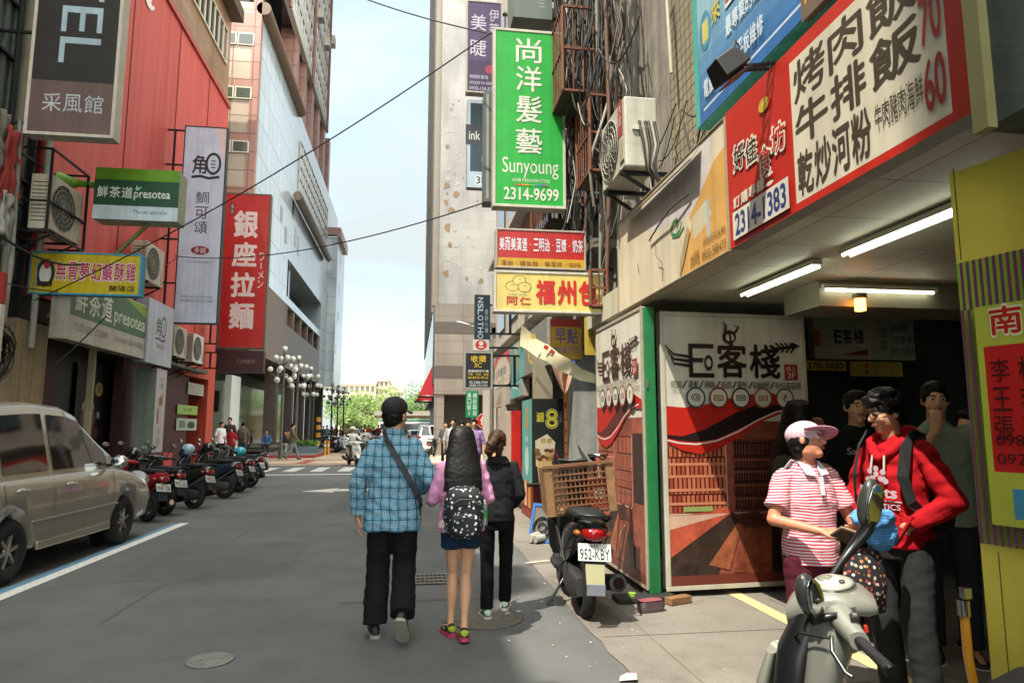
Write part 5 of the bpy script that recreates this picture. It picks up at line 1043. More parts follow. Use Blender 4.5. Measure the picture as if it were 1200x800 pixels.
# ================================================================ vehicles
RUB = M('#151515', .8, var=.2, scale=30); BLK = M('#101112', .32, var=.06); PLAS = M('#1d1e1f', .55, var=.12); CHR = M('#c9c9c6', .12, metal=1., var=.05)
def scooter(name, label, loc, rz, body='#17191a', accent=None, detail=True, group=None, plate='ABC-123', rim='#4a4a4a', helmet=None, mir=True, lean=4, seatc='#151515', basket=False, rack=False, steer=0):
    t = thing(name, label, 'scooter', loc, rz, group, ry=R(lean)); bm = M(body, .22, var=.06, coat=.5); am = M(accent, .25, var=.06, coat=.5) if accent else bm
    def wheel(y, nm):
        f = MB().torus((0, y, .235), .185, .052, RUB, 'X', 28, 10); o = f.build(nm, t)
        g = MB(); rm = M(rim, .35, metal=.7, var=.1); g.torus((0, y, .235), .135, .018, rm, 'X', 24, 6); g.cyl((-.06, y, .235), (.06, y, .235), .05, rm, 14)
        for k in range(5): a = 2*math.pi*k/5; g.bar((0, y, .235), (0, y+.14*math.cos(a), .235+.14*math.sin(a)), .03, rm, .022)
        g.build('rim', o); return o
    fw = wheel(.62, 'front_wheel'); rw = wheel(-.60, 'rear_wheel')
    f = MB()
    f.loft([(-.92, 0, .77, .05, .035), (-.86, 0, .755, .11, .06), (-.7, 0, .70, .16, .10), (-.5, 0, .63, .18, .15), (-.3, 0, .56, .17, .19), (-.12, 0, .47, .15, .18), (.02, 0, .37, .13, .10), (.1, 0, .33, .10, .04)], bm, 22, 2.6)
    f.build('rear_body', t)
    f = MB(); f.loft([(-.05, 0, .29, .15, .045), (.1, 0, .27, .17, .035), (.4, 0, .27, .17, .035), (.47, 0, .30, .13, .05)], PLAS, 18, 3.5); f.build('floorboard', t)
    f = MB(); f.loft([(.26, 0, .47, .10, .05), (.4, 0, .49, .17, .06), (.6, 0, .50, .20, .075), (.78, 0, .47, .19, .085), (.88, 0, .43, .14, .08), (.95, 0, .40, .08, .06)], am, 22, 2.5, axis='Z'); f.build('leg_shield', t)
    f = MB(); f.loft([(.34, 0, .955, .06, .03), (.38, 0, .965, .15, .055), (.45, 0, .965, .17, .075), (.53, 0, .95, .13, .07), (.58, 0, .93, .05, .04)], am, 22, 2.4)
    f.loft([(-.30, .41, .97, .03, .03), (-.18, .42, .97, .05, .045), (0, .43, .97, .06, .05), (.18, .42, .97, .05, .045), (.30, .41, .97, .03, .03)], am, 14, 2.2, axis='X'); f.build('handlebar_cowl', t)
    f = MB(); f.loft([(.585, 0, .72, .05, .05), (.575, 0, .72, .10, .085), (.5, 0, .74, .11, .09)], glass('#9aa2a4', .1), 16, 2.5); f.build('headlight', t)
    f = MB(); f.loft([(.36, 0, .42, .055, .03), (.45, 0, .47, .085, .05), (.62, 0, .48, .09, .055), (.78, 0, .43, .08, .05), (.86, 0, .34, .06, .03)], am, 16, 2.5); f.build('front_fender', t)
    f = MB()
    for s_ in (-.075, .075): f.cyl((s_, .60, .24), (s_*.9, .47, .62), .02, metal('#6b6b6a'), 8)
    f.build('fork', t)
    f = MB(); f.loft([(-.78, 0, .80, .07, .03), (-.7, 0, .82, .13, .05), (-.45, 0, .815, .155, .055), (-.2, 0, .79, .14, .055), (-.02, 0, .745, .10, .045), (.04, 0, .72, .06, .025)], M(seatc, .6, var=.15, bump=.1), 20, 2.6); f.build('seat', t)
    for s_ in (-1, 1):
        f = MB().tube([(s_*.29, .40, .975), (s_*.36, .375, .97), (s_*.42, .35, .965)], [.017, .019, .02], M('#121212', .8, bump=.3, bscale=200), 12); f.build('grip', t)
        f = MB().tube([(s_*.27, .45, .98), (s_*.34, .455, .97), (s_*.42, .43, .955)], [.008, .007, .009], CHR, 6); f.build('brake_lever', t)
        if mir:
            f = MB().tube([(s_*.24, .41, 1.0), (s_*.27, .40, 1.10), (s_*.33, .38, 1.2)], [.009, .008, .007], BLK, 8); m_ = f.build('mirror', t)
            MB().ell((s_*.35, .385, 1.23), (.065, .022, .045), BLK, 16, 8).build('housing', m_); MB().ell((s_*.35, .368, 1.23), (.055, .007, .037), M('#b9c0c0', .04, metal=1., var=0), 16, 6).build('mirror_glass', m_)
        f = MB().ell((s_*.12, -.80, .70), (.035, .05, .025), M('#8a4a16', .2, var=0, coat=.5), 10, 8); f.build('turn_signal', t)
    f = MB(); f.loft([(-.945, 0, .70, .02, .02), (-.935, 0, .70, .065, .045), (-.87, 0, .71, .10, .055)], M('#7d0f12', .15, var=0, coat=.6), 14, 2.8); f.build('tail_light', t)
    f = MB(); f.add([(-.085, -.86, .62), (.085, -.86, .62), (.075, -.97, .36), (-.075, -.97, .36), (-.085, -.80, .62), (.085, -.80, .62), (.06, -.9, .34), (-.06, -.9, .34)], [(0, 3, 2, 1), (4, 5, 6, 7), (0, 1, 5, 4), (1, 2, 6, 5), (2, 3, 7, 6), (3, 0, 4, 7)], PLAS); f.build('rear_fender', t, bevel=.01)
    pl = MB().bx(-.13, .13, -.006, .0, 0, .135, M('#c2c4bd', .4, var=.1)); po = pl.build('number_plate', t, bevel=.003); po.location = (0, -.935, .505); po.rotation_euler = (R(-22), 0, 0)
    fa = Face(.26, .135, -.008, 0)
    if detail: fa.T('台灣省', .38, .06, .62, .22, '#23282c', 0); fa.T(plate, .05, .3, .95, .92, '#23282c', .02); fa.l.build('plate_lettering', po)
    f = MB(); f.tube([(.12, -.2, .27), (.17, -.4, .25)], .03, metal('#55524c'), 10); f.tube([(.17, -.36, .25), (.19, -.5, .27), (.2, -.88, .34)], [.045, .065, .07], M('#2a2a29', .45, metal=.4), 14); f.tube([(.2, -.879, .34), (.202, -.9, .343)], .045, CHR, 12); f.build('exhaust', t)
    f = MB(); f.loft([(-.75, -.06, .27, .05, .07), (-.6, -.08, .26, .07, .11), (-.25, -.07, .28, .07, .12), (-.05, -.05, .28, .06, .08)], M('#3a3a39', .5, metal=.4, var=.2), 14, 3); f.build('engine', t)
    f = MB(); f.tube([(-.1, -.1, .22), (-.17, -.17, .12), (-.24, -.2, .012)], .012, metal('#55534e'), 8); f.bar((-.26, -.2, .012), (-.2, -.2, .012), .03, metal('#55534e')); f.build('side_stand', t)
    f = MB(); f.tube([(-.12, -.62, .76), (-.15, -.8, .83), (-.1, -.95, .85), (.1, -.95, .85), (.15, -.8, .83), (.12, -.62, .76)], .013, M('#2c2c2c', .4, metal=.5), 8); f.build('grab_rail', t)
    if helmet:
        c, hp = helmet; h = thing('helmet', 'glossy %s riding helmet left on a parked scooter' % c[1], 'helmet', (0, 0, 0)); h.matrix_world = Matrix.Translation(loc) @ Matrix.Rotation(rz, 4, 'Z') @ Matrix.Translation(hp)
        MB().ell((0, 0, .1), (.125, .15, .125), M(c[0], .15, var=.05, coat=.6), 22, 14).build('shell', h); MB().ell((0, .03, .075), (.128, .135, .06), glass('#0d0f10', .05), 22, 8).build('visor', h)
    return t
# the delivery scooter beside the hostel panel
p = PZ(690, 722); SCX, SCY = p.x, p.y+.57
SR = R(-4)
t = scooter('scooter', 'black scooter seen from behind with plate 952-KBY and a wooden crate before the seat', (SCX, SCY, 0), SR, '#121412', None, True, None, '952-KBY', lean=3, mir=False)
f = MB(); f.add([(-.075, -.945, .485), (.075, -.945, .485), (.07, -1.0, .34), (-.07, -1.0, .34)], [(0, 3, 2, 1)], glass('#8d8a66', .3)); f.build('reflector', t)
f = MB(); f.bx(-.07, .07, -1.03, -1.015, .27, .35, M('#6b6f7a', .6)); f.build('mud_flap', t)
for s_ in (-1, 1):
    f = MB().tube([(s_*.17, -.5, .42), (s_*.2, -.3, .62), (s_*.22, .25, .83)], .012, M('#2a2723', .5, metal=.4), 8); f.build('rack_strut', t)
# wooden crate on it
ck = V3((SCX, SCY, 0)); t = thing('wooden_crate', 'brown wooden crate with a square lattice front riding on the black scooter', 'crate', ck+V3((.06, -.02, .78)), SR, ry=R(-5)); wd = M('#6f4a30', .75, var=.3, scale=12, bump=.2); wd2 = M('#80603f', .75, var=.3, scale=12)
cw, cdp, chh = .60, .40, .42
f = MB(); f.bx(-cw/2, cw/2, -cdp/2, cdp/2, 0, .02, wd2); f.build('bottom', t); f = MB()
for s_ in (-1, 1): f.bx(s_*cw/2-.012, s_*cw/2+.012, -cdp/2, cdp/2, .021, chh, wd2)
f.each('side_board', t); f = MB()
for i in range(1, 12): x = -cw/2+.06+(cw-.12)*i/12; f.bx(x-.006, x+.006, -cdp/2-.004, -cdp/2+.006, .02, chh-.02, wd)
for i in range(8): z = .02+(chh-.04)*i/7; f.bx(-cw/2+.05, cw/2-.05, -cdp/2-.012, -cdp/2-.005, z, z+.012, wd)
f.bx(-cw/2-.012, -cw/2+.06, -cdp/2-.012, -cdp/2+.008, .0, chh, wd2); f.bx(cw/2-.06, cw/2+.012, -cdp/2-.012, -cdp/2+.008, .0, chh, wd2); f.bx(-cw/2-.02, cw/2+.02, -cdp/2-.025, -cdp/2+.03, chh, chh+.025, wd); f.bx(-cw/2+.05, cw/2-.05, cdp/2-.01, cdp/2, .02, chh, M('#4a3626', .8, var=.3))
f.build('lattice_front', t)
def item(nm, lb, loc, fn): q = thing(nm, lb, nm.replace('_', ' '), loc); fn(q); return q
cpos = ck+V3((.06, -.02, .78))
item('cooking_pot', 'dark metal pot standing in the wooden crate on the scooter', cpos+V3((-.04, .05, .26)), lambda q: (MB().cyl((0, 0, 0), (0, 0, .2), .13, M('#2b2b2c', .4, metal=.6), 24).build('pot', q), MB().torus((0, 0, .2), .13, .01, M('#4a4a4a', .4, metal=.6), 'Z', 24, 6).build('rim', q)))
item('steel_bowl', 'shiny steel bowl tilted on top of the wooden crate', cpos+V3((.2, .05, .44)), lambda q: MB().loft([(-.0, 0, 0, .04, .04), (.03, 0, 0, .08, .08), (.07, 0, 0, .1, .1), (.075, 0, 0, .095, .095)], CHR, 20, 2, axis='Z').build('bowl', q))
item('red_box', 'small red carton inside the wooden crate, seen through the lattice', cpos+V3((.16, -.05, .022)), lambda q: (MB().bx(-.08, .08, -.08, .08, 0, .28, M('#8f3a28', .6)).build('carton', q), MB().bx(-.05, .05, -.084, -.081, .1, .2, M('#b59a7a', .6)).build('print', q)))
# grey scooter in the near corner, bars turned
gl = PY(985, 670, 2.32)
def grey():
    h = R(48); t = thing('grey_scooter', 'grey step through scooter parked in the near corner, its big mirror up', 'scooter', (0, 0, 0)); t.location = (gl.x+.30, gl.y-.28, 0); t.rotation_euler = (0, R(-7), h)
    gm = M('#62635b', .25, var=.1, coat=.4); gm2 = M('#74746a', .3, var=.1, coat=.3)
    def wheel(y, nm):
        o = MB().torus((0, y, .235), .185, .052, RUB, 'X').build(nm, t); MB().torus((0, y, .235), .13, .025, metal('#6f6f6d'), 'X').cyl((-.05, y, .235), (.05, y, .235), .12, metal('#777774'), 20).build('rim', o)
    wheel(.66, 'front_wheel'); wheel(-.6, 'rear_wheel')
    MB().loft([(-.92, 0, .74, .06, .04), (-.8, 0, .72, .15, .09), (-.5, 0, .62, .19, .17), (-.25, 0, .54, .18, .2), (-.05, 0, .44, .14, .16), (.06, 0, .33, .1, .05)], gm, 24, 2.6).build('rear_body', t)
    MB().loft([(-.05, 0, .28, .15, .05), (.2, 0, .26, .18, .035), (.45, 0, .28, .15, .05)], PLAS, 18, 3.2).build('floorboard', t)
    MB().loft([(-.78, 0, .80, .07, .03), (-.7, 0, .82, .14, .05), (-.4, 0, .81, .16, .06), (-.08, 0, .75, .11, .05), (.0, 0, .72, .06, .03)], M('#131313', .6, bump=.1), 20, 2.6).build('seat', t)
    MB().loft([(.24, 0, .50, .10, .05), (.42, 0, .53, .18, .06), (.62, 0, .56, .20, .07), (.8, 0, .53, .16, .07), (.93, 0, .48, .08, .05)], BLK, 24, 2.5, axis='Z').build('leg_shield', t)
    MB().loft([(.26, 0, .44, .11, .04), (.45, 0, .46, .19, .05), (.66, 0, .47, .20, .06), (.82, 0, .44, .15, .08), (.96, 0, .42, .09, .09)], gm, 24, 2.5, axis='Z').build('inner_panel', t)
    MB().loft([(.35, .06, .655, .05, .02), (.5, .04, .665, .11, .03), (.66, .02, .655, .12, .03), (.76, 0, .625, .06, .02)], gm2, 20, 2.5, axis='Z').build('front_trim', t)
    MB().loft([(.36, 0, .42, .055, .03), (.48, 0, .48, .09, .05), (.66, 0, .49, .1, .06), (.84, 0, .43, .085, .05), (.93, 0, .33, .06, .03)], BLK, 18, 2.5).build('front_fender', t)
    MB().loft([(.60, 0, .68, .04, .04), (.585, 0, .68, .11, .10), (.5, 0, .7, .12, .1)], glass('#2a2d2e', .08), 18, 2.4).build('headlight', t)
    b = bpy.data.objects.new('handlebar', None); col.objects.link(b); b.parent = t; b.location = (.03, .42, .90); b.scale = (.8,)*3; b.rotation_euler = (R(-6), 0, R(14))
    H = lambda mb, nm: mb.build(nm, b)
    H(MB().loft([(-.16, 0, .03, .07, .03), (-.12, 0, .05, .12, .05), (0, 0, .075, .145, .06), (.1, 0, .06, .13, .06), (.16, 0, .03, .09, .05), (.2, 0, .0, .04, .03)], gm2, 26, 2.5), 'instrument_cowl')
    f = MB(); f.ell((0, -.01, .125), (.095, .085, .022), M('#8f9084', .35), 28, 10); H(f, 'dash_ring'); f = MB(); f.ell((0, .0, .138), (.072, .062, .016), M('#a9a99c', .25, coat=.4), 28, 10); H(f, 'dash_cover')
    f = MB(); f.ell((0, .015, .150), (.04, .035, .008), glass('#6d7064', .12), 20, 8); f.ell((-.045, -.045, .146), (.018, .013, .006), glass('#3a3d3a', .1), 14, 6); H(f, 'gauge')
    f = MB(); f.loft([(-.28, -.055, -.01, .036, .036), (-.2, -.02, .03, .046, .042), (-.1, 0, .045, .06, .05)], gm2, 16, 2.3, axis='X'); f.loft([(.1, 0, .045, .06, .05), (.2, -.02, .03, .052, .046), (.30, -.055, -.01, .045, .042)], gm2, 16, 2.3, axis='X'); H(f, 'bar_cover')
    for s_ in (-1, 1):
        f = MB(); f.tube([(s_*.26, -.05, -.005), (s_*.33, -.09, -.035), (s_*.40, -.13, -.065)], [.022, .02, .023], M('#191919', .7, bump=.5, bscale=150), 14); f.cyl((s_*.40, -.13, -.065), (s_*.412, -.136, -.07), .026, BLK, 14); H(f, 'grip')
        f = MB(); f.tube([(s_*.25, .04, -.0), (s_*.32, .05, -.03), (s_*.39, .02, -.08), (s_*.41, -.0, -.09)], [.008, .009, .008, .012], CHR, 8); H(f, 'brake_lever')
        f = MB(); f.box((s_*.22, -.055, .06), (.05, .03, .015), PLAS); f.box((s_*.22, -.06, .069), (.02, .015, .008), M('#6f7068', .4)); H(f, 'switch')
    H(MB().box((-.235, -.09, .02), (.022, .012, .022), M('#b0231a', .35, var=0)), 'red_button')
    f = MB().ell((0, -.03, -.1), (.11, .06, .06), gm, 18, 10); H(f, 'steering_cover')
    for s_ in (-1, 1): H(MB().tube([(s_*.24, .05, -.01), (s_*.2, .16, .0), (s_*.1, .2, -.08), (s_*.05, .14, -.2)], .006, M('#121212', .5), 8), 'cable')
    f = MB()
    for k_ in range(24): a_, b_2 = 2*math.pi*k_/24, 2*math.pi*(k_+1)/24; f.bar((.1*math.cos(a_), -.01+.09*math.sin(a_), .121), (.1*math.cos(b_2), -.01+.09*math.sin(b_2), .121), .004, M('#2b2c28', .6))
    for s_ in (-1, 1): f.cyl((s_*.115, .02, .09), (s_*.118, .02, .108), .007, M('#20211f', .5), 10)
    H(f, 'dash_seam')
    b.update_tag()
    bpy.context.view_layer.update(); MW = b.matrix_world
    # mirrors: glass turned to the rider
    def mirror(px, py, Y, rw, rh, base, yawm, tilt):
        c = PY(px, py, Y); m_ = thing('tmp', 'x', 'x'); del m_['label'], m_['category']; m_.name = 'mirror'; m_.parent = b; m_.matrix_parent_inverse = MW.inverted(); m_.location = c; m_.rotation_euler = (R(8), R(tilt), R(yawm))
        bp = MW @ V3(base); bpy.context.view_layer.update(); L_ = m_.matrix_world.inverted() @ bp
        MB().tube([L_, L_*.6+V3((0, .02, -rh*.5)), V3((0, .025, -rh*1.05)), V3((0, .02, -rh*.6))], [.012, .014, .026, .03], BLK, 12).build('stalk', m_)
        MB().ell((0, .03, 0), (rw, .034, rh), M('#30332f', .25, coat=.4, var=.05), 26, 14).build('housing', m_); MB().ell((0, .0, 0), (rw*.86, .006, rh*.88), M('#cfd3d0', .03, metal=1., var=0), 26, 10).build('mirror_glass', m_)
    mirror(1026, 592, gl.y+.12, .048, .098, (.2, .0, .06), 16, 8)
    mirror(956, 701, gl.y-.2, .042, .078, (-.2, .0, .06), 14, -24)
    MB().tube([(.1, -.2, .3), (.17, -.4, .26), (.2, -.9, .34)], [.03, .06, .065], metal('#4a4a48'), 14).build('exhaust', t)
    MB().loft([(-.75, 0, .27, .09, .08), (-.3, 0, .27, .1, .12), (-.05, 0, .28, .08, .08)], M('#3a3a39', .5, metal=.4), 14, 3).build('engine', t)
    MB().tube([(-.1, -.1, .22), (-.2, -.18, .1), (-.26, -.2, .012)], .012, metal('#55534e'), 8).build('side_stand', t)
    MB().bx(-.13, .13, -.955, -.945, .42, .56, M('#c2c4bd', .4)).build('number_plate', t)
    MB().loft([(-.935, 0, .66, .03, .02), (-.92, 0, .67, .1, .05), (-.86, 0, .69, .12, .05)], M('#7d0f12', .15, var=0, coat=.6), 14, 2.8).build('tail_light', t)
    return t
grey()
# scooters along the left kerb, tails to the lane
row = [(176, 612, 'red', '#8f1626', 52, None, 'scooter with a crimson red tail, parked first behind the silver car', 'MHK-208'),
       (197, 604, 'black', '#141516', 58, (('#16181a', 'black'), (0, .30, .98)), 'black scooter with a dark helmet, second behind the silver car', 'PNC-662'),
       (232, 596, 'black', '#1a1c1c', 66, None, 'black scooter with a silver side trim and chrome exhaust in the kerb row', '795-GSL'),
       (268, 584, 'dark blue', '#1b2733', 74, (('#8fa6b2', 'pale blue'), (0, .32, .98)), 'dark blue scooter with gold wheels in the middle of the kerb row', 'KDB-151'),
       (284, 577, 'black', '#151817', 72, (('#14171a', 'dark'), (.05, .3, .98)), 'black scooter just beyond the gold wheeled one', 'GWT-630'),
       (297, 571, 'green black', '#19211c', 76, (('#2c9aa6', 'turquoise'), (0, -.3, .84)), 'dark green scooter carrying a turquoise helmet, last of the kerb row', 'LQX-377'),
       (304, 560, 'black', '#101112', 80, None, 'small black scooter at the crosswalk end of the kerb row', 'BTR-904')]
for i, (px, py, cn, cc_, rz, hl, lb, plt) in enumerate(row):
    p = PZ(px, py); h = R(rz); lx, ly = p.x+.72*(-math.sin(h)), p.y+.72*math.cos(h)
    t = scooter('scooter', lb, (lx, ly, 0), h, cc_, None, True, 'scooters parked along the left kerb', plt, '#8d7430' if i == 3 else '#5a5a58', hl, True, 7)
    if i == 2: MB().tube([(.175, -.2, .62), (.19, -.5, .70), (.15, -.85, .78)], [.012, .016, .008], CHR, 8).build('side_trim', t)
# silver car
def car(name, label, loc, rz, paint, L_=4.55, W_=1.76, H_=1.82, far=False, wb=2.75, glc='#0b0f12', group=None, van=True):
    t = thing(name, label, 'car', loc, rz, group); cp = paint
    # side profile of the body: y along the car, nose at +L/2 ; belt, roof
    y0, y1 = -L_/2, L_/2
    def belt(y):
        u = (y-y0)/L_; return 1.02+.02*math.sin(u*3) if u < .68 else 1.03-.28*((u-.68)/.32)**1.6-(.12*max(0, (u-.93)/.07)**2)
    def half(y):
        u = (y-y0)/L_; return W_/2*(1-.10*max(0, (u-.86)/.14)**2.2-.07*max(0, (.1-u)/.1)**2)
    def low(y):
        u = (y-y0)/L_; return .25+.12*max(0, (u-.9)/.1)**2+.1*max(0, (.08-u)/.08)**2
    N = 60; rs = []
    for i in range(N+1):
        y = y0+L_*i/N; h = half(y); b_ = belt(y); l_ = low(y)
        if i in (0, N): h *= .93; b_ -= .05; l_ += .04
        prof = [(0, l_), (h*.8, l_), (h*.97, l_+.06), (h*.985, l_+.2), (h*1.0, (l_+b_)/2), (h*.995, b_-.16), (h*.965, b_-.05), (h*.90, b_), (h*.5, b_+.035), (0, b_+.045)]
        ring = [V3((x, y, z)) for x, z in prof]+[V3((-x, y, z)) for x, z in reversed(prof[1:-1])]; rs.append(ring)
    body = MB().rings(rs, cp); o = body.build('body', t); bm_ = bmesh.new(); bm_.from_mesh(o.data); bmesh.ops.remove_doubles(bm_, verts=bm_.verts, dist=.0005); bmesh.ops.recalc_face_normals(bm_, faces=bm_.faces); bm_.to_mesh(o.data); bm_.free()
    if not far:
        cut = MB()
        for yy in (wb/2+.02, -wb/2+.02):
            for s_ in (-1, 1): cut.cyl((s_*(W_/2-.30), yy, .34), (s_*(W_/2+.1), yy, .34), .375, BLK, 40)
        co = cut.build('cutter'); co.parent = t; bm_ = bmesh.new(); bm_.from_mesh(co.data); bmesh.ops.remove_doubles(bm_, verts=bm_.verts, dist=.0005); bmesh.ops.recalc_face_normals(bm_, faces=bm_.faces); bm_.to_mesh(co.data); bm_.free(); bo = o.modifiers.new('b', 'BOOLEAN'); bo.object = co; bo.operation = 'DIFFERENCE'; bo.solver = 'EXACT'
        bpy.context.view_layer.update(); dg = bpy.context.evaluated_depsgraph_get(); dg.update(); me = bpy.data.meshes.new_from_object(o.evaluated_get(dg)); print('BOOLS', len(o.data.polygons), len(me.polygons)); o.modifiers.clear(); o.data = me; bpy.data.objects.remove(co)
    # greenhouse
    ys = [y0+.06, y0+.5, -.6, -.1, .2, 1.18] if van else [y0+.45, y0+1.05, -.1, .4, y1-1.9, y1-1.2]
    zs = [1.10, H_-.06, H_, H_-.02, H_-.075, 1.03]
    def roof(y):
        for a, b_, za, zb in zip(ys, ys[1:], zs, zs[1:]):
            if y <= b_: k = (y-a)/(b_-a); return za+(zb-za)*(k if b_ in (ys[1], ys[-1]) else k*k*(3-2*k))
        return zs[-1]
    def gsec(y, off=0.):
        zr = roof(y); zb_ = belt(y)-.03; hb = half(y)*.93+off; ht = half(y)*.72+off; k = max(.02, min(1, (zr-zb_)/.62)); htop = hb+(ht-hb)*k; return zb_, zr, hb, htop
    rs = []
    for i in range(50):
        y = ys[0]+(ys[-1]-ys[0])*i/49; zb_, zr, hb, ht = gsec(y)
        prof = [(hb, zb_), (hb+(ht-hb)*.5, zb_+(zr-zb_)*.5), (ht+.02, zr-.07*min(1, (zr-zb_)/.4)), (ht-.06, zr-.012), (ht*.5, zr+.012)]
        rs.append([V3((x, y, z)) for x, z in prof]+[V3((0, y, zr+.018))]+[V3((-x, y, z)) for x, z in reversed(prof)])
    n = len(rs[0]); g = MB(); vs = [p for r in rs for p in r]; g.add(vs, [(i*n+a, i*n+a+1, (i+1)*n+a+1, (i+1)*n+a) for i in range(49) for a in range(n-1)], cp, True); g.add(rs[0], [tuple(range(n))], cp); g.add(rs[-1], [tuple(range(n))], cp); g.build('cabin', t)
    gm = glass(glc, .05)
    def side_glass(ya, yb, ka, kb, s_, nm='side_window', m=gm, off=.006):
        vs = []; k = 14
        for i in range(k+1):
            y = ya+(yb-ya)*i/k; zb_, zr, hb, ht = gsec(y)
            for q in (ka, kb):
                zz = zb_+(zr-zb_)*q if q > .5 else belt(y)+.04; f_ = min(1, (zz-zb_)/max(zr-zb_, .01)); zmax = zr-.11; zz = min(zz, max(zmax, belt(y)+.05)); f_ = (zz-zb_)/max(zr-zb_, .05); x = hb+(ht-hb)*f_+.012*(1-abs(2*f_-1))+off
                vs.append((s_*x, y, zz))
        MB().add(vs, [(2*i, 2*i+1, 2*i+3, 2*i+2) if s_ < 0 else (2*i, 2*i+2, 2*i+3, 2*i+1) for i in range(k)], m, True).build(nm, t)
    b = ys
    for s_ in (-1, 1):
        side_glass(b[1]+.02, -1.42, 0, .84, s_); side_glass(-1.34, -.56, 0, .84, s_); side_glass(-.46, .76, 0, .84, s_)
    # windscreen and rear glass
    for ya, yb in ((b[4]+.06, b[5]-.03), (b[0]+.03, b[1]-.05)):
        vs = []
        for i in range(9):
            y = ya+(yb-ya)*i/8; zb_, zr, hb, ht = gsec(y)
            for q in (-.86, -.4, 0, .4, .86): vs.append((q*ht, y, zr+.026-.012*abs(q)))
        MB().add(vs, [(i*5+a, i*5+a+1, (i+1)*5+a+1, (i+1)*5+a) for i in range(8) for a in range(4)], gm, True).build('windscreen' if ya > 0 else 'rear_window', t)
    for yy in (wb/2+.02, -wb/2+.02):
        for s_ in (-1, 1):
            o2 = MB().torus((s_*(W_/2-.105), yy, .325), .232, .095, RUB, 'X', 36, 10, 1.05).build('wheel', t)
            if not far:
                q = MB(); rm = M('#a9a79c', .3, metal=.75, var=.08); x = s_*(W_/2-.04); q.torus((x-.03*s_, yy, .325), .185, .02, rm, 'X', 32, 6); q.cyl((x-.05*s_, yy, .325), (x-.045*s_, yy, .325), .19, M('#1b1b1b', .6), 30); q.ell((x-.02*s_, yy, .325), (.03, .05, .05), rm, 14, 8)
                for k in range(6): a = k*math.pi/3+.2; q.bar((x-.02*s_, yy+.03*math.cos(a), .325+.03*math.sin(a)), (x-.03*s_, yy+.185*math.cos(a), .325+.185*math.sin(a)), .062, rm, .03)
                q.build('rim', o2); MB().cyl((s_*(W_/2-.31), yy, .34), (s_*(W_/2-.29), yy, .34), .36, M('#0b0b0b', .9), 30).build('wheel_arch', t)
    for s_ in (-1, 1):
        f = MB().loft([(y1-.02, s_*.56, .78, .10, .06), (y1-.1, s_*.62, .80, .17, .10), (y1-.3, s_*.70, .83, .12, .10)], glass('#b9bdbd', .08), 14, 2.5); f.build('headlight', t)
        f = MB().loft([(y0+.02, s_*.70, .95, .09, .16), (y0+.1, s_*.74, .96, .1, .18)], M('#7a1215', .15, var=0, coat=.5), 12, 2.6); f.build('tail_light', t)
        if not far:
            xm = W_/2; MY = .78
            f = MB().ell((s_*(xm+.08), MY, 1.11), (.10, .07, .085), cp, 20, 12); q = f.build('wing_mirror', t); MB().ell((s_*(xm+.08), MY-.065, 1.11), (.085, .012, .07), M('#b5babb', .05, metal=1., var=0), 18, 8).build('mirror_glass', q); MB().bar((s_*(xm-.08), MY+.01, 1.06), (s_*(xm+.04), MY, 1.08), .04, BLK).build('mirror_arm', q)
            for yy in (-1.12, -.2):
                f = MB().tube([(s_*(xm-.002), yy-.11, .90), (s_*(xm+.028), yy-.06, .905), (s_*(xm+.028), yy+.06, .905), (s_*(xm-.002), yy+.11, .90)], .014, cp if paint is not CHR else CHR, 8); q = f.build('door_handle', t); MB().ell((s_*(xm-.006), yy, .895), (.012, .08, .035), CHR, 14, 8).build('handle_cup', q)
            sm = M('#2a2925', .6)
            for yy, za, zb2 in ((-1.38, .62, .98), (-.51, .36, .98), (.86, .62, .99)):
                f = MB(); k = 8
                for i in range(k):
                    a, b3 = za+(zb2-za)*i/k, za+(zb2-za)*(i+1)/k
                    def sx(z): q_ = (z-.25)/.77; return half(yy)*(.985+.02*math.sin(q_*math.pi)) if z < .86 else half(yy)*(.998-.035*(z-.86)/.12)
                    f.add([(s_*(sx(a)+.003), yy-.004, a), (s_*(sx(a)+.003), yy+.004, a), (s_*(sx(b3)+.003), yy+.004, b3), (s_*(sx(b3)+.003), yy-.004, b3)], [(0, 1, 2, 3), (3, 2, 1, 0)], sm)
                f.build('door_seam', t)
            f = MB(); f.bx(s_*(xm-.03), s_*(xm+.004), -wb/2+.45, wb/2-.42, .27, .36, cp); f.build('sill_trim', t, bevel=.012); f = MB(); f.bx(s_*(xm-.012), s_*(xm+.008), -.92, 1.0, .56, .585, cp); f.build('side_moulding', t, bevel=.005)
    f = MB().bx(-.26, .26, y0-.012, y0-.0, .62, .78, M('#c2c4bd', .4)); f.build('number_plate', t)
    return t
sil = M('#8f8979', .2, metal=.4, var=.02, coat=.7)
fy = PZ(147, 637).y; ry_ = PZ(0, 686).y
car('silver_car', 'champagne silver people carrier parked on the left, cropped by the photo edge', (-3.84-.88, (fy+ry_)/2-.02, 0), R(-2.2), sil, wb=fy-ry_, L_=4.5)
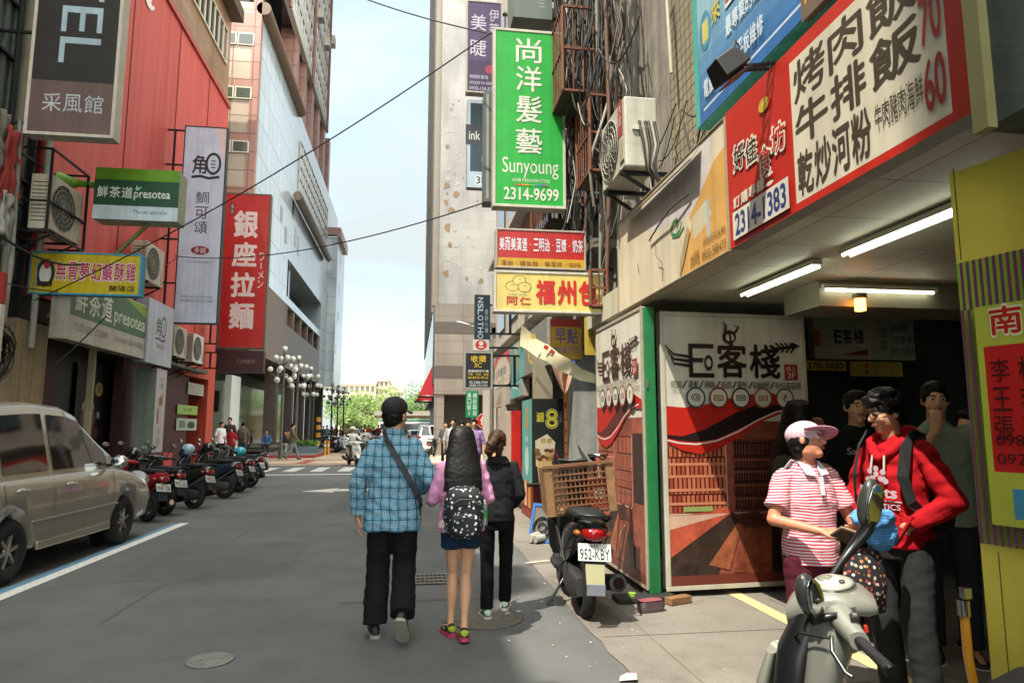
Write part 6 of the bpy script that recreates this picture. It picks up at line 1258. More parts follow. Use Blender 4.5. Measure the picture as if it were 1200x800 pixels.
# cars and van down the road
car('white_hatchback', 'silver white hatchback with dark tail lamps at the far kerb beyond the girl', (PY(498, 500, 44).x+.3, 44, 0), R(2), M('#c2c6c6', .25, coat=.5), far=True, group='cars at the far end of the street')
car('blue_grey_car', 'blue grey saloon car just ahead of the silver white hatchback', (PY(489, 500, 52).x, 52, 0), R(4), M('#7d8a94', .25, coat=.5), far=True, H_=1.5, group='cars at the far end of the street')
car('dark_car', 'dark car crossing at the far end beside the cap of the man', (PY(478, 500, 70).x, 70, 0), R(80), M('#2c3236', .25, coat=.5), far=True, H_=1.5, group='cars at the far end of the street')
t = thing('bus', 'white and green bus roof showing over the far cars', 'bus', (PY(486, 495, 84).x, 84, 0), R(88)); MB().bx(-1.2, 1.2, -4.2, 4.2, .5, 2.5, M('#c9cfc9', .4)).build('body', t, bevel=.15); MB().bx(-1.22, 1.22, -4.22, 4.22, 2.5, 2.75, M('#5f9a78', .4)).build('roof', t, bevel=.1); MB().bx(-1.215, 1.215, -4.0, 4.0, 1.5, 2.2, glass('#27302f', .1)).build('window_band', t)
f = MB()
for yy in (-2.8, 2.6):
    for s_ in (-1, 1): f.torus((s_*1.1, yy, .48), .34, .13, RUB, 'X', 20, 6)
f.build('wheel', t)
# the scooter park across the junction: one simple scooter, copied
base = scooter('parked_scooter', 'x', (0, 0, 0), 0, '#1b1d1f', None, False, 'scooters parked across the junction', lean=5, mir=True)
keep = []
for ch in list(base.children):
    if ch.name.split('.')[0] in ('engine', 'fork', 'brake_lever', 'grip', 'turn_signal', 'side_stand', 'grab_rail', 'number_plate', 'rear_fender', 'exhaust'):
        for g in list(ch.children): bpy.data.objects.remove(g)
        bpy.data.objects.remove(ch)
pal = [M(c, .25, coat=.4) for c in ('#1b1d1f', '#b9bcba', '#7d1f2a', '#2f4a6b', '#3a3d40', '#8d9296', '#a8863a', '#24301f')]
rs_ = random.Random(5); k = 0
for Yr, xs in ((47, [-5.0+.62*i for i in range(10)]), (51, [-6.5+.7*i for i in range(11)]), (57, [-7+.75*i for i in range(11)])):
    for x in xs:
        o = base if k == 0 else dup(base)
        o.location = (x+rs_.uniform(-.1, .1), Yr+rs_.uniform(-.4, .4), 0); o.rotation_euler = (0, R(5), R(rs_.choice((170, 185, 10, -8))+rs_.uniform(-14, 14)))
        q_ = rs_.randrange(8) if k else 0; m = pal[q_]; o['label'] = '%s parked scooter in the dense scooter park across the junction' % ('black', 'silver white', 'wine red', 'blue', 'charcoal', 'pale grey', 'ochre yellow', 'dark green')[q_]
        if k:
            for ch in o.children:
                if ch.name.startswith(('rear_body', 'leg_shield', 'front_fender', 'handlebar_cowl')): ch.data = ch.data.copy() if False else ch.data
                if ch.name.startswith(('rear_body', 'leg_shield', 'front_fender', 'handlebar_cowl')) and ch.material_slots: ch.material_slots[0].link = 'OBJECT'; ch.material_slots[0].material = m
        k += 1
ww = scooter('scooter', 'white scooter coming towards the walkers across the junction', (PZ(409, 546).x+.1, PZ(409, 546).y+.62, 0), R(200), '#b9b4a6', None, True, None, 'NRK-520', lean=0)
pw_ = scooter('scooter', 'black scooter parked behind the far hatchback by a yellow bollard', (PY(506, 520, 38).x, 39, 0), R(-15), '#1a1b1c', None, True, None, '386-JPN', lean=5)
# bollards
yel = M('#b8862a', .5, var=.1)
proto = None
for px in (363, 372, 381, 385, 508):
    p = PZ(px, 530); q = PY(px, 520, 42)
    if not proto:
        proto = thing('bollard', 'x', 'bollard', (0, 0, 0), 0, 'yellow bollards before the scooter park'); MB().cyl((0, 0, 0), (0, 0, .86), .075, yel, 14).build('post', proto); MB().cyl((0, 0, .55), (0, 0, .65), .077, M('#c9c6bd', .4), 14).build('reflective_band', proto); o = proto
    else: o = dup(proto)
    o.location = (q.x, 42, 0); o['label'] = {363: 'yellow bollard farthest from the man, by the planter', 372: 'yellow bollard second from the planter', 381: 'yellow bollard of the close pair, on its planter side', 385: 'yellow bollard of the close pair, on its road side', 508: 'yellow bollard by the far hatchback near the girl'}[px]
# globe lamps
gw = M('#c9cac2', .25, var=.05, coat=.2)
def globelamp(px, ptop, Y, label, dark=False, n_=9):
    b = PY(px, 500, Y); ht = PY(px, ptop, Y).z; t = thing('globe_lamp', label, 'street lamp', (b.x, Y, 0), 0, 'globe lamps by the department store'); mt = metal('#5c5f5a' if not dark else '#2a2d2b')
    MB().cyl((0, 0, 0), (0, 0, ht-.3), .085, mt, 12, .055).cyl((0, 0, 0), (0, 0, .6), .14, mt, 12).build('pole', t); sp = .62; f = MB(); gp = [(0, 0, ht-.2)]
    for r_, z, m_ in ((.45, ht-.7, 4), (.68, ht-1.3, 5), (.45, ht-1.85, 4)):
        for k in range(m_): a = 2*math.pi*k/m_+z; gp.append((r_*math.cos(a), r_*math.sin(a), z)); f.tube([(0, 0, z-.25), (r_*.6*math.cos(a), r_*.6*math.sin(a), z-.35), (r_*math.cos(a), r_*math.sin(a), z-.22)], .022, mt, 6)
    f.build('arm', t)
    for q in gp: MB().ell(q, (.145, .145, .145), gw if not dark else M('#9a9c96', .3), 14, 10).build('globe', t)
globelamp(330, 404, 37, 'globe lamp with a cluster of white balls, nearest to the ramen sign')
globelamp(347, 415, 41, 'globe lamp with white balls, middle one of the near three')
globelamp(362, 428, 45, 'globe lamp with white balls, third from the ramen sign')
for px, pt, Y, lb in ((388, 447, 62, 'dark globe lamp at the store corner, first of the far three'), (395, 450, 66, 'dark globe lamp in the middle of the far three'), (402, 452, 70, 'dark globe lamp nearest the cream office block')): globelamp(px, pt, Y, lb, True)
# bench, planter
t = thing('stone_bench', 'grey stone bench with people sitting before the store window', 'bench', (PY(310, 520, 40).x, 40.2, .16)); MB().bx(-1.5, 1.6, -.25, .25, .38, .5, M('#7d7a72', .7)).build('seat', t); f = MB()
for x in (-1.3, 1.3): f.bx(x-.15, x+.15, -.2, .2, 0, .379, M('#77746c', .7))
f.each('leg', t)
t = thing('planter', 'low grey planter box with yellow flowers beside the first bollard', 'planter', (PY(350, 520, 41.5).x+.2, 41.6, 0)); MB().bx(-.7, .9, -.4, .4, 0, .55, M('#5d6a70', .7)).build('box', t); f = MB(); lf = leafmat('#35561f', '#a89a2c')
for i in range(260): p = V3((rnd.uniform(-.65, .85), rnd.uniform(-.35, .35), .55+.35*rnd.random())); u = V3((rnd.gauss(0, 1), rnd.gauss(0, 1), rnd.gauss(0, 1))).normalized()*.09; v = u.orthogonal().normalized()*.06; f.add([p-u, p+v, p+u, p-v], [(0, 1, 2, 3)], lf)
f.build('flowers', t)
t = thing('striped_post', 'yellow and black striped post standing beside the scooter park', 'post', (PY(373, 505, 46).x, 46, 0))
MB().cyl((0, 0, 0), (0, 0, 2.3), .16, yel, 14).build('post', t); f = MB()
for i in range(4): f.cyl((0, 0, .3+.5*i), (0, 0, .52+.5*i), .163, BLK, 14)
f.each('black_band', t)
# ================================================================ small things on the pavement
q = PZ(640, 640); t = thing('blue_board', 'blue framed board with a fan grille leaning behind the black scooter', 'board', (q.x-.02, q.y+.25, .01), R(-40), rx=R(-18)); bf = M('#2a5f9a', .5); f = MB()
f.bx(-.2, .2, -.02, .02, 0, .04, bf); f.bx(-.2, .2, -.02, .02, .48, .52, bf); f.bx(-.2, -.16, -.02, .02, .04, .48, bf); f.bx(.16, .2, -.02, .02, .04, .48, bf); f.build('frame', t); f = MB().bx(-.16, .16, -.005, .005, .04, .48, M('#5c5a54', .6)); f.build('panel', t)
MB().torus((0, -.03, .2), .13, .012, BLK, 'Y').torus((0, -.03, .2), .06, .01, BLK, 'Y').build('fan_grille', t)
q = PZ(628, 636); t = thing('paper_roll', 'rolls of crumpled clear plastic lying by the blue board', 'plastic roll', (q.x, q.y, .03)); MB().tube([(-.1, -.1, .05), (.02, 0, .06), (.12, .1, .05)], [.05, .065, .05], M('#a39f94', .3, var=.3), 10).tube([(-.04, -.14, .04), (.1, -.05, .05)], .05, M('#9a968c', .3, var=.3), 10).build('roll', t)
q = PZ(645, 660); t = thing('stick', 'thin white stick lying on the pavement beside the black scooter', 'stick', (q.x, q.y, .016)); MB().tube([(-.3, -.08, .01), (.35, .07, .03)], .011, M('#b9b3a4', .5), 8).build('rod', t)
q = PZ(762, 717); t = thing('plastic_tub', 'crushed clear plastic tub on the pavement below the green post', 'plastic tub', (q.x, q.y, .012), R(15)); MB().loft([(0, 0, 0, .12, .055), (.05, .01, 0, .125, .06), (.085, 0, .005, .10, .05)], M('#6d5a5c', .15, var=.2, trans=.6), 20, 3.5, axis='Z').build('tub', t); MB().loft([(.086, 0, .003, .1, .05), (.09, 0, .003, .11, .055)], M('#8a4a52', .3), 20, 3.5, axis='Z').build('label_band', t)
q = PZ(795, 708); t = thing('wood_block', 'short rough wooden block on the ground before the wide hostel panel', 'wood block', (q.x, q.y, .012), R(22)); MB().bx(-.12, .12, -.045, .045, 0, .06, M('#7d5c3c', .85, var=.3, scale=15, bump=.3)).build('block', t, bevel=.006)
q = PZ(748, 707); t = thing('panel_foot', 'dark flat metal foot holding up the hostel panels', 'foot', (q.x, q.y+.05, .012)); MB().bx(-.2, .35, -.1, .1, 0, .05, M('#232320', .7)).build('plate', t, bevel=.01); MB().cyl((-.05, -.02, .05), (-.05, -.02, .075), .04, M('#7f9a3a', .5), 14).build('cap', t)
q = PY(1147, 742, 2.45); t = thing('curved_pole', 'amber yellow bent pole with a metal clamp by the yellow board', 'pole', (q.x, 2.5, 0)); MB().tube([(.05, 0, 0), (.03, 0, .35), (-.01, 0, .65), (-.012, 0, .84)], .017, M('#a8741c', .3, coat=.4), 12).build('tube', t); MB().cyl((-.012, 0, .8), (-.012, 0, .86), .024, CHR, 12).box((.0, 0, .885), (.03, .03, .04), CHR).build('clamp', t)
q = PZ(735, 797); t = thing('paper_scrap', 'crumpled pinkish paper scrap on the pavement at the photo bottom', 'paper', (q.x, q.y, .012)); f = MB(); f.add([(-.06, -.03, 0), (.05, -.05, .01), (.07, .03, .02), (-.03, .05, .0), (.0, .0, .035)], [(0, 1, 4), (1, 2, 4), (2, 3, 4), (3, 0, 4)], M('#b59aa4', .8)); f.build('scrap', t)
# scattered litter specks, leaves
f = MB(); rl = random.Random(3)
for i in range(90):
    x = rl.gauss(1.35, .45); y = rl.uniform(3.2, 7.5); s_ = rl.uniform(.004, .015); a = rl.uniform(0, 6.28); z = .013
    f.add([(x+s_*math.cos(a), y+s_*math.sin(a), z), (x-s_*.5*math.sin(a), y+s_*.5*math.cos(a), z+.004), (x-s_*math.cos(a), y-s_*math.sin(a), z), (x+s_*.5*math.sin(a), y-s_*.5*math.cos(a), z)], [(0, 1, 2, 3)], M(('#b9b2a2', '#9a8a6a', '#7d6a4a', '#c2bdb2')[i % 4], .9))
tag(f.build('litter'), 'pale specks of litter and dry leaves strewn along the pavement edge', 'litter', kind='stuff')
# ================================================================ people
SKIN = M('#b98a68', .5, var=.06, scale=12); SKIN2 = M('#c79a78', .5, var=.06, scale=12); 
def hairmat(c1, c2):
    def f(t, n, L, b):
        tcn = n.new('ShaderNodeTexCoord'); mp_ = n.new('ShaderNodeMapping'); mp_.inputs['Scale'].default_value = (150, 150, 6); q = n.new('ShaderNodeTexNoise'); q.inputs['Scale'].default_value = 1.; q.inputs['Detail'].default_value = 3; L(tcn.outputs['Object'], mp_.inputs[0]); L(mp_.outputs[0], q.inputs[0])
        r = n.new('ShaderNodeValToRGB'); r.color_ramp.elements[0].position = .35; r.color_ramp.elements[1].position = .7; r.color_ramp.elements[0].color = (*lin(c1), 1); r.color_ramp.elements[1].color = (*lin(c2), 1); L(q.outputs[0], r.inputs[0]); L(r.outputs[0], b.inputs['Base Color']); b.inputs['Roughness'].default_value = .5; b.inputs['Specular IOR Level'].default_value = .22
        bn = n.new('ShaderNodeBump'); bn.inputs['Strength'].default_value = .25; bn.inputs['Distance'].default_value = .004; L(q.outputs[0], bn.inputs['Height']); L(bn.outputs[0], b.inputs['Normal'])
    return custom('hair'+c1, f)
HAIR = hairmat('#070606', '#120f0d'); HAIRB = hairmat('#241610', '#4a2f22')
def cap(mb, a, b, r0, r1, m=None, n=14, flat=False, sq=1.):            # tapered capsule
    a, b = V3(a), V3(b); d = b-a; L_ = d.length
    if L_ < 1e-6: return
    d.normalize(); u = d.orthogonal().normalized() if abs(d.z) < .95 else V3((1, 0, 0)); u = (u-d*u.dot(d)).normalized(); w_ = d.cross(u); rs = []
    st = ([] if flat else [(-r0*math.cos(t), r0*math.sin(t)) for t in (.25, .7, 1.15)])+[(0, r0), (L_*.5, (r0+r1)/2), (L_, r1)]+([] if flat else [(L_+r1*math.sin(t), r1*math.cos(t)) for t in (.42, .87, 1.32)])
    for q, r in st: rs.append([a+d*q+u*(r*math.cos(2*math.pi*k/n))+w_*(r*sq*math.sin(2*math.pi*k/n)) for k in range(n)])
    mb.rings(rs, m or SKIN)
def tors(mb, rs, m=None, n=22):                                      # stacked elliptical sections (x, y, z, rx, ry)
    mb.rings([[V3((x+rx*math.copysign(abs(math.cos(2*math.pi*k/n))**.9, math.cos(2*math.pi*k/n)), y+ry*math.copysign(abs(math.sin(2*math.pi*k/n))**.9, math.sin(2*math.pi*k/n)), z)) for k in range(n)] for x, y, z, rx, ry in rs], m or SKIN)
def skinned(mb, name, mat, parent, vox=.008, it=4, wr=0., ws=9., seed=0):
    o = mb.build('tmp'); r = o.modifiers.new('r', 'REMESH'); r.mode = 'VOXEL'; r.voxel_size = vox; r.use_smooth_shade = True
    s_ = o.modifiers.new('s', 'SMOOTH'); s_.iterations = it; s_.factor = .5
    dg = bpy.context.evaluated_depsgraph_get(); me = bpy.data.meshes.new_from_object(o.evaluated_get(dg)); bpy.data.objects.remove(o)
    if wr:
        nm = [v.normal.copy() for v in me.vertices]
        for v, n_ in zip(me.vertices, nm):
            p = v.co; q = noise.noise(V3((p.x*ws+seed, p.y*ws, p.z*ws*1.9+p.x*5)))+.5*noise.noise(V3((p.x*ws*2.3, p.y*ws*2.3+seed, p.z*ws*2.6))); q = (abs(q)**.8*math.copysign(1, q))
            v.co = p+n_*(q*wr)
    me.materials.clear(); me.materials.append(mat); me.polygons.foreach_set('use_smooth', [True]*len(me.polygons)); me.polygons.foreach_set('material_index', [0]*len(me.polygons)); me.name = name
    q = bpy.data.objects.new(name, me); col.objects.link(q); q.parent = parent; return q
def hand(mb, wrist, d, n_, side, curl=.5, sp=1.):                       # wrist point, finger direction, palm normal
    w_ = V3(wrist); d = V3(d).normalized(); n_ = V3(n_); n_ = (n_-d*n_.dot(d)).normalized(); s_ = d.cross(n_)*side
    cap(mb, w_, w_+d*.03, .024, .026, sq=.75)
    for k in range(4):
        o = s_*(.028-.0185*k); base = w_+d*.085+o; a = w_+d*.02+o*.6; cap(mb, a, base, .0125, .0115)
        L_ = (.07, .08, .075, .058)[k]; p = base; dd = d.copy()
        for j, f_ in enumerate((.45, .32, .23)):
            dd = (dd+n_*curl*(.55+.25*j)).normalized(); q = p+dd*L_*f_+s_*(.004*sp*(1.5-k)*.5); cap(mb, p, q, .0105-.001*j, .0095-.001*j); p = q
    t0 = w_+d*.02+s_*.024; t1 = t0+d*.035+s_*.026+n_*.012; t2 = t1+d*.03+s_*.004+n_*.012*curl*2; cap(mb, t0, t1, .014, .0115); cap(mb, t1, t2, .011, .009)
J0 = dict(hip=(0, 0, .93), sL=(-.158, -.01, 1.385), sR=(.158, -.01, 1.385), eL=(-.235, -.03, 1.13), eR=(.235, -.03, 1.13), wL=(-.245, .05, .885), wR=(.245, .05, .885), dL=(0, .12, -1), dR=(0, .12, -1), nL=(1, 0, 0), nR=(-1, 0, 0), cL=.45, cR=.45,
          hL=(-.09, 0, .90), hR=(.09, 0, .90), kL=(-.10, .03, .49), kR=(.10, .03, .49), aL=(-.10, -.01, .085), aR=(.10, -.01, .085), tL=(-.115, .14, .03), tR=(.115, .14, .03), neck=(0, -.01, 1.46), head=(0, .02, 1.605), hr=(0, 0, 0), lean=0.)
def person(label, loc, rz, H=1.72, J=None, top=None, bottom=None, shoe='#1b1b1c', hair=None, skin=SKIN, vox=.0085, slim=1., group=None, face=True, sole='#b9b4a6', fine=True, extra=None, hs=1.):
    j = dict(J0); j.update(J or {}); t = thing('person', label, 'person', loc, rz, group); t.scale = (H/1.72,)*3; g = {k: V3(v) if isinstance(v, tuple) else v for k, v in j.items()}
    HM = Matrix.Translation(g['head']) @ Euler(tuple(R(a) for a in j['hr']), 'ZYX').to_matrix().to_4x4() @ Matrix.Scale(hs, 4); hp = lambda *a: HM @ V3(a)
    b = MB(); S_ = slim; hv = g['hip']-V3((0, 0, .93))
    ch = hv*.5
    tors(b, [(hv.x, hv.y, .84+hv.z, .12*S_, .09), (hv.x, hv.y, .95+hv.z, .135*S_, .09), (hv.x*.8, hv.y*.8, 1.08+hv.z*.9, .115*S_, .08), (hv.x*.4, hv.y*.4, 1.25+hv.z*.5, .135*S_, .095), (0, -.005, 1.38, .135*S_, .085), (0, -.01, 1.43, .085, .065)])
    cap(b, g['neck']-V3((0, 0, .06)), g['head']+(g['neck']-g['head'])*.35, .058, .052)
    k0 = len(b.v)
    b.ell((0, -.012, .028), (.072, .09, .085), SKIN, 20, 14); b.ell((0, .018, -.03), (.06, .07, .082), SKIN, 20, 14); b.ell((0, .052, -.088), (.032, .03, .026), SKIN); b.ell((0, .0, -.07), (.055, .055, .04), SKIN)
    cap(b, (0, .082, .012), (0, .102, -.026), .008, .0135); cap(b, (-.028, .078, .022), (.028, .078, .022), .012, .012)
    for s_ in (-1, 1): b.ell((s_*.074, -.008, -.008), (.011, .02, .03), SKIN); b.ell((s_*.036, .06, -.03), (.02, .02, .02), SKIN)
    b.v[k0:] = [tuple(HM @ V3(v)) for v in b.v[k0:]]
    lf = .80 if bottom and bottom.get('kind', 'trousers') == 'trousers' else 1.
    for s in 'LR':
        sd = -1 if s == 'L' else 1
        cap(b, g['s'+s], g['e'+s], .044*S_, .036*S_); cap(b, g['e'+s], g['w'+s], .037*S_, .024)
        if fine: hand(b, g['w'+s], g['d'+s], g['n'+s], -sd, g['c'+s])
        else: cap(b, g['w'+s], g['w'+s]+g['d'+s].normalized()*.13, .03, .02, sq=.6)
        cap(b, g['h'+s], g['h'+s]*.45+g['k'+s]*.55, .082*S_*lf, .068*S_*lf); cap(b, g['h'+s]*.45+g['k'+s]*.55, g['k'+s], .068*S_*lf, .049*S_*lf); cm_ = g['k'+s]*.66+g['a'+s]*.34-V3((0, .016, 0)); cap(b, g['k'+s], cm_, .049*S_*lf, .056*S_*lf); cap(b, cm_, g['k'+s]*.25+g['a'+s]*.75, .056*S_*lf, .034*S_*lf); cap(b, g['k'+s]*.25+g['a'+s]*.75, g['a'+s], .034*S_*lf, .029)
        cap(b, g['a'+s]-V3((0, .01, .02)), g['t'+s], .034, .026)
    body = skinned(b, 'body', skin, t, vox, 3)
    if face:
        f = MB()
        for s_ in (-1, 1): f.ell(hp(s_*.029, .078, .003), (.013, .009, .0085), M('#cfc8bd', .3, var=0), 12, 8)
        f.build('eye', t); f = MB()
        for s_ in (-1, 1): f.ell(hp(s_*.029, .0855, .003), (.0065, .004, .0068), M('#17100c', .2, var=0), 10, 6)
        f.build('iris', t); f = MB()
        for s_ in (-1, 1): cap(f, hp(s_*.015, .092, .024), hp(s_*.046, .08, .026), .004, .003, HAIR, 8)
        f.build('eyebrow', t); f = MB(); cap(f, hp(-.022, .082, -.056), hp(.0, .091, -.058), .005, .0065, M('#8d4a40', .4, var=0), 8); cap(f, hp(.0, .091, -.058), hp(.022, .082, -.056), .0065, .005, M('#8d4a40', .4, var=0), 8); f.build('lips', t)
    if bottom:
        m = bottom['m']; f = MB(); w_ = bottom.get('w', 1.); ln = bottom.get('len', 1.); kind = bottom.get('kind', 'trousers')
        tors(f, [(hv.x, hv.y, .80+hv.z, .13*w_, .105*w_), (hv.x, hv.y, .90+hv.z, .165*w_, .115*w_), (hv.x*.9, hv.y, 1.0+hv.z, .15*w_, .105*w_), (hv.x*.8, hv.y, 1.04+hv.z, .145*w_, .10*w_)])
        for s in 'LR':
            k_, a_, h_ = g['k'+s], g['a'+s], g['h'+s]
            if kind == 'shorts': cap(f, h_+V3((0, 0, .02)), h_+(k_-h_)*ln, .098*w_, .105*w_, flat=True)
            elif kind == 'skirt': pass
            else:
                r_ = bottom.get('r', (.088, .066, .066)); cap(f, h_, k_, r_[0]*w_, r_[1]*w_); e_ = k_+(a_-k_)*ln; cap(f, k_, e_, r_[1]*w_, r_[2]*w_, flat=True); cap(f, k_, k_+(e_-k_)*.4, r_[1]*w_, r_[1]*w_*.98)
        if kind == 'skirt': tors(f, [(0, 0, .5, .24, .2), (0, 0, .7, .21, .16), (0, 0, .9, .17, .12), (0, 0, 1.0, .15, .1)])
        skinned(f, 'trousers' if kind == 'trousers' else kind, m, t, vox*1.1, 4, bottom.get('wr', .006), 10, hash(label) % 50)
    if top:
        m = top['m']; w_ = top.get('w', 1.); hz = top.get('hem', .80); f = MB(); hw = top.get('hw', .185)
        tors(f, [(hv.x, hv.y, hz, hw*w_, .135*w_), (hv.x*.9, hv.y, hz+.08, (hw+.002)*w_, .137*w_), (hv.x*.6, hv.y*.6, 1.06, .172*w_, .128*w_), (hv.x*.3, hv.y*.3, 1.25, .178*w_, .132*w_), (0, -.005, 1.34, .168*w_, .115*w_), (0, -.008, 1.395, .148*w_, .1*w_), (0, -.01, 1.43, .105, .08), (0, -.012, 1.455, .075, .068), (0, -.012, 1.475, .062, .06)])
        sl = top.get('sl', 1.)
        for s in 'LR':
            s_, e_, w2 = g['s'+s], g['e'+s], g['w'+s]; r_ = top.get('r', (.062, .055, .044))
            if sl <= .5: cap(f, s_, s_+(e_-s_)*sl*2, r_[0]*w_, r_[1]*1.05*w_, flat=True); b2 = s_; cap(f, b2, b2+(e_-s_)*.25, r_[0]*w_, r_[0]*w_)
            else: cap(f, s_, e_, r_[0]*w_, r_[1]*w_); e2 = e_+(w2-e_)*(sl-.5)*2; cap(f, e_, e2, r_[1]*w_, r_[2]*w_, flat=True); cap(f, e_, e_+(e2-e_)*.3, r_[1]*w_, r_[1]*w_)
        q = skinned(f, top.get('name', 'shirt'), m, t, vox, 4, top.get('wr', .007), 9, hash(label) % 37)
    if shoe:
        for s in 'LR':
            a_, t_ = g['a'+s], g['t'+s]; d = (t_-a_); d = V3((d.x, d.y, d.z)); heel = a_-V3((0, 0, .0)); up = V3((0, 0, 1)); fd = V3((t_.x-a_.x, t_.y-a_.y, t_.z-a_.z+.05)).normalized(); upv = (up-fd*up.dot(fd)).normalized(); sv = fd.cross(upv)
            o0 = a_-upv*.045; f = MB(); rs = []
            for q, ww, h0, h1 in ((-.065, .018, .012, .05), (-.055, .034, .0, .085), (-.01, .038, .0, .10), (.05, .041, .0, .075), (.11, .047, .0, .055), (.16, .042, .002, .045), (.19, .022, .006, .03)):
                c = o0+fd*q-upv*.032; rs.append([c+sv*(ww*math.cos(2*math.pi*k/14))+upv*((h0+h1)/2+(h1-h0)/2*math.sin(2*math.pi*k/14)) for k in range(14)])
            f.rings(rs, M(shoe, .55, var=.12) if isinstance(shoe, str) else shoe); q_ = f.build('shoe', t, sub=1)
            f = MB(); rs = []
            for q, ww in ((-.07, .02), (-.055, .037), (0, .041), (.06, .045), (.12, .050), (.17, .044), (.195, .02)):
                c = o0+fd*q-upv*.032; rs.append([c+sv*(ww*x)+upv*z for x, z in ((-1, -.012), (1, -.012), (1.02, .012), (-1.02, .012))])
            f.rings(rs, M(sole, .7, var=.15), False); f.build('sole', q_)
    if hair: hair(t, HM, vox)
    if extra: extra(t, g, HM, body)
    return t
def hairmesh(fn, m=HAIR, nm='hair', it=3, wr=.004):
    def f(t, HM, vox):
        b = MB(); fn(b); b.v = [tuple(HM @ V3(v)) for v in b.v]; skinned(b, nm, m, t, vox*1.05, it, wr, 22, 3)
    return f
def short(b): b.ell((0, -.02, .04), (.082, .098, .088), HAIR, 20, 14); b.ell((0, -.055, -.03), (.066, .05, .06), HAIR); b.ell((0, .045, .085), (.06, .05, .035), HAIR); [b.ell((s*.068, -.015, .02), (.016, .05, .05), HAIR) for s in (-1, 1)]
def clothmat(name, fn): return custom(name, fn)
def plaid(t, n, L, b):
    tcn = n.new('ShaderNodeTexCoord'); sx = n.new('ShaderNodeSeparateXYZ'); q = n.new('ShaderNodeTexNoise'); q.inputs['Scale'].default_value = 5; ad = n.new('ShaderNodeMixRGB'); ad.blend_type = 'ADD'; ad.inputs[0].default_value = .045
    L(tcn.outputs['Object'], q.inputs[0]); L(tcn.outputs['Object'], ad.inputs[1]); L(q.outputs['Color'], ad.inputs[2]); L(ad.outputs[0], sx.inputs[0])
    def mth(op, a, v=None):
        k = n.new('ShaderNodeMath'); k.operation = op
        if hasattr(a, 'links'): L(a, k.inputs[0])
        else: k.inputs[0].default_value = a
        if v is not None:
            if hasattr(v, 'links'): L(v, k.inputs[1])
            else: k.inputs[1].default_value = v
        return k.outputs[0]
    def lines(c, per, wid, ph=0.): f_ = mth('FRACT', mth('ADD', mth('MULTIPLY', c, 1/per), ph)); return mth('LESS_THAN', f_, wid)
    X, Z = sx.outputs[0], sx.outputs[2]
    big = mth('MAXIMUM', lines(X, .062, .10), lines(Z, .078, .08)); mid = mth('MAXIMUM', lines(X, .031, .12, .3), lines(Z, .039, .10, .3)); fine = mth('MULTIPLY', mth('MAXIMUM', lines(X, .0062, .35), lines(Z, .0065, .35)), mth('MAXIMUM', lines(X, .062, .42, .65), lines(Z, .078, .42, .65)))
    def mix(a, c, f_):
        k = n.new('ShaderNodeMixRGB'); L(f_, k.inputs[0])
        if hasattr(a, 'links'): L(a, k.inputs[1])
        else: k.inputs[1].default_value = (*lin(a), 1)
        k.inputs[2].default_value = (*lin(c), 1); return k.outputs[0]
    c = mix('#4d86a0', '#8ba4ae', fine); c = mix(c, '#6f9bb0', mid); c = mix(c, '#2c4250', big); L(c, b.inputs['Base Color']); b.inputs['Roughness'].default_value = .85; b.inputs['Specular IOR Level'].default_value = .15
def stripes(c1, c2, per, wid):
    def f(t, n, L, b):
        tcn = n.new('ShaderNodeTexCoord'); sx = n.new('ShaderNodeSeparateXYZ'); L(tcn.outputs['Object'], sx.inputs[0]); q = n.new('ShaderNodeTexNoise'); q.inputs['Scale'].default_value = 4; L(tcn.outputs['Object'], q.inputs[0])
        m1 = n.new('ShaderNodeMath'); m1.operation = 'MULTIPLY_ADD'; m1.inputs[1].default_value = .06; L(q.outputs[0], m1.inputs[0]); L(sx.outputs[2], m1.inputs[2]); m2 = n.new('ShaderNodeMath'); m2.operation = 'MULTIPLY'; m2.inputs[1].default_value = 1/per; L(m1.outputs[0], m2.inputs[0]); m3 = n.new('ShaderNodeMath'); m3.operation = 'FRACT'; L(m2.outputs[0], m3.inputs[0]); m4 = n.new('ShaderNodeMath'); m4.operation = 'LESS_THAN'; m4.inputs[1].default_value = wid; L(m3.outputs[0], m4.inputs[0])
        k = n.new('ShaderNodeMixRGB'); k.inputs[1].default_value = (*lin(c1), 1); k.inputs[2].default_value = (*lin(c2), 1); L(m4.outputs[0], k.inputs[0]); L(k.outputs[0], b.inputs['Base Color']); b.inputs['Roughness'].default_value = .85; b.inputs['Specular IOR Level'].default_value = .15
    return f
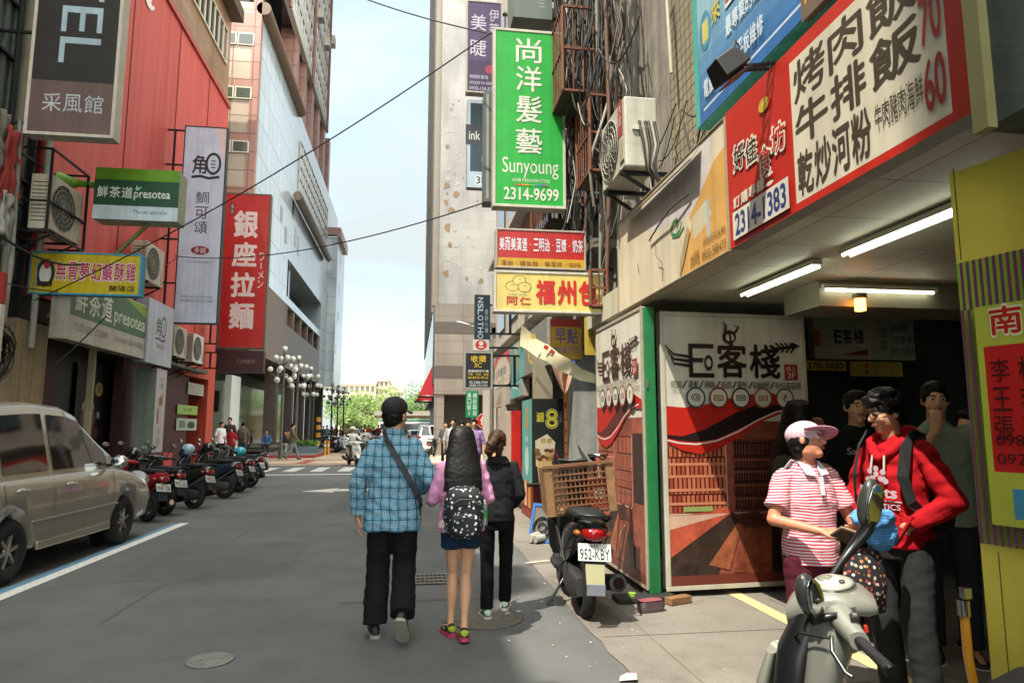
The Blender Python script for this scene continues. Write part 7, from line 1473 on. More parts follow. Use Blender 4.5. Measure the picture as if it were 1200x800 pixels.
def specks(base, cs, scale, thr):
    def f(t, n, L, b):
        tcn = n.new('ShaderNodeTexCoord'); v = n.new('ShaderNodeTexVoronoi'); v.inputs['Scale'].default_value = scale; L(tcn.outputs['Object'], v.inputs[0])
        q = n.new('ShaderNodeTexNoise'); q.inputs['Scale'].default_value = scale*2.2; L(tcn.outputs['Object'], q.inputs[0]); a = n.new('ShaderNodeMath'); a.operation = 'MULTIPLY_ADD'; a.inputs[1].default_value = .5; L(q.outputs[0], a.inputs[0]); L(v.outputs['Distance'], a.inputs[2])
        m4 = n.new('ShaderNodeMath'); m4.operation = 'LESS_THAN'; m4.inputs[1].default_value = thr; L(a.outputs[0], m4.inputs[0]); r = n.new('ShaderNodeValToRGB'); r.color_ramp.interpolation = 'CONSTANT'
        sp = n.new('ShaderNodeSeparateColor'); L(v.outputs['Color'], sp.inputs[0]); L(sp.outputs[0], r.inputs[0])
        while len(r.color_ramp.elements) < len(cs): r.color_ramp.elements.new(.5)
        for i, c in enumerate(cs): r.color_ramp.elements[i].position = i/len(cs); r.color_ramp.elements[i].color = (*lin(c), 1)
        k = n.new('ShaderNodeMixRGB'); k.inputs[1].default_value = (*lin(base), 1); L(r.outputs[0], k.inputs[2]); L(m4.outputs[0], k.inputs[0]); L(k.outputs[0], b.inputs['Base Color']); b.inputs['Roughness'].default_value = .8
    return f
def cl(c, bump=.15): return M(c, .88, var=.12, scale=14, bump=bump, bscale=300, spec=.15)
def strap(mb, pts, w_, m, th=.006):
    P = [V3(p) for p in pts]; n_ = len(P); vs = []; c = V3((0, 0, 0)); 
    for i in range(n_):
        d = (P[min(i+1, n_-1)]-P[max(i-1, 0)]).normalized(); o = V3((P[i].x, P[i].y, 0)).normalized() if i else V3((0, 0, 1)); o = (o-d*o.dot(d)).normalized(); s_ = d.cross(o)*w_/2; vs += [P[i]-s_, P[i]+s_, P[i]+s_+o*th, P[i]-s_+o*th]
    mb.add(vs, [(4*i+a, 4*i+(a+1) % 4, 4*i+4+(a+1) % 4, 4*i+4+a) for i in range(n_-1) for a in range(4)], m, False)
# ---- man in the plaid shirt
pA = PZ(457, 750); YA = pA.y+.12
def exA(t, g, HM, body):
    f = MB(); m = M('#33373b', .7, bump=.2, bscale=200); strap(f, [(-.07, .03, 1.478), (-.075, -.06, 1.478), (-.055, -.115, 1.42), (.0, -.150, 1.33), (.06, -.158, 1.23), (.12, -.150, 1.12), (.17, -.125, 1.03), (.205, -.07, .965), (.21, .0, .94), (.2, .07, .93)], .042, m, .008); f.build('bag_strap', t)
    f = MB(); f.loft([(-.02, .17, .90, .03, .08), (.02, .17, .89, .04, .11), (.16, .15, .89, .04, .11), (.2, .14, .90, .03, .1)], M('#22252a', .7), 14, 3.5); f.build('shoulder_bag', t)
    f = MB(); cm = M('#15181a', .75, bump=.2, bscale=250); f.ell((0, -.012, .052), (.086, .104, .082), cm, 26, 14); f.v = [tuple(HM @ V3(v if v[2] > .012 else (v[0], v[1], .012+(v[2]-.012)*.35))) for v in f.v]; f.build('cap', t)
    f = MB(); vs = []
    for i in range(13):
        a = -1.1+2.2*i/12
        for q in (0, 1): r_ = .09+q*.075*math.cos(a*.9); vs.append(HM @ V3((.95*r_*math.sin(a)*(1 if q == 0 else .82), -.005+r_*math.cos(a), .03-.012*q-.012*math.sin(a)**2)))
    f.add(vs, [(2*i, 2*i+1, 2*i+3, 2*i+2) for i in range(12)], cm, True); f.build('cap_peak', t, solid=.004)
    f = MB(); tors(f, [(0, -.012, 1.455, .078, .074), (0, -.016, 1.485, .07, .07), (0, -.02, 1.505, .066, .068)], _m['plaid']); f.build('collar', t)
person('man in a blue plaid shirt and black cap walking away with a grey bag strap', (pA.x-.0, YA, 0), 0, 1.745,
       dict(sL=(-.146, -.01, 1.365), sR=(.146, -.01, 1.365), kL=(-.105, .075, .50), aL=(-.115, .0, .085), tL=(-.14, .15, .03), kR=(.09, .06, .50), aR=(.085, -.25, .205), tR=(.10, -.15, .045), eL=(-.262, -.03, 1.125), wL=(-.262, .03, .865), dL=(.05, .1, -1), nL=(1, .1, 0), eR=(.262, -.07, 1.13), wR=(.20, .16, 1.03), dR=(-.3, 1, .1), hr=(6, 0, -32), hip=(-.005, 0, .93)),
       dict(m=clothmat('plaid', plaid), hem=.755, hw=.205, w=1.04, sl=.98, r=(.067, .062, .05), wr=.010), dict(m=cl('#15171a'), w=1.06, r=(.093, .083, .085), wr=.007), '#1d2022', hairmesh(lambda b: (b.ell((0, -.03, .0), (.08, .075, .075), HAIR, 18, 12), b.ell((0, -.05, -.03), (.062, .05, .055), HAIR))), vox=.0075, extra=exA, sole='#8f8b7f', hs=1.1)
# ---- girl with the backpack
pB = PZ(541, 751); YB = pB.y+.10
BPK = clothmat('bpk', specks('#0f1315', ['#c9cdd0', '#a9b5c0', '#8d9aa3', '#d0d0d0'], 27, .52))
def exB(t, g, HM, body):
    f = MB(); f.loft([(-.30, 0, 1.05, .09, .12), (-.285, 0, 1.04, .145, .18), (-.21, 0, 1.035, .168, .215), (-.14, 0, 1.035, .16, .21), (-.115, 0, 1.04, .13, .18)], BPK, 26, 3.2); q = f.build('backpack', t)
    f = MB(); f.loft([(-.35, 0, .94, .08, .07), (-.335, 0, .94, .12, .09), (-.28, 0, .94, .135, .1)], BPK, 22, 3.4); f.build('front_pocket', q); f = MB(); f.tube([(-.12, -.31, 1.10), (-.05, -.322, 1.15), (.05, -.322, 1.15), (.12, -.31, 1.10)], .005, M('#3a3f44', .4), 6); f.build('zip', q)
    f = MB(); f.tube([(-.03, -.16, 1.34), (0, -.19, 1.375), (.03, -.16, 1.34)], .01, M('#17191b', .7), 6); f.build('grab_loop', q)
    for s_ in (-1, 1): f = MB(); strap(f, [(s_*.10, -.13, 1.3), (s_*.115, -.09, 1.43), (s_*.115, 0, 1.46), (s_*.12, .09, 1.38), (s_*.13, .13, 1.22), (s_*.15, .08, 1.08), (s_*.16, -.08, .98)], .05, M('#15181a', .8), .012); f.build('shoulder_strap', q)
    f = MB(); f.cyl((.165, -.19, .93), (.165, -.19, 1.1), .033, M('#a9b8ae', .15, var=0, trans=.5), 14).cyl((.165, -.19, 1.1), (.165, -.19, 1.13), .02, M('#c9ccc6', .4), 12).cyl((.165, -.19, .99), (.165, -.19, 1.06), .034, M('#3f8a4a', .4), 14); o = f.build('water_bottle', q)
    f = MB(); f.tube([(-.17, -.2, .97), (-.18, -.2, .92)], .028, M('#b5a79a', .6), 10); f.build('side_pocket', q)
lg = HAIR
def longhair(b):
    r9 = random.Random(4)
    for i in range(26): a = -1.5+3.*i/25; x = .14*math.sin(a); z0 = -.36-.07*r9.random(); cap(b, (x*.95, -.165-.02*math.cos(a), -.3), (x*1.05+r9.uniform(-.012, .012), -.17-.012*math.cos(a), z0), .016, .005, HAIR, 8)
    b.ell((0, -.018, .035), (.1, .108, .098), HAIR, 22, 14)
    b.loft([(-.405, .01, -.165, .12, .02), (-.37, .0, -.165, .15, .042), (-.24, 0, -.135, .15, .062), (-.12, 0, -.085, .135, .078), (-.02, 0, -.045, .118, .095), (.05, 0, -.025, .105, .098), (.09, 0, -.015, .094, .09), (.118, 0, -.014, .07, .07), (.13, 0, -.014, .03, .03)], HAIR, 26, 2.3, axis='Z')
person('girl with long black hair in a pink jacket carrying a black patterned backpack', (pB.x-.005, YB, 0), R(2), 1.53,
       dict(kL=(-.055, .10, .50), aL=(-.075, .06, .09), tL=(-.11, .20, .03), kR=(.045, .03, .49), aR=(.02, -.12, .10), tR=(.03, .04, .03), hL=(-.075, 0, .9), hR=(.075, 0, .9), eL=(-.235, -.01, 1.13), wL=(-.23, .2, 1.09), dL=(-.2, 1, 0), eR=(.23, -.01, 1.13), wR=(.16, .2, 1.05), dR=(-.4, 1, 0)),
       dict(m=cl('#c78bae'), hem=.86, hw=.20, w=1.0, sl=.84, r=(.06, .055, .052), wr=.010, name='jacket'), dict(m=cl('#1e3046'), kind='shorts', len=.42, w=.97, wr=.004), None, hairmesh(longhair, wr=.002), SKIN2, .0075, .9, extra=exB, hs=1.06)
gB = sc.objects[-1]
girl = [o for o in col.objects if o.type == 'EMPTY' and o.get('label', '').startswith('girl with long')][0]
def sneaker(t, a, toe, c1, c2, c3, nm='shoe'):
    a, t_ = V3(a), V3(toe); fd = V3((t_.x-a.x, t_.y-a.y, t_.z-a.z+.05)).normalized(); up = V3((0, 0, 1)); upv = (up-fd*up.dot(fd)).normalized(); sv = fd.cross(upv); o0 = a-upv*.045
    def ring(qs, m, n=14):
        return [[o0+fd*q-upv*.032+sv*(ww*math.cos(2*math.pi*k/n))+upv*((h0+h1)/2+(h1-h0)/2*math.sin(2*math.pi*k/n)) for k in range(n)] for q, ww, h0, h1 in qs]
    f = MB().rings(ring(((-.065, .018, .012, .06), (-.055, .034, .0, .09), (-.01, .038, .0, .10), (.05, .041, .0, .075), (.11, .047, .0, .055), (.16, .042, .002, .045), (.19, .022, .006, .03)), 0), M(c1, .6)); q = f.build(nm, t, sub=1)
    f = MB()
    for qq, ww in ((-.0, .0),): f.rings([[o0+fd*x-upv*.032+sv*(w2*k1)+upv*z for k1, z in ((-1, -.014), (1, -.014), (1.02, .016), (-1.02, .016))] for x, w2 in ((-.075, .02), (-.055, .038), (0, .042), (.06, .046), (.12, .051), (.17, .045), (.2, .02))], M(c2, .6), False)
    f.build('sole', q); f = MB(); f.rings(ring(((-.0685, .016, .03, .06), (-.0605, .03, .02, .075), (-.04, .038, .025, .08)), 0), M(c3, .6)); f.build('heel_patch', q); f = MB(); f.rings(ring(((.04, .0425, .03, .06), (.075, .046, .025, .055)), 0), M(c3, .6)); f.build('side_mark', q)
for a, tt in (((-.075, .06, .09), (-.11, .20, .03)), ((.02, -.12, .10), (.03, .04, .03))): sneaker(girl, a, tt, '#22262a', '#a83a58', '#9aa82c')
# ---- woman in black
pC = PZ(568, 729); YC = pC.y+.12
def exC(t, g, HM, body):
    f = MB(); tors(f, [(0, -.045, 1.38, .11, .05), (0, -.06, 1.42, .12, .06), (0, -.05, 1.46, .10, .06), (0, -.04, 1.48, .08, .05)]); skinned(f, 'hood', _m['blkhood'], t, .009, 4, .004)
    for a, tt in (((-.09, .0, .085), (-.115, .15, .03)), ((.10, .28, .09), (.12, .42, .03))): sneaker(t, a, tt, '#59645a', '#c9c9c0', '#b9c9bd')
    for p in ((-.09, .0, .12), (.10, .28, .125)): MB().cyl((p[0], p[1], p[2]-.02), (p[0]+.002, p[1], p[2]+.035), .037, M('#c2c2bc', .8), 16).build('sock', t)
_m['blkhood'] = cl('#1b1b1e')
def pony(b): b.ell((0, -.015, .035), (.082, .098, .086), HAIR, 20, 14); b.ell((0, -.05, .01), (.075, .06, .06), HAIR); b.tube([(-.0, -.10, .05), (-.03, -.14, .06), (-.08, -.15, .0), (-.10, -.14, -.07), (-.09, -.13, -.12)], [.035, .045, .05, .04, .015], HAIR, 12); b.tube([(0, -.1, .03), (.0, -.13, -.03), (-.01, -.12, -.09), (-.015, -.10, -.13)], [.03, .036, .026, .01], HAIR, 10)
person('woman in a black hoodie and leggings with a brown ponytail walking beside the girl', (PZ(578, 715).x+.0, YC, 0), R(-3), 1.51,
       dict(kL=(-.085, .05, .49), aL=(-.09, .0, .085), tL=(-.115, .15, .03), kR=(.10, .16, .50), aR=(.10, .28, .09), tR=(.12, .42, .03), eL=(-.225, -.02, 1.13), wL=(-.18, .15, .98), dL=(.3, 1, 0), eR=(.228, -.05, 1.13), wR=(.17, .16, 1.0), dR=(-.4, 1, .1), hr=(4, 0, 8)),
       dict(m=_m['blkhood'], hem=.88, hw=.17, w=.97, sl=.95, r=(.055, .05, .043), wr=.007, name='hoodie'), dict(m=cl('#0f0f11'), w=.96, r=(.086, .068, .064), wr=.003), None, hairmesh(pony, HAIRB, wr=.006), SKIN2, .0075, .92, extra=exC, hs=1.08)
# ---- woman with the pink hat
YD = 3.62; xD = PY(948, 600, YD).x
FLOW = clothmat('floral', specks('#17171a', ['#b9a58c', '#8d3a3a', '#a8784a', '#c9c0ae'], 42, .62))
def exD(t, g, HM, body):
    pm = cl('#c9a9b2'); f = MB(); f.ell((0, -.016, .05), (.094, .112, .085), pm, 26, 14); f.v = [tuple(HM @ V3(v if v[2] > -.01 else (v[0]*1.03, v[1]*1.03, -.01+(v[2]+.01)*.25))) for v in f.v]; f.build('hat', t)
    f = MB(); vs = []
    for i in range(15):
        a = -1.25+2.5*i/14
        for q in (0, 1): r_ = .098+q*.10*math.cos(a*.8); vs.append(HM @ V3((r_*math.sin(a), -.01+r_*math.cos(a), .035-.006*q+.01*math.cos(a))))
    f.add(vs, [(2*i, 2*i+1, 2*i+3, 2*i+2) for i in range(14)], cl('#c98da0'), True); f.build('hat_brim', t, solid=.005)
    f = MB(); wc = cl('#c3bfc6')
    for s_ in (-1, 1): f.add([(s_*.065, -.06, 1.49), (s_*.075, .03, 1.475), (s_*.075, .105, 1.41), (s_*.012, .118, 1.40), (s_*.02, .075, 1.45), (s_*.058, .02, 1.485)], [(0, 1, 5), (1, 2, 3, 4), (1, 4, 5)], wc, False)
    f.add([(-.07, -.055, 1.49), (.07, -.055, 1.49), (.085, -.10, 1.44), (-.085, -.10, 1.44)], [(0, 1, 2, 3)], wc); f.build('collar', t, solid=.006)
    f = MB(); f.add([(-.014, .136, 1.40), (.014, .136, 1.40), (.014, .150, 1.29), (-.014, .150, 1.29)], [(0, 1, 2, 3)], wc); f.build('placket', t, solid=.006)
tD = person('woman in a pink hat and red striped polo shirt looking up at the youth', (xD, YD, .01), R(-176), 1.545,
       dict(eR=(.27, .03, 1.14), wR=(.13, .26, 1.10), dR=(-.9, .5, .0), nR=(0, -.3, -1), cR=.2, eL=(-.25, .06, 1.13), wL=(-.11, .29, 1.10), dL=(.6, .6, .15), nL=(.4, -.2, 1), cL=.5, hr=(20, -6, 38)),
       dict(m=clothmat('redstripe', stripes('#c9bcbc', '#b03a50', .017, .5)), hem=.87, hw=.178, w=.97, sl=.36, r=(.064, .07, .05), wr=.007), dict(m=cl('#4a1a24'), w=1.04, r=(.094, .075, .062), wr=.006), '#7d6a5c', hairmesh(lambda b: (b.ell((0, -.03, .0), (.086, .09, .08), HAIR, 18, 12), b.ell((0, -.05, -.05), (.07, .05, .05), HAIR))), M('#b5765a', .45, var=.08, scale=14), .0065, 1.02, extra=exD)
def inframe(t, pts): m = Matrix.Translation(t.location) @ t.rotation_euler.to_matrix().to_4x4() @ Matrix.Scale(t.scale[0], 4); return [m @ V3(p) for p in pts]
c0 = inframe(tD, [(-.02, .37, 1.15)])[0]
t = thing('blue_bag', 'folded light blue plastic bag held by the woman in the pink hat', 'bag', c0, R(-176)); f = MB(); f.ell((-.1, .02, .03), (.13, .06, .055), M('#4a7fb5', .5, var=.15), 20, 12); f.ell((-.16, .0, -.05), (.1, .05, .09), M('#3a6a9c', .5), 16, 10)
skinned(f, 'folded_bag', clothmat('bluebag', stripes('#5f93c4', '#3f76ad', .012, .4)), t, .008, 2, .01, 18)
c1 = inframe(tD, [(.02, .36, 1.08)])[0]
t = thing('wallet', 'open brown wallet with papers in the hands of the woman in the pink hat', 'wallet', c1, R(-176)); MB().box((0, 0, 0), (.15, .1, .012), M('#4a3526', .6), rot=(R(35), R(-18), 0)).build('cover', t, bevel=.003); MB().box((.0, .0, .012), (.13, .085, .006), M('#a89a80', .6), rot=(R(35), R(-18), 0)).build('papers', t); MB().box((-.03, .02, .02), (.05, .03, .004), M('#a8442c', .5), rot=(R(35), R(-18), 0)).build('card', t)
c2 = inframe(tD, [(-.10, .33, .98)])[0]
t = thing('floral_bag', 'small black cloth bag with a flower print hanging from her arm', 'bag', c2, R(-176)); f = MB(); f.loft([(-.30, 0, 0, .02, .02), (-.29, 0, 0, .1, .05), (-.15, 0, 0, .12, .06), (0, 0, 0, .1, .035), (.02, 0, 0, .09, .02)], FLOW, 22, 2.6, axis='Z'); f.build('pouch', t); f = MB(); f.tube([(-.08, 0, .0), (-.06, 0, .10), (0, 0, .14), (.06, 0, .1), (.08, 0, 0)], .008, M('#1b1b1d', .8), 8); f.build('handle', t)
# ---- youth in the red hoodie
YE = 3.55; xE = PY(1062, 600, YE).x
def exE(t, g, HM, body):
    red = _m['redhood']; f = MB(); tors(f, [(0, -.05, 1.36, .12, .06), (0, -.075, 1.42, .135, .08), (0, -.06, 1.48, .12, .08), (0, -.04, 1.52, .10, .06)]); f.tube([(-.09, -.02, 1.47), (-.095, .06, 1.43), (-.05, .105, 1.375), (0, .12, 1.34), (.05, .105, 1.375), (.095, .06, 1.43), (.09, -.02, 1.47)], .028, red, 12); skinned(f, 'hood', red, t, .0085, 4, .005)
    for s_ in (-1, 1): f = MB().tube([(s_*.035, .135, 1.36), (s_*.04, .15, 1.28), (s_*.038, .15, 1.2)], .006, M('#b9ada0', .8), 8); f.build('drawstring', t)
    fa = Face(.26, .3, 0, 0); wc = '#b9aab2'; fa.T('Roots', .05, .42, .9, .62, wc, .05); fa.R(.02, .665, .98, .69, wc); fa.T('ATHLETICS', .05, .72, .95, .82, wc, .03); fa.T('CANADA', .3, .86, .7, .91, wc, .02)
    for u, v in ((.35, .15), (.5, .1), (.65, .16), (.42, .28), (.6, .28), (.5, .2), (.3, .3), (.7, .32)): fa.E(u, v, .06, .05, wc)
    for mb in (fa.p, fa.l):
        q = [];
        for x, y, z in mb.v: X_ = -x; q.append((X_, .140+.02-(X_*X_)*1.25+(-y)*1.0, z+1.02))
        mb.v = q
    fa.p.build('chest_print', t); fa.l.build('chest_lettering', t)
    f = MB(); f.tube([(-.17, .125, 1.05), (-.09, .165, .90), (.09, .165, .90), (.17, .125, 1.05)], .012, red, 8); f.build('pocket_edge', t); MB().box((-.08, .17, .93), (.05, .006, .035), M('#b5a596', .7), rot=(0, R(10), R(10))).build('pocket_patch', t)
    f = MB()
    for s_ in (-1, 1):
        f.torus(HM @ V3((s_*.031, .098, .0)), .02, .0022, M('#17130f', .3), 'Y', 20, 6); a = HM @ V3((s_*.05, .095, .004)); b_ = HM @ V3((s_*.076, .0, .006)); f.tube([a, b_], .0022, M('#17130f', .3), 6)
    f.tube([HM @ V3((-.012, .1, .003)), HM @ V3((.012, .1, .003))], .002, M('#17130f', .3), 6); f.build('glasses', t)
    f = MB(); f.ell(HM @ V3((0, .087, -.062)), (.02, .006, .006), M('#c2bdb5', .3, var=0), 12, 6); f.build('teeth', t)
    for s_ in (-1, 1): f = MB(); strap(f, [(s_*.11, -.13, 1.33), (s_*.125, -.08, 1.455), (s_*.13, .02, 1.475), (s_*.135, .10, 1.40), (s_*.14, .145, 1.25), (s_*.16, .12, 1.12), (s_*.19, .0, 1.0)], .055, M('#141618', .8), .012); f.build('backpack_strap', t)
    f = MB(); f.loft([(-.30, 0, 1.12, .11, .15), (-.26, 0, 1.12, .16, .22), (-.16, 0, 1.13, .16, .23), (-.12, 0, 1.14, .12, .18)], M('#17191b', .8, bump=.2), 22, 3.2); f.build('backpack', t)
_m['redhood'] = cl('#a3141d')
def youthair(b): short(b); b.ell((.01, .06, .075), (.07, .045, .035), HAIR); b.ell((.0, .0, .10), (.075, .085, .04), HAIR); [b.ell((s*.075, -.0, .03), (.014, .045, .05), HAIR) for s in (-1, 1)]
person('young man in a red hooded sweatshirt and glasses smiling down at the woman', (xE-.05, YE, .01), R(108), 1.73,
       dict(eL=(-.30, -.02, 1.13), wL=(-.13, .105, .99), dL=(.9, -.1, -.3), nL=(0, -1, 0), cL=.3, eR=(.26, -.02, 1.14), wR=(.13, .105, .99), dR=(-.9, -.1, -.3), nR=(0, -1, 0), cR=.3, head=(0, .045, 1.60), hr=(-12, 3, -22)),
       dict(m=_m['redhood'], hem=.87, hw=.178, w=.96, sl=.96, r=(.069, .064, .052), wr=.010, name='hoodie'), dict(m=cl('#2a2d2c'), w=1.0, r=(.09, .076, .072), wr=.003), '#1b1b1c', hairmesh(youthair, wr=.008), SKIN, .0065, 1., extra=exE)
# ---- people deeper in the arcade
def simple(label, px, Y, ytop, rz, topc, botc, J=None, hair=short, sl=.97, z=0., vox=.012, group=None, shorts=False, hairc=HAIR, shoe='#1b1b1c', fine=False, extra=None, topm=None, w=1., hem=.82, X=None):
    c = PY(px, 503, Y); H = (PY(px, ytop, Y).z-z)
    return person(label, (c.x, Y, z), R(rz), H, J, dict(m=topm or cl(topc, 0), hem=hem, sl=sl, wr=.006, w=w), dict(m=cl(botc, 0), wr=.005, kind='shorts' if shorts else 'trousers', len=.75 if shorts else 1), shoe, hairmesh(hair, hairc, wr=.004), SKIN, vox, .97, group, vox < .014, fine=fine, extra=extra)
def exF(t, g, HM, body): MB().box(tuple(HM @ V3((.03, .085, -.02))), (.03, .01, .07), M('#16181b', .3)).build('phone', t); f = MB(); f.loft([(-.22, 0, 1.15, .1, .12), (-.14, 0, 1.15, .13, .18), (-.11, 0, 1.15, .1, .14)], M('#3a342c', .8), 16, 3); f.build('backpack', t)
simple('woman with dark hair holding a phone to her face beside the wide hostel panel', 936, 5.2, 470, -70, '#2a2622', '#1b1a1a', dict(eR=(.22, .1, 1.2), wR=(.08, .2, 1.45), dR=(-.2, -.2, 1), nR=(0, -1, 0)), longhair, fine=True, vox=.01, extra=exF)
def exG(t, g, HM, body):
    fa = Face(.24, .1, 0, 1.22); fa.T('Santa Fe', .0, .0, 1, .48, '#8d8a7a', .03); fa.T('Quinoa', .2, .52, .9, 1, '#8d8a7a', .03); fa.l.v = [(-x, .145-(x*x)*1.2-y, z) for x, y, z in fa.l.v]; fa.l.build('chest_lettering', t)
simple('man in a black shirt with pale chest lettering standing behind the youth in red', 1004, 4.75, 458, 165, '#121214', '#1c1c1e', None, short, .36, fine=True, vox=.01, extra=exG)
simple('man in a pale green grey shirt with his hand raised to his chin', 1098, 4.3, 448, 150, '#6f7a68', '#23252a', dict(eR=(.2, .14, 1.15), wR=(.05, .2, 1.4), dR=(-.2, -.1, 1), nR=(.3, -1, 0), cR=.6), short, .4, fine=True, vox=.01)
simple('person in a grey top deep in the arcade, mostly behind the yellow board', 1136, 4.5, 480, 120, '#6d7068', '#1f2024', None, short, .5, vox=.014)
# ---- people across the junction
G = 'pedestrians across the junction'
WK = dict(kL=(-.09, .2, .52), aL=(-.09, .3, .1), tL=(-.1, .45, .05), kR=(.09, -.02, .5), aR=(.09, -.3, .17), tR=(.1, -.18, .04), eL=(-.23, -.12, 1.14), wL=(-.22, -.05, .9), eR=(.23, .08, 1.15), wR=(.2, .26, 1.0))
simple('man in a white shirt and black shorts standing by the orange pillar', 259, 33., 494, -130, '#c9c6c6', '#17181b', None, short, .5, vox=.018, group=G, shorts=True)
simple('woman in a red apron front standing just beside the man in the white shirt', 272, 33.4, 500, 170, '#8f1f26', '#2a2b33', None, longhair, .6, vox=.018, group=G)
simple('tall man in dark clothes behind the man in the white shirt', 269, 35, 489, 180, '#4a3a36', '#25262b', None, short, .9, vox=.018, group=G)
simple('man in a brown jacket with a rucksack, seen from behind near the shop window', 285, 34, 494, 5, '#5a5044', '#31485f', None, short, .95, vox=.018, group=G, extra=lambda t, g, HM, b: MB().loft([(-.3, 0, 1.15, .1, .12), (-.25, 0, 1.15, .15, .2), (-.12, 0, 1.15, .13, .19)], M('#3d3d36', .8), 14, 3).build('rucksack', t))
simple('man in an olive jacket striding across the sunny paving with a bag', 343, 35.5, 496, -80, '#5d5644', '#6d7074', WK, short, .95, vox=.018, group=G, extra=lambda t, g, HM, b: MB().loft([(-.28, 0, 1.15, .1, .12), (-.22, 0, 1.15, .14, .19), (-.12, 0, 1.15, .12, .18)], M('#8a6a48', .8), 14, 3).build('rucksack', t))
SIT = dict(hip=(0, -.02, .55), hL=(-.09, 0, .52), hR=(.09, 0, .52), kL=(-.12, .42, .52), kR=(.12, .42, .52), aL=(-.12, .42, .09), aR=(.12, .42, .09), tL=(-.13, .56, .03), tR=(.13, .56, .03))
def sit(label, x, y, z, rz, top, bot, H=1.7, hair=short, group=G, vox=.018, ride=False):
    dz = V3((0, 0, -.38)); J = dict(SIT)
    for k in ('sL', 'sR', 'eL', 'eR', 'wL', 'wR', 'neck', 'head'): J[k] = tuple(V3(J0[k])+dz)
    if ride: J.update(eL=(-.27, .16, .84), eR=(.27, .16, .84), wL=(-.28, .38, .78), wR=(.28, .38, .78), dL=(0, 1, 0), dR=(0, 1, 0), kL=(-.14, .4, .5), kR=(.14, .4, .5), aL=(-.13, .3, .1), aR=(.13, .3, .1), tL=(-.13, .44, .05), tR=(.13, .44, .05))
    else: J.update(wL=(-.12, .26, .6), wR=(.12, .26, .6), dL=(.3, 1, 0), dR=(-.3, 1, 0), eL=(-.25, .05, .75), eR=(.25, .05, .75))
    t = thing('person', label, 'person', (x, y, z), R(rz), group); t.scale = (H/1.72,)*3; g = {k: V3(v) for k, v in list(J.items()) if isinstance(v, tuple)}; g.setdefault('neck', V3((0, 0, 1.08)))
    b = MB(); hd = g['head']; b.ell(hd, (.075, .092, .115), SKIN, 14, 10); cap(b, g['neck']-V3((0, 0, .06)), hd, .055, .05); tors(b, [(0, -.02, .46, .13, .1), (0, -.02, .7, .12, .09), (0, 0, .95, .14, .1), (0, 0, 1.06, .08, .06)])
    for s in 'LR': cap(b, g['s'+s], g['e'+s], .042, .036); cap(b, g['e'+s], g['w'+s], .036, .026); cap(b, g['w'+s], g['w'+s]+g['d'+s].normalized()*.13, .03, .02); cap(b, g['h'+s], g['k'+s], .07, .05); cap(b, g['k'+s], g['a'+s], .045, .03); cap(b, g['a'+s], g['t'+s], .034, .026)
    skinned(b, 'body', SKIN, t, vox, 2)
    f = MB(); tors(f, [(0, -.02, .46, .165, .13), (0, -.02, .7, .17, .13), (0, 0, .95, .175, .13), (0, 0, 1.03, .12, .09), (0, -.01, 1.08, .07, .065)])
    for s in 'LR': cap(f, g['s'+s], g['e'+s], .066, .058); cap(f, g['e'+s], g['w'+s], .057, .046)
    skinned(f, 'jacket', cl(top, 0), t, vox, 3, .006); f = MB()
    for s in 'LR': cap(f, g['h'+s], g['k'+s], .09, .075); cap(f, g['k'+s], g['a'+s], .07, .065)
    tors(f, [(0, -.02, .44, .16, .12), (0, -.02, .6, .16, .12)]); skinned(f, 'trousers', cl(bot, 0), t, vox, 3, .005)
    for s in 'LR': f = MB(); f.ell(g['a'+s]*.45+g['t'+s]*.55+V3((0, 0, .005)), (.045, .12, .045), M('#2a2a2b', .6)); f.build('shoe', t)
    if hair == 'helmet': MB().ell(hd+V3((0, -.01, .04)), (.125, .14, .12), M('#b9b6ae', .3), 16, 10).build('helmet', t); MB().ell(hd+V3((0, .04, .0)), (.11, .1, .06), glass('#22282b', .1), 14, 8).build('visor', t)
    else: b = MB(); hair(b); b.v = [tuple(V3(v)+hd) for v in b.v]; skinned(b, 'hair', HAIR, t, vox, 2)
    return t
bx_ = PY(310, 520, 40).x
sit('person in a black jacket seated on the stone bench, end nearest the ramen sign', bx_-.9, 40.0, .16, 175, '#1f2427', '#24262b')
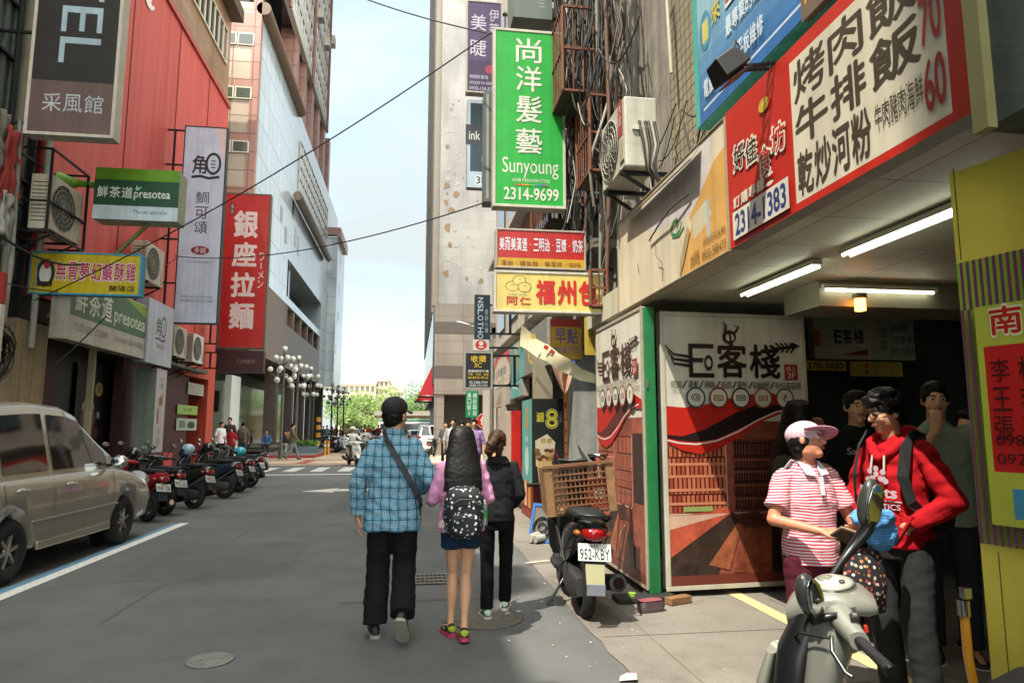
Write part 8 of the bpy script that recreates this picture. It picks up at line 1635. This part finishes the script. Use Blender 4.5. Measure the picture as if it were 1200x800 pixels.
sit('person in a blue denim top seated in the middle of the stone bench', bx_+.1, 40.0, .16, 185, '#3a5a78', '#2b2f36')
sit('person in a dark top bending on the far end of the stone bench', bx_+1.1, 40.0, .16, 180, '#2a2d30', '#8d8a84', hair=longhair)
rx_ = ww.location
rd = V3((-math.sin(R(200)), math.cos(R(200)), 0))
sit('rider in a white jacket and pale helmet on the oncoming white scooter', rx_.x-rd.x*.22, rx_.y-rd.y*.22, .31, 200, '#c2bfb6', '#4a4d52', 1.68, 'helmet', None, .016, True)
sit('second rider in a grey top sitting on a parked scooter behind the white one', PY(428, 500, 40).x, 40, .3, 190, '#9c9a92', '#33363b', 1.68, short, None, .018, True)
for px, Y, yt, rz, tc_, bc, lb in ((470, 36, 490, 10, '#3a2f33', '#25262a', 'man in dark clothes walking just beyond the cap of the plaid shirt man'), (531, 21, 490, 175, '#b9b4b0', '#3a4048', 'man with cropped hair coming up the pavement behind the girl'), (541, 19.5, 494, 185, '#a8283f', '#2c3038', 'person in a pinkish red top between the girl and the stop sign'), (556, 18.5, 491, 170, '#8a6f9c', '#31343c', 'woman in a violet top walking towards the woman in black'), (549, 24, 493, 170, '#c2bfbc', '#2f4a6b', 'person in a white top farther back by the green road sign'), (522, 30, 494, 180, '#4a4d50', '#23262b', 'distant person in grey beside the far hatchback')):
    simple(lb, px, Y, yt, rz, tc_, bc, None, short, .6, vox=.016, group='pedestrians on the far pavement')
rk = random.Random(8)
for i in range(16):
    px = 372+i*5.6+rk.uniform(-2, 2); Y = rk.uniform(58, 72); c, cn = rk.choice((('#8a3a3a', 'red'), ('#b9b4ae', 'white'), ('#3a4656', 'navy'), ('#5c5a55', 'grey'), ('#a88a6a', 'tan'), ('#2a2c30', 'black'), ('#6a7a88', 'blue grey')))
    simple('pedestrian in a %s top in the crowd beyond the parked scooters' % cn, px, Y, 498+rk.uniform(-1.5, 2), rk.choice((0, 180, 90))+rk.uniform(-30, 30), c, rk.choice(('#23262b', '#3a4656', '#6a665c')), None, short, .7, vox=.03, group='crowd beyond the scooter park')
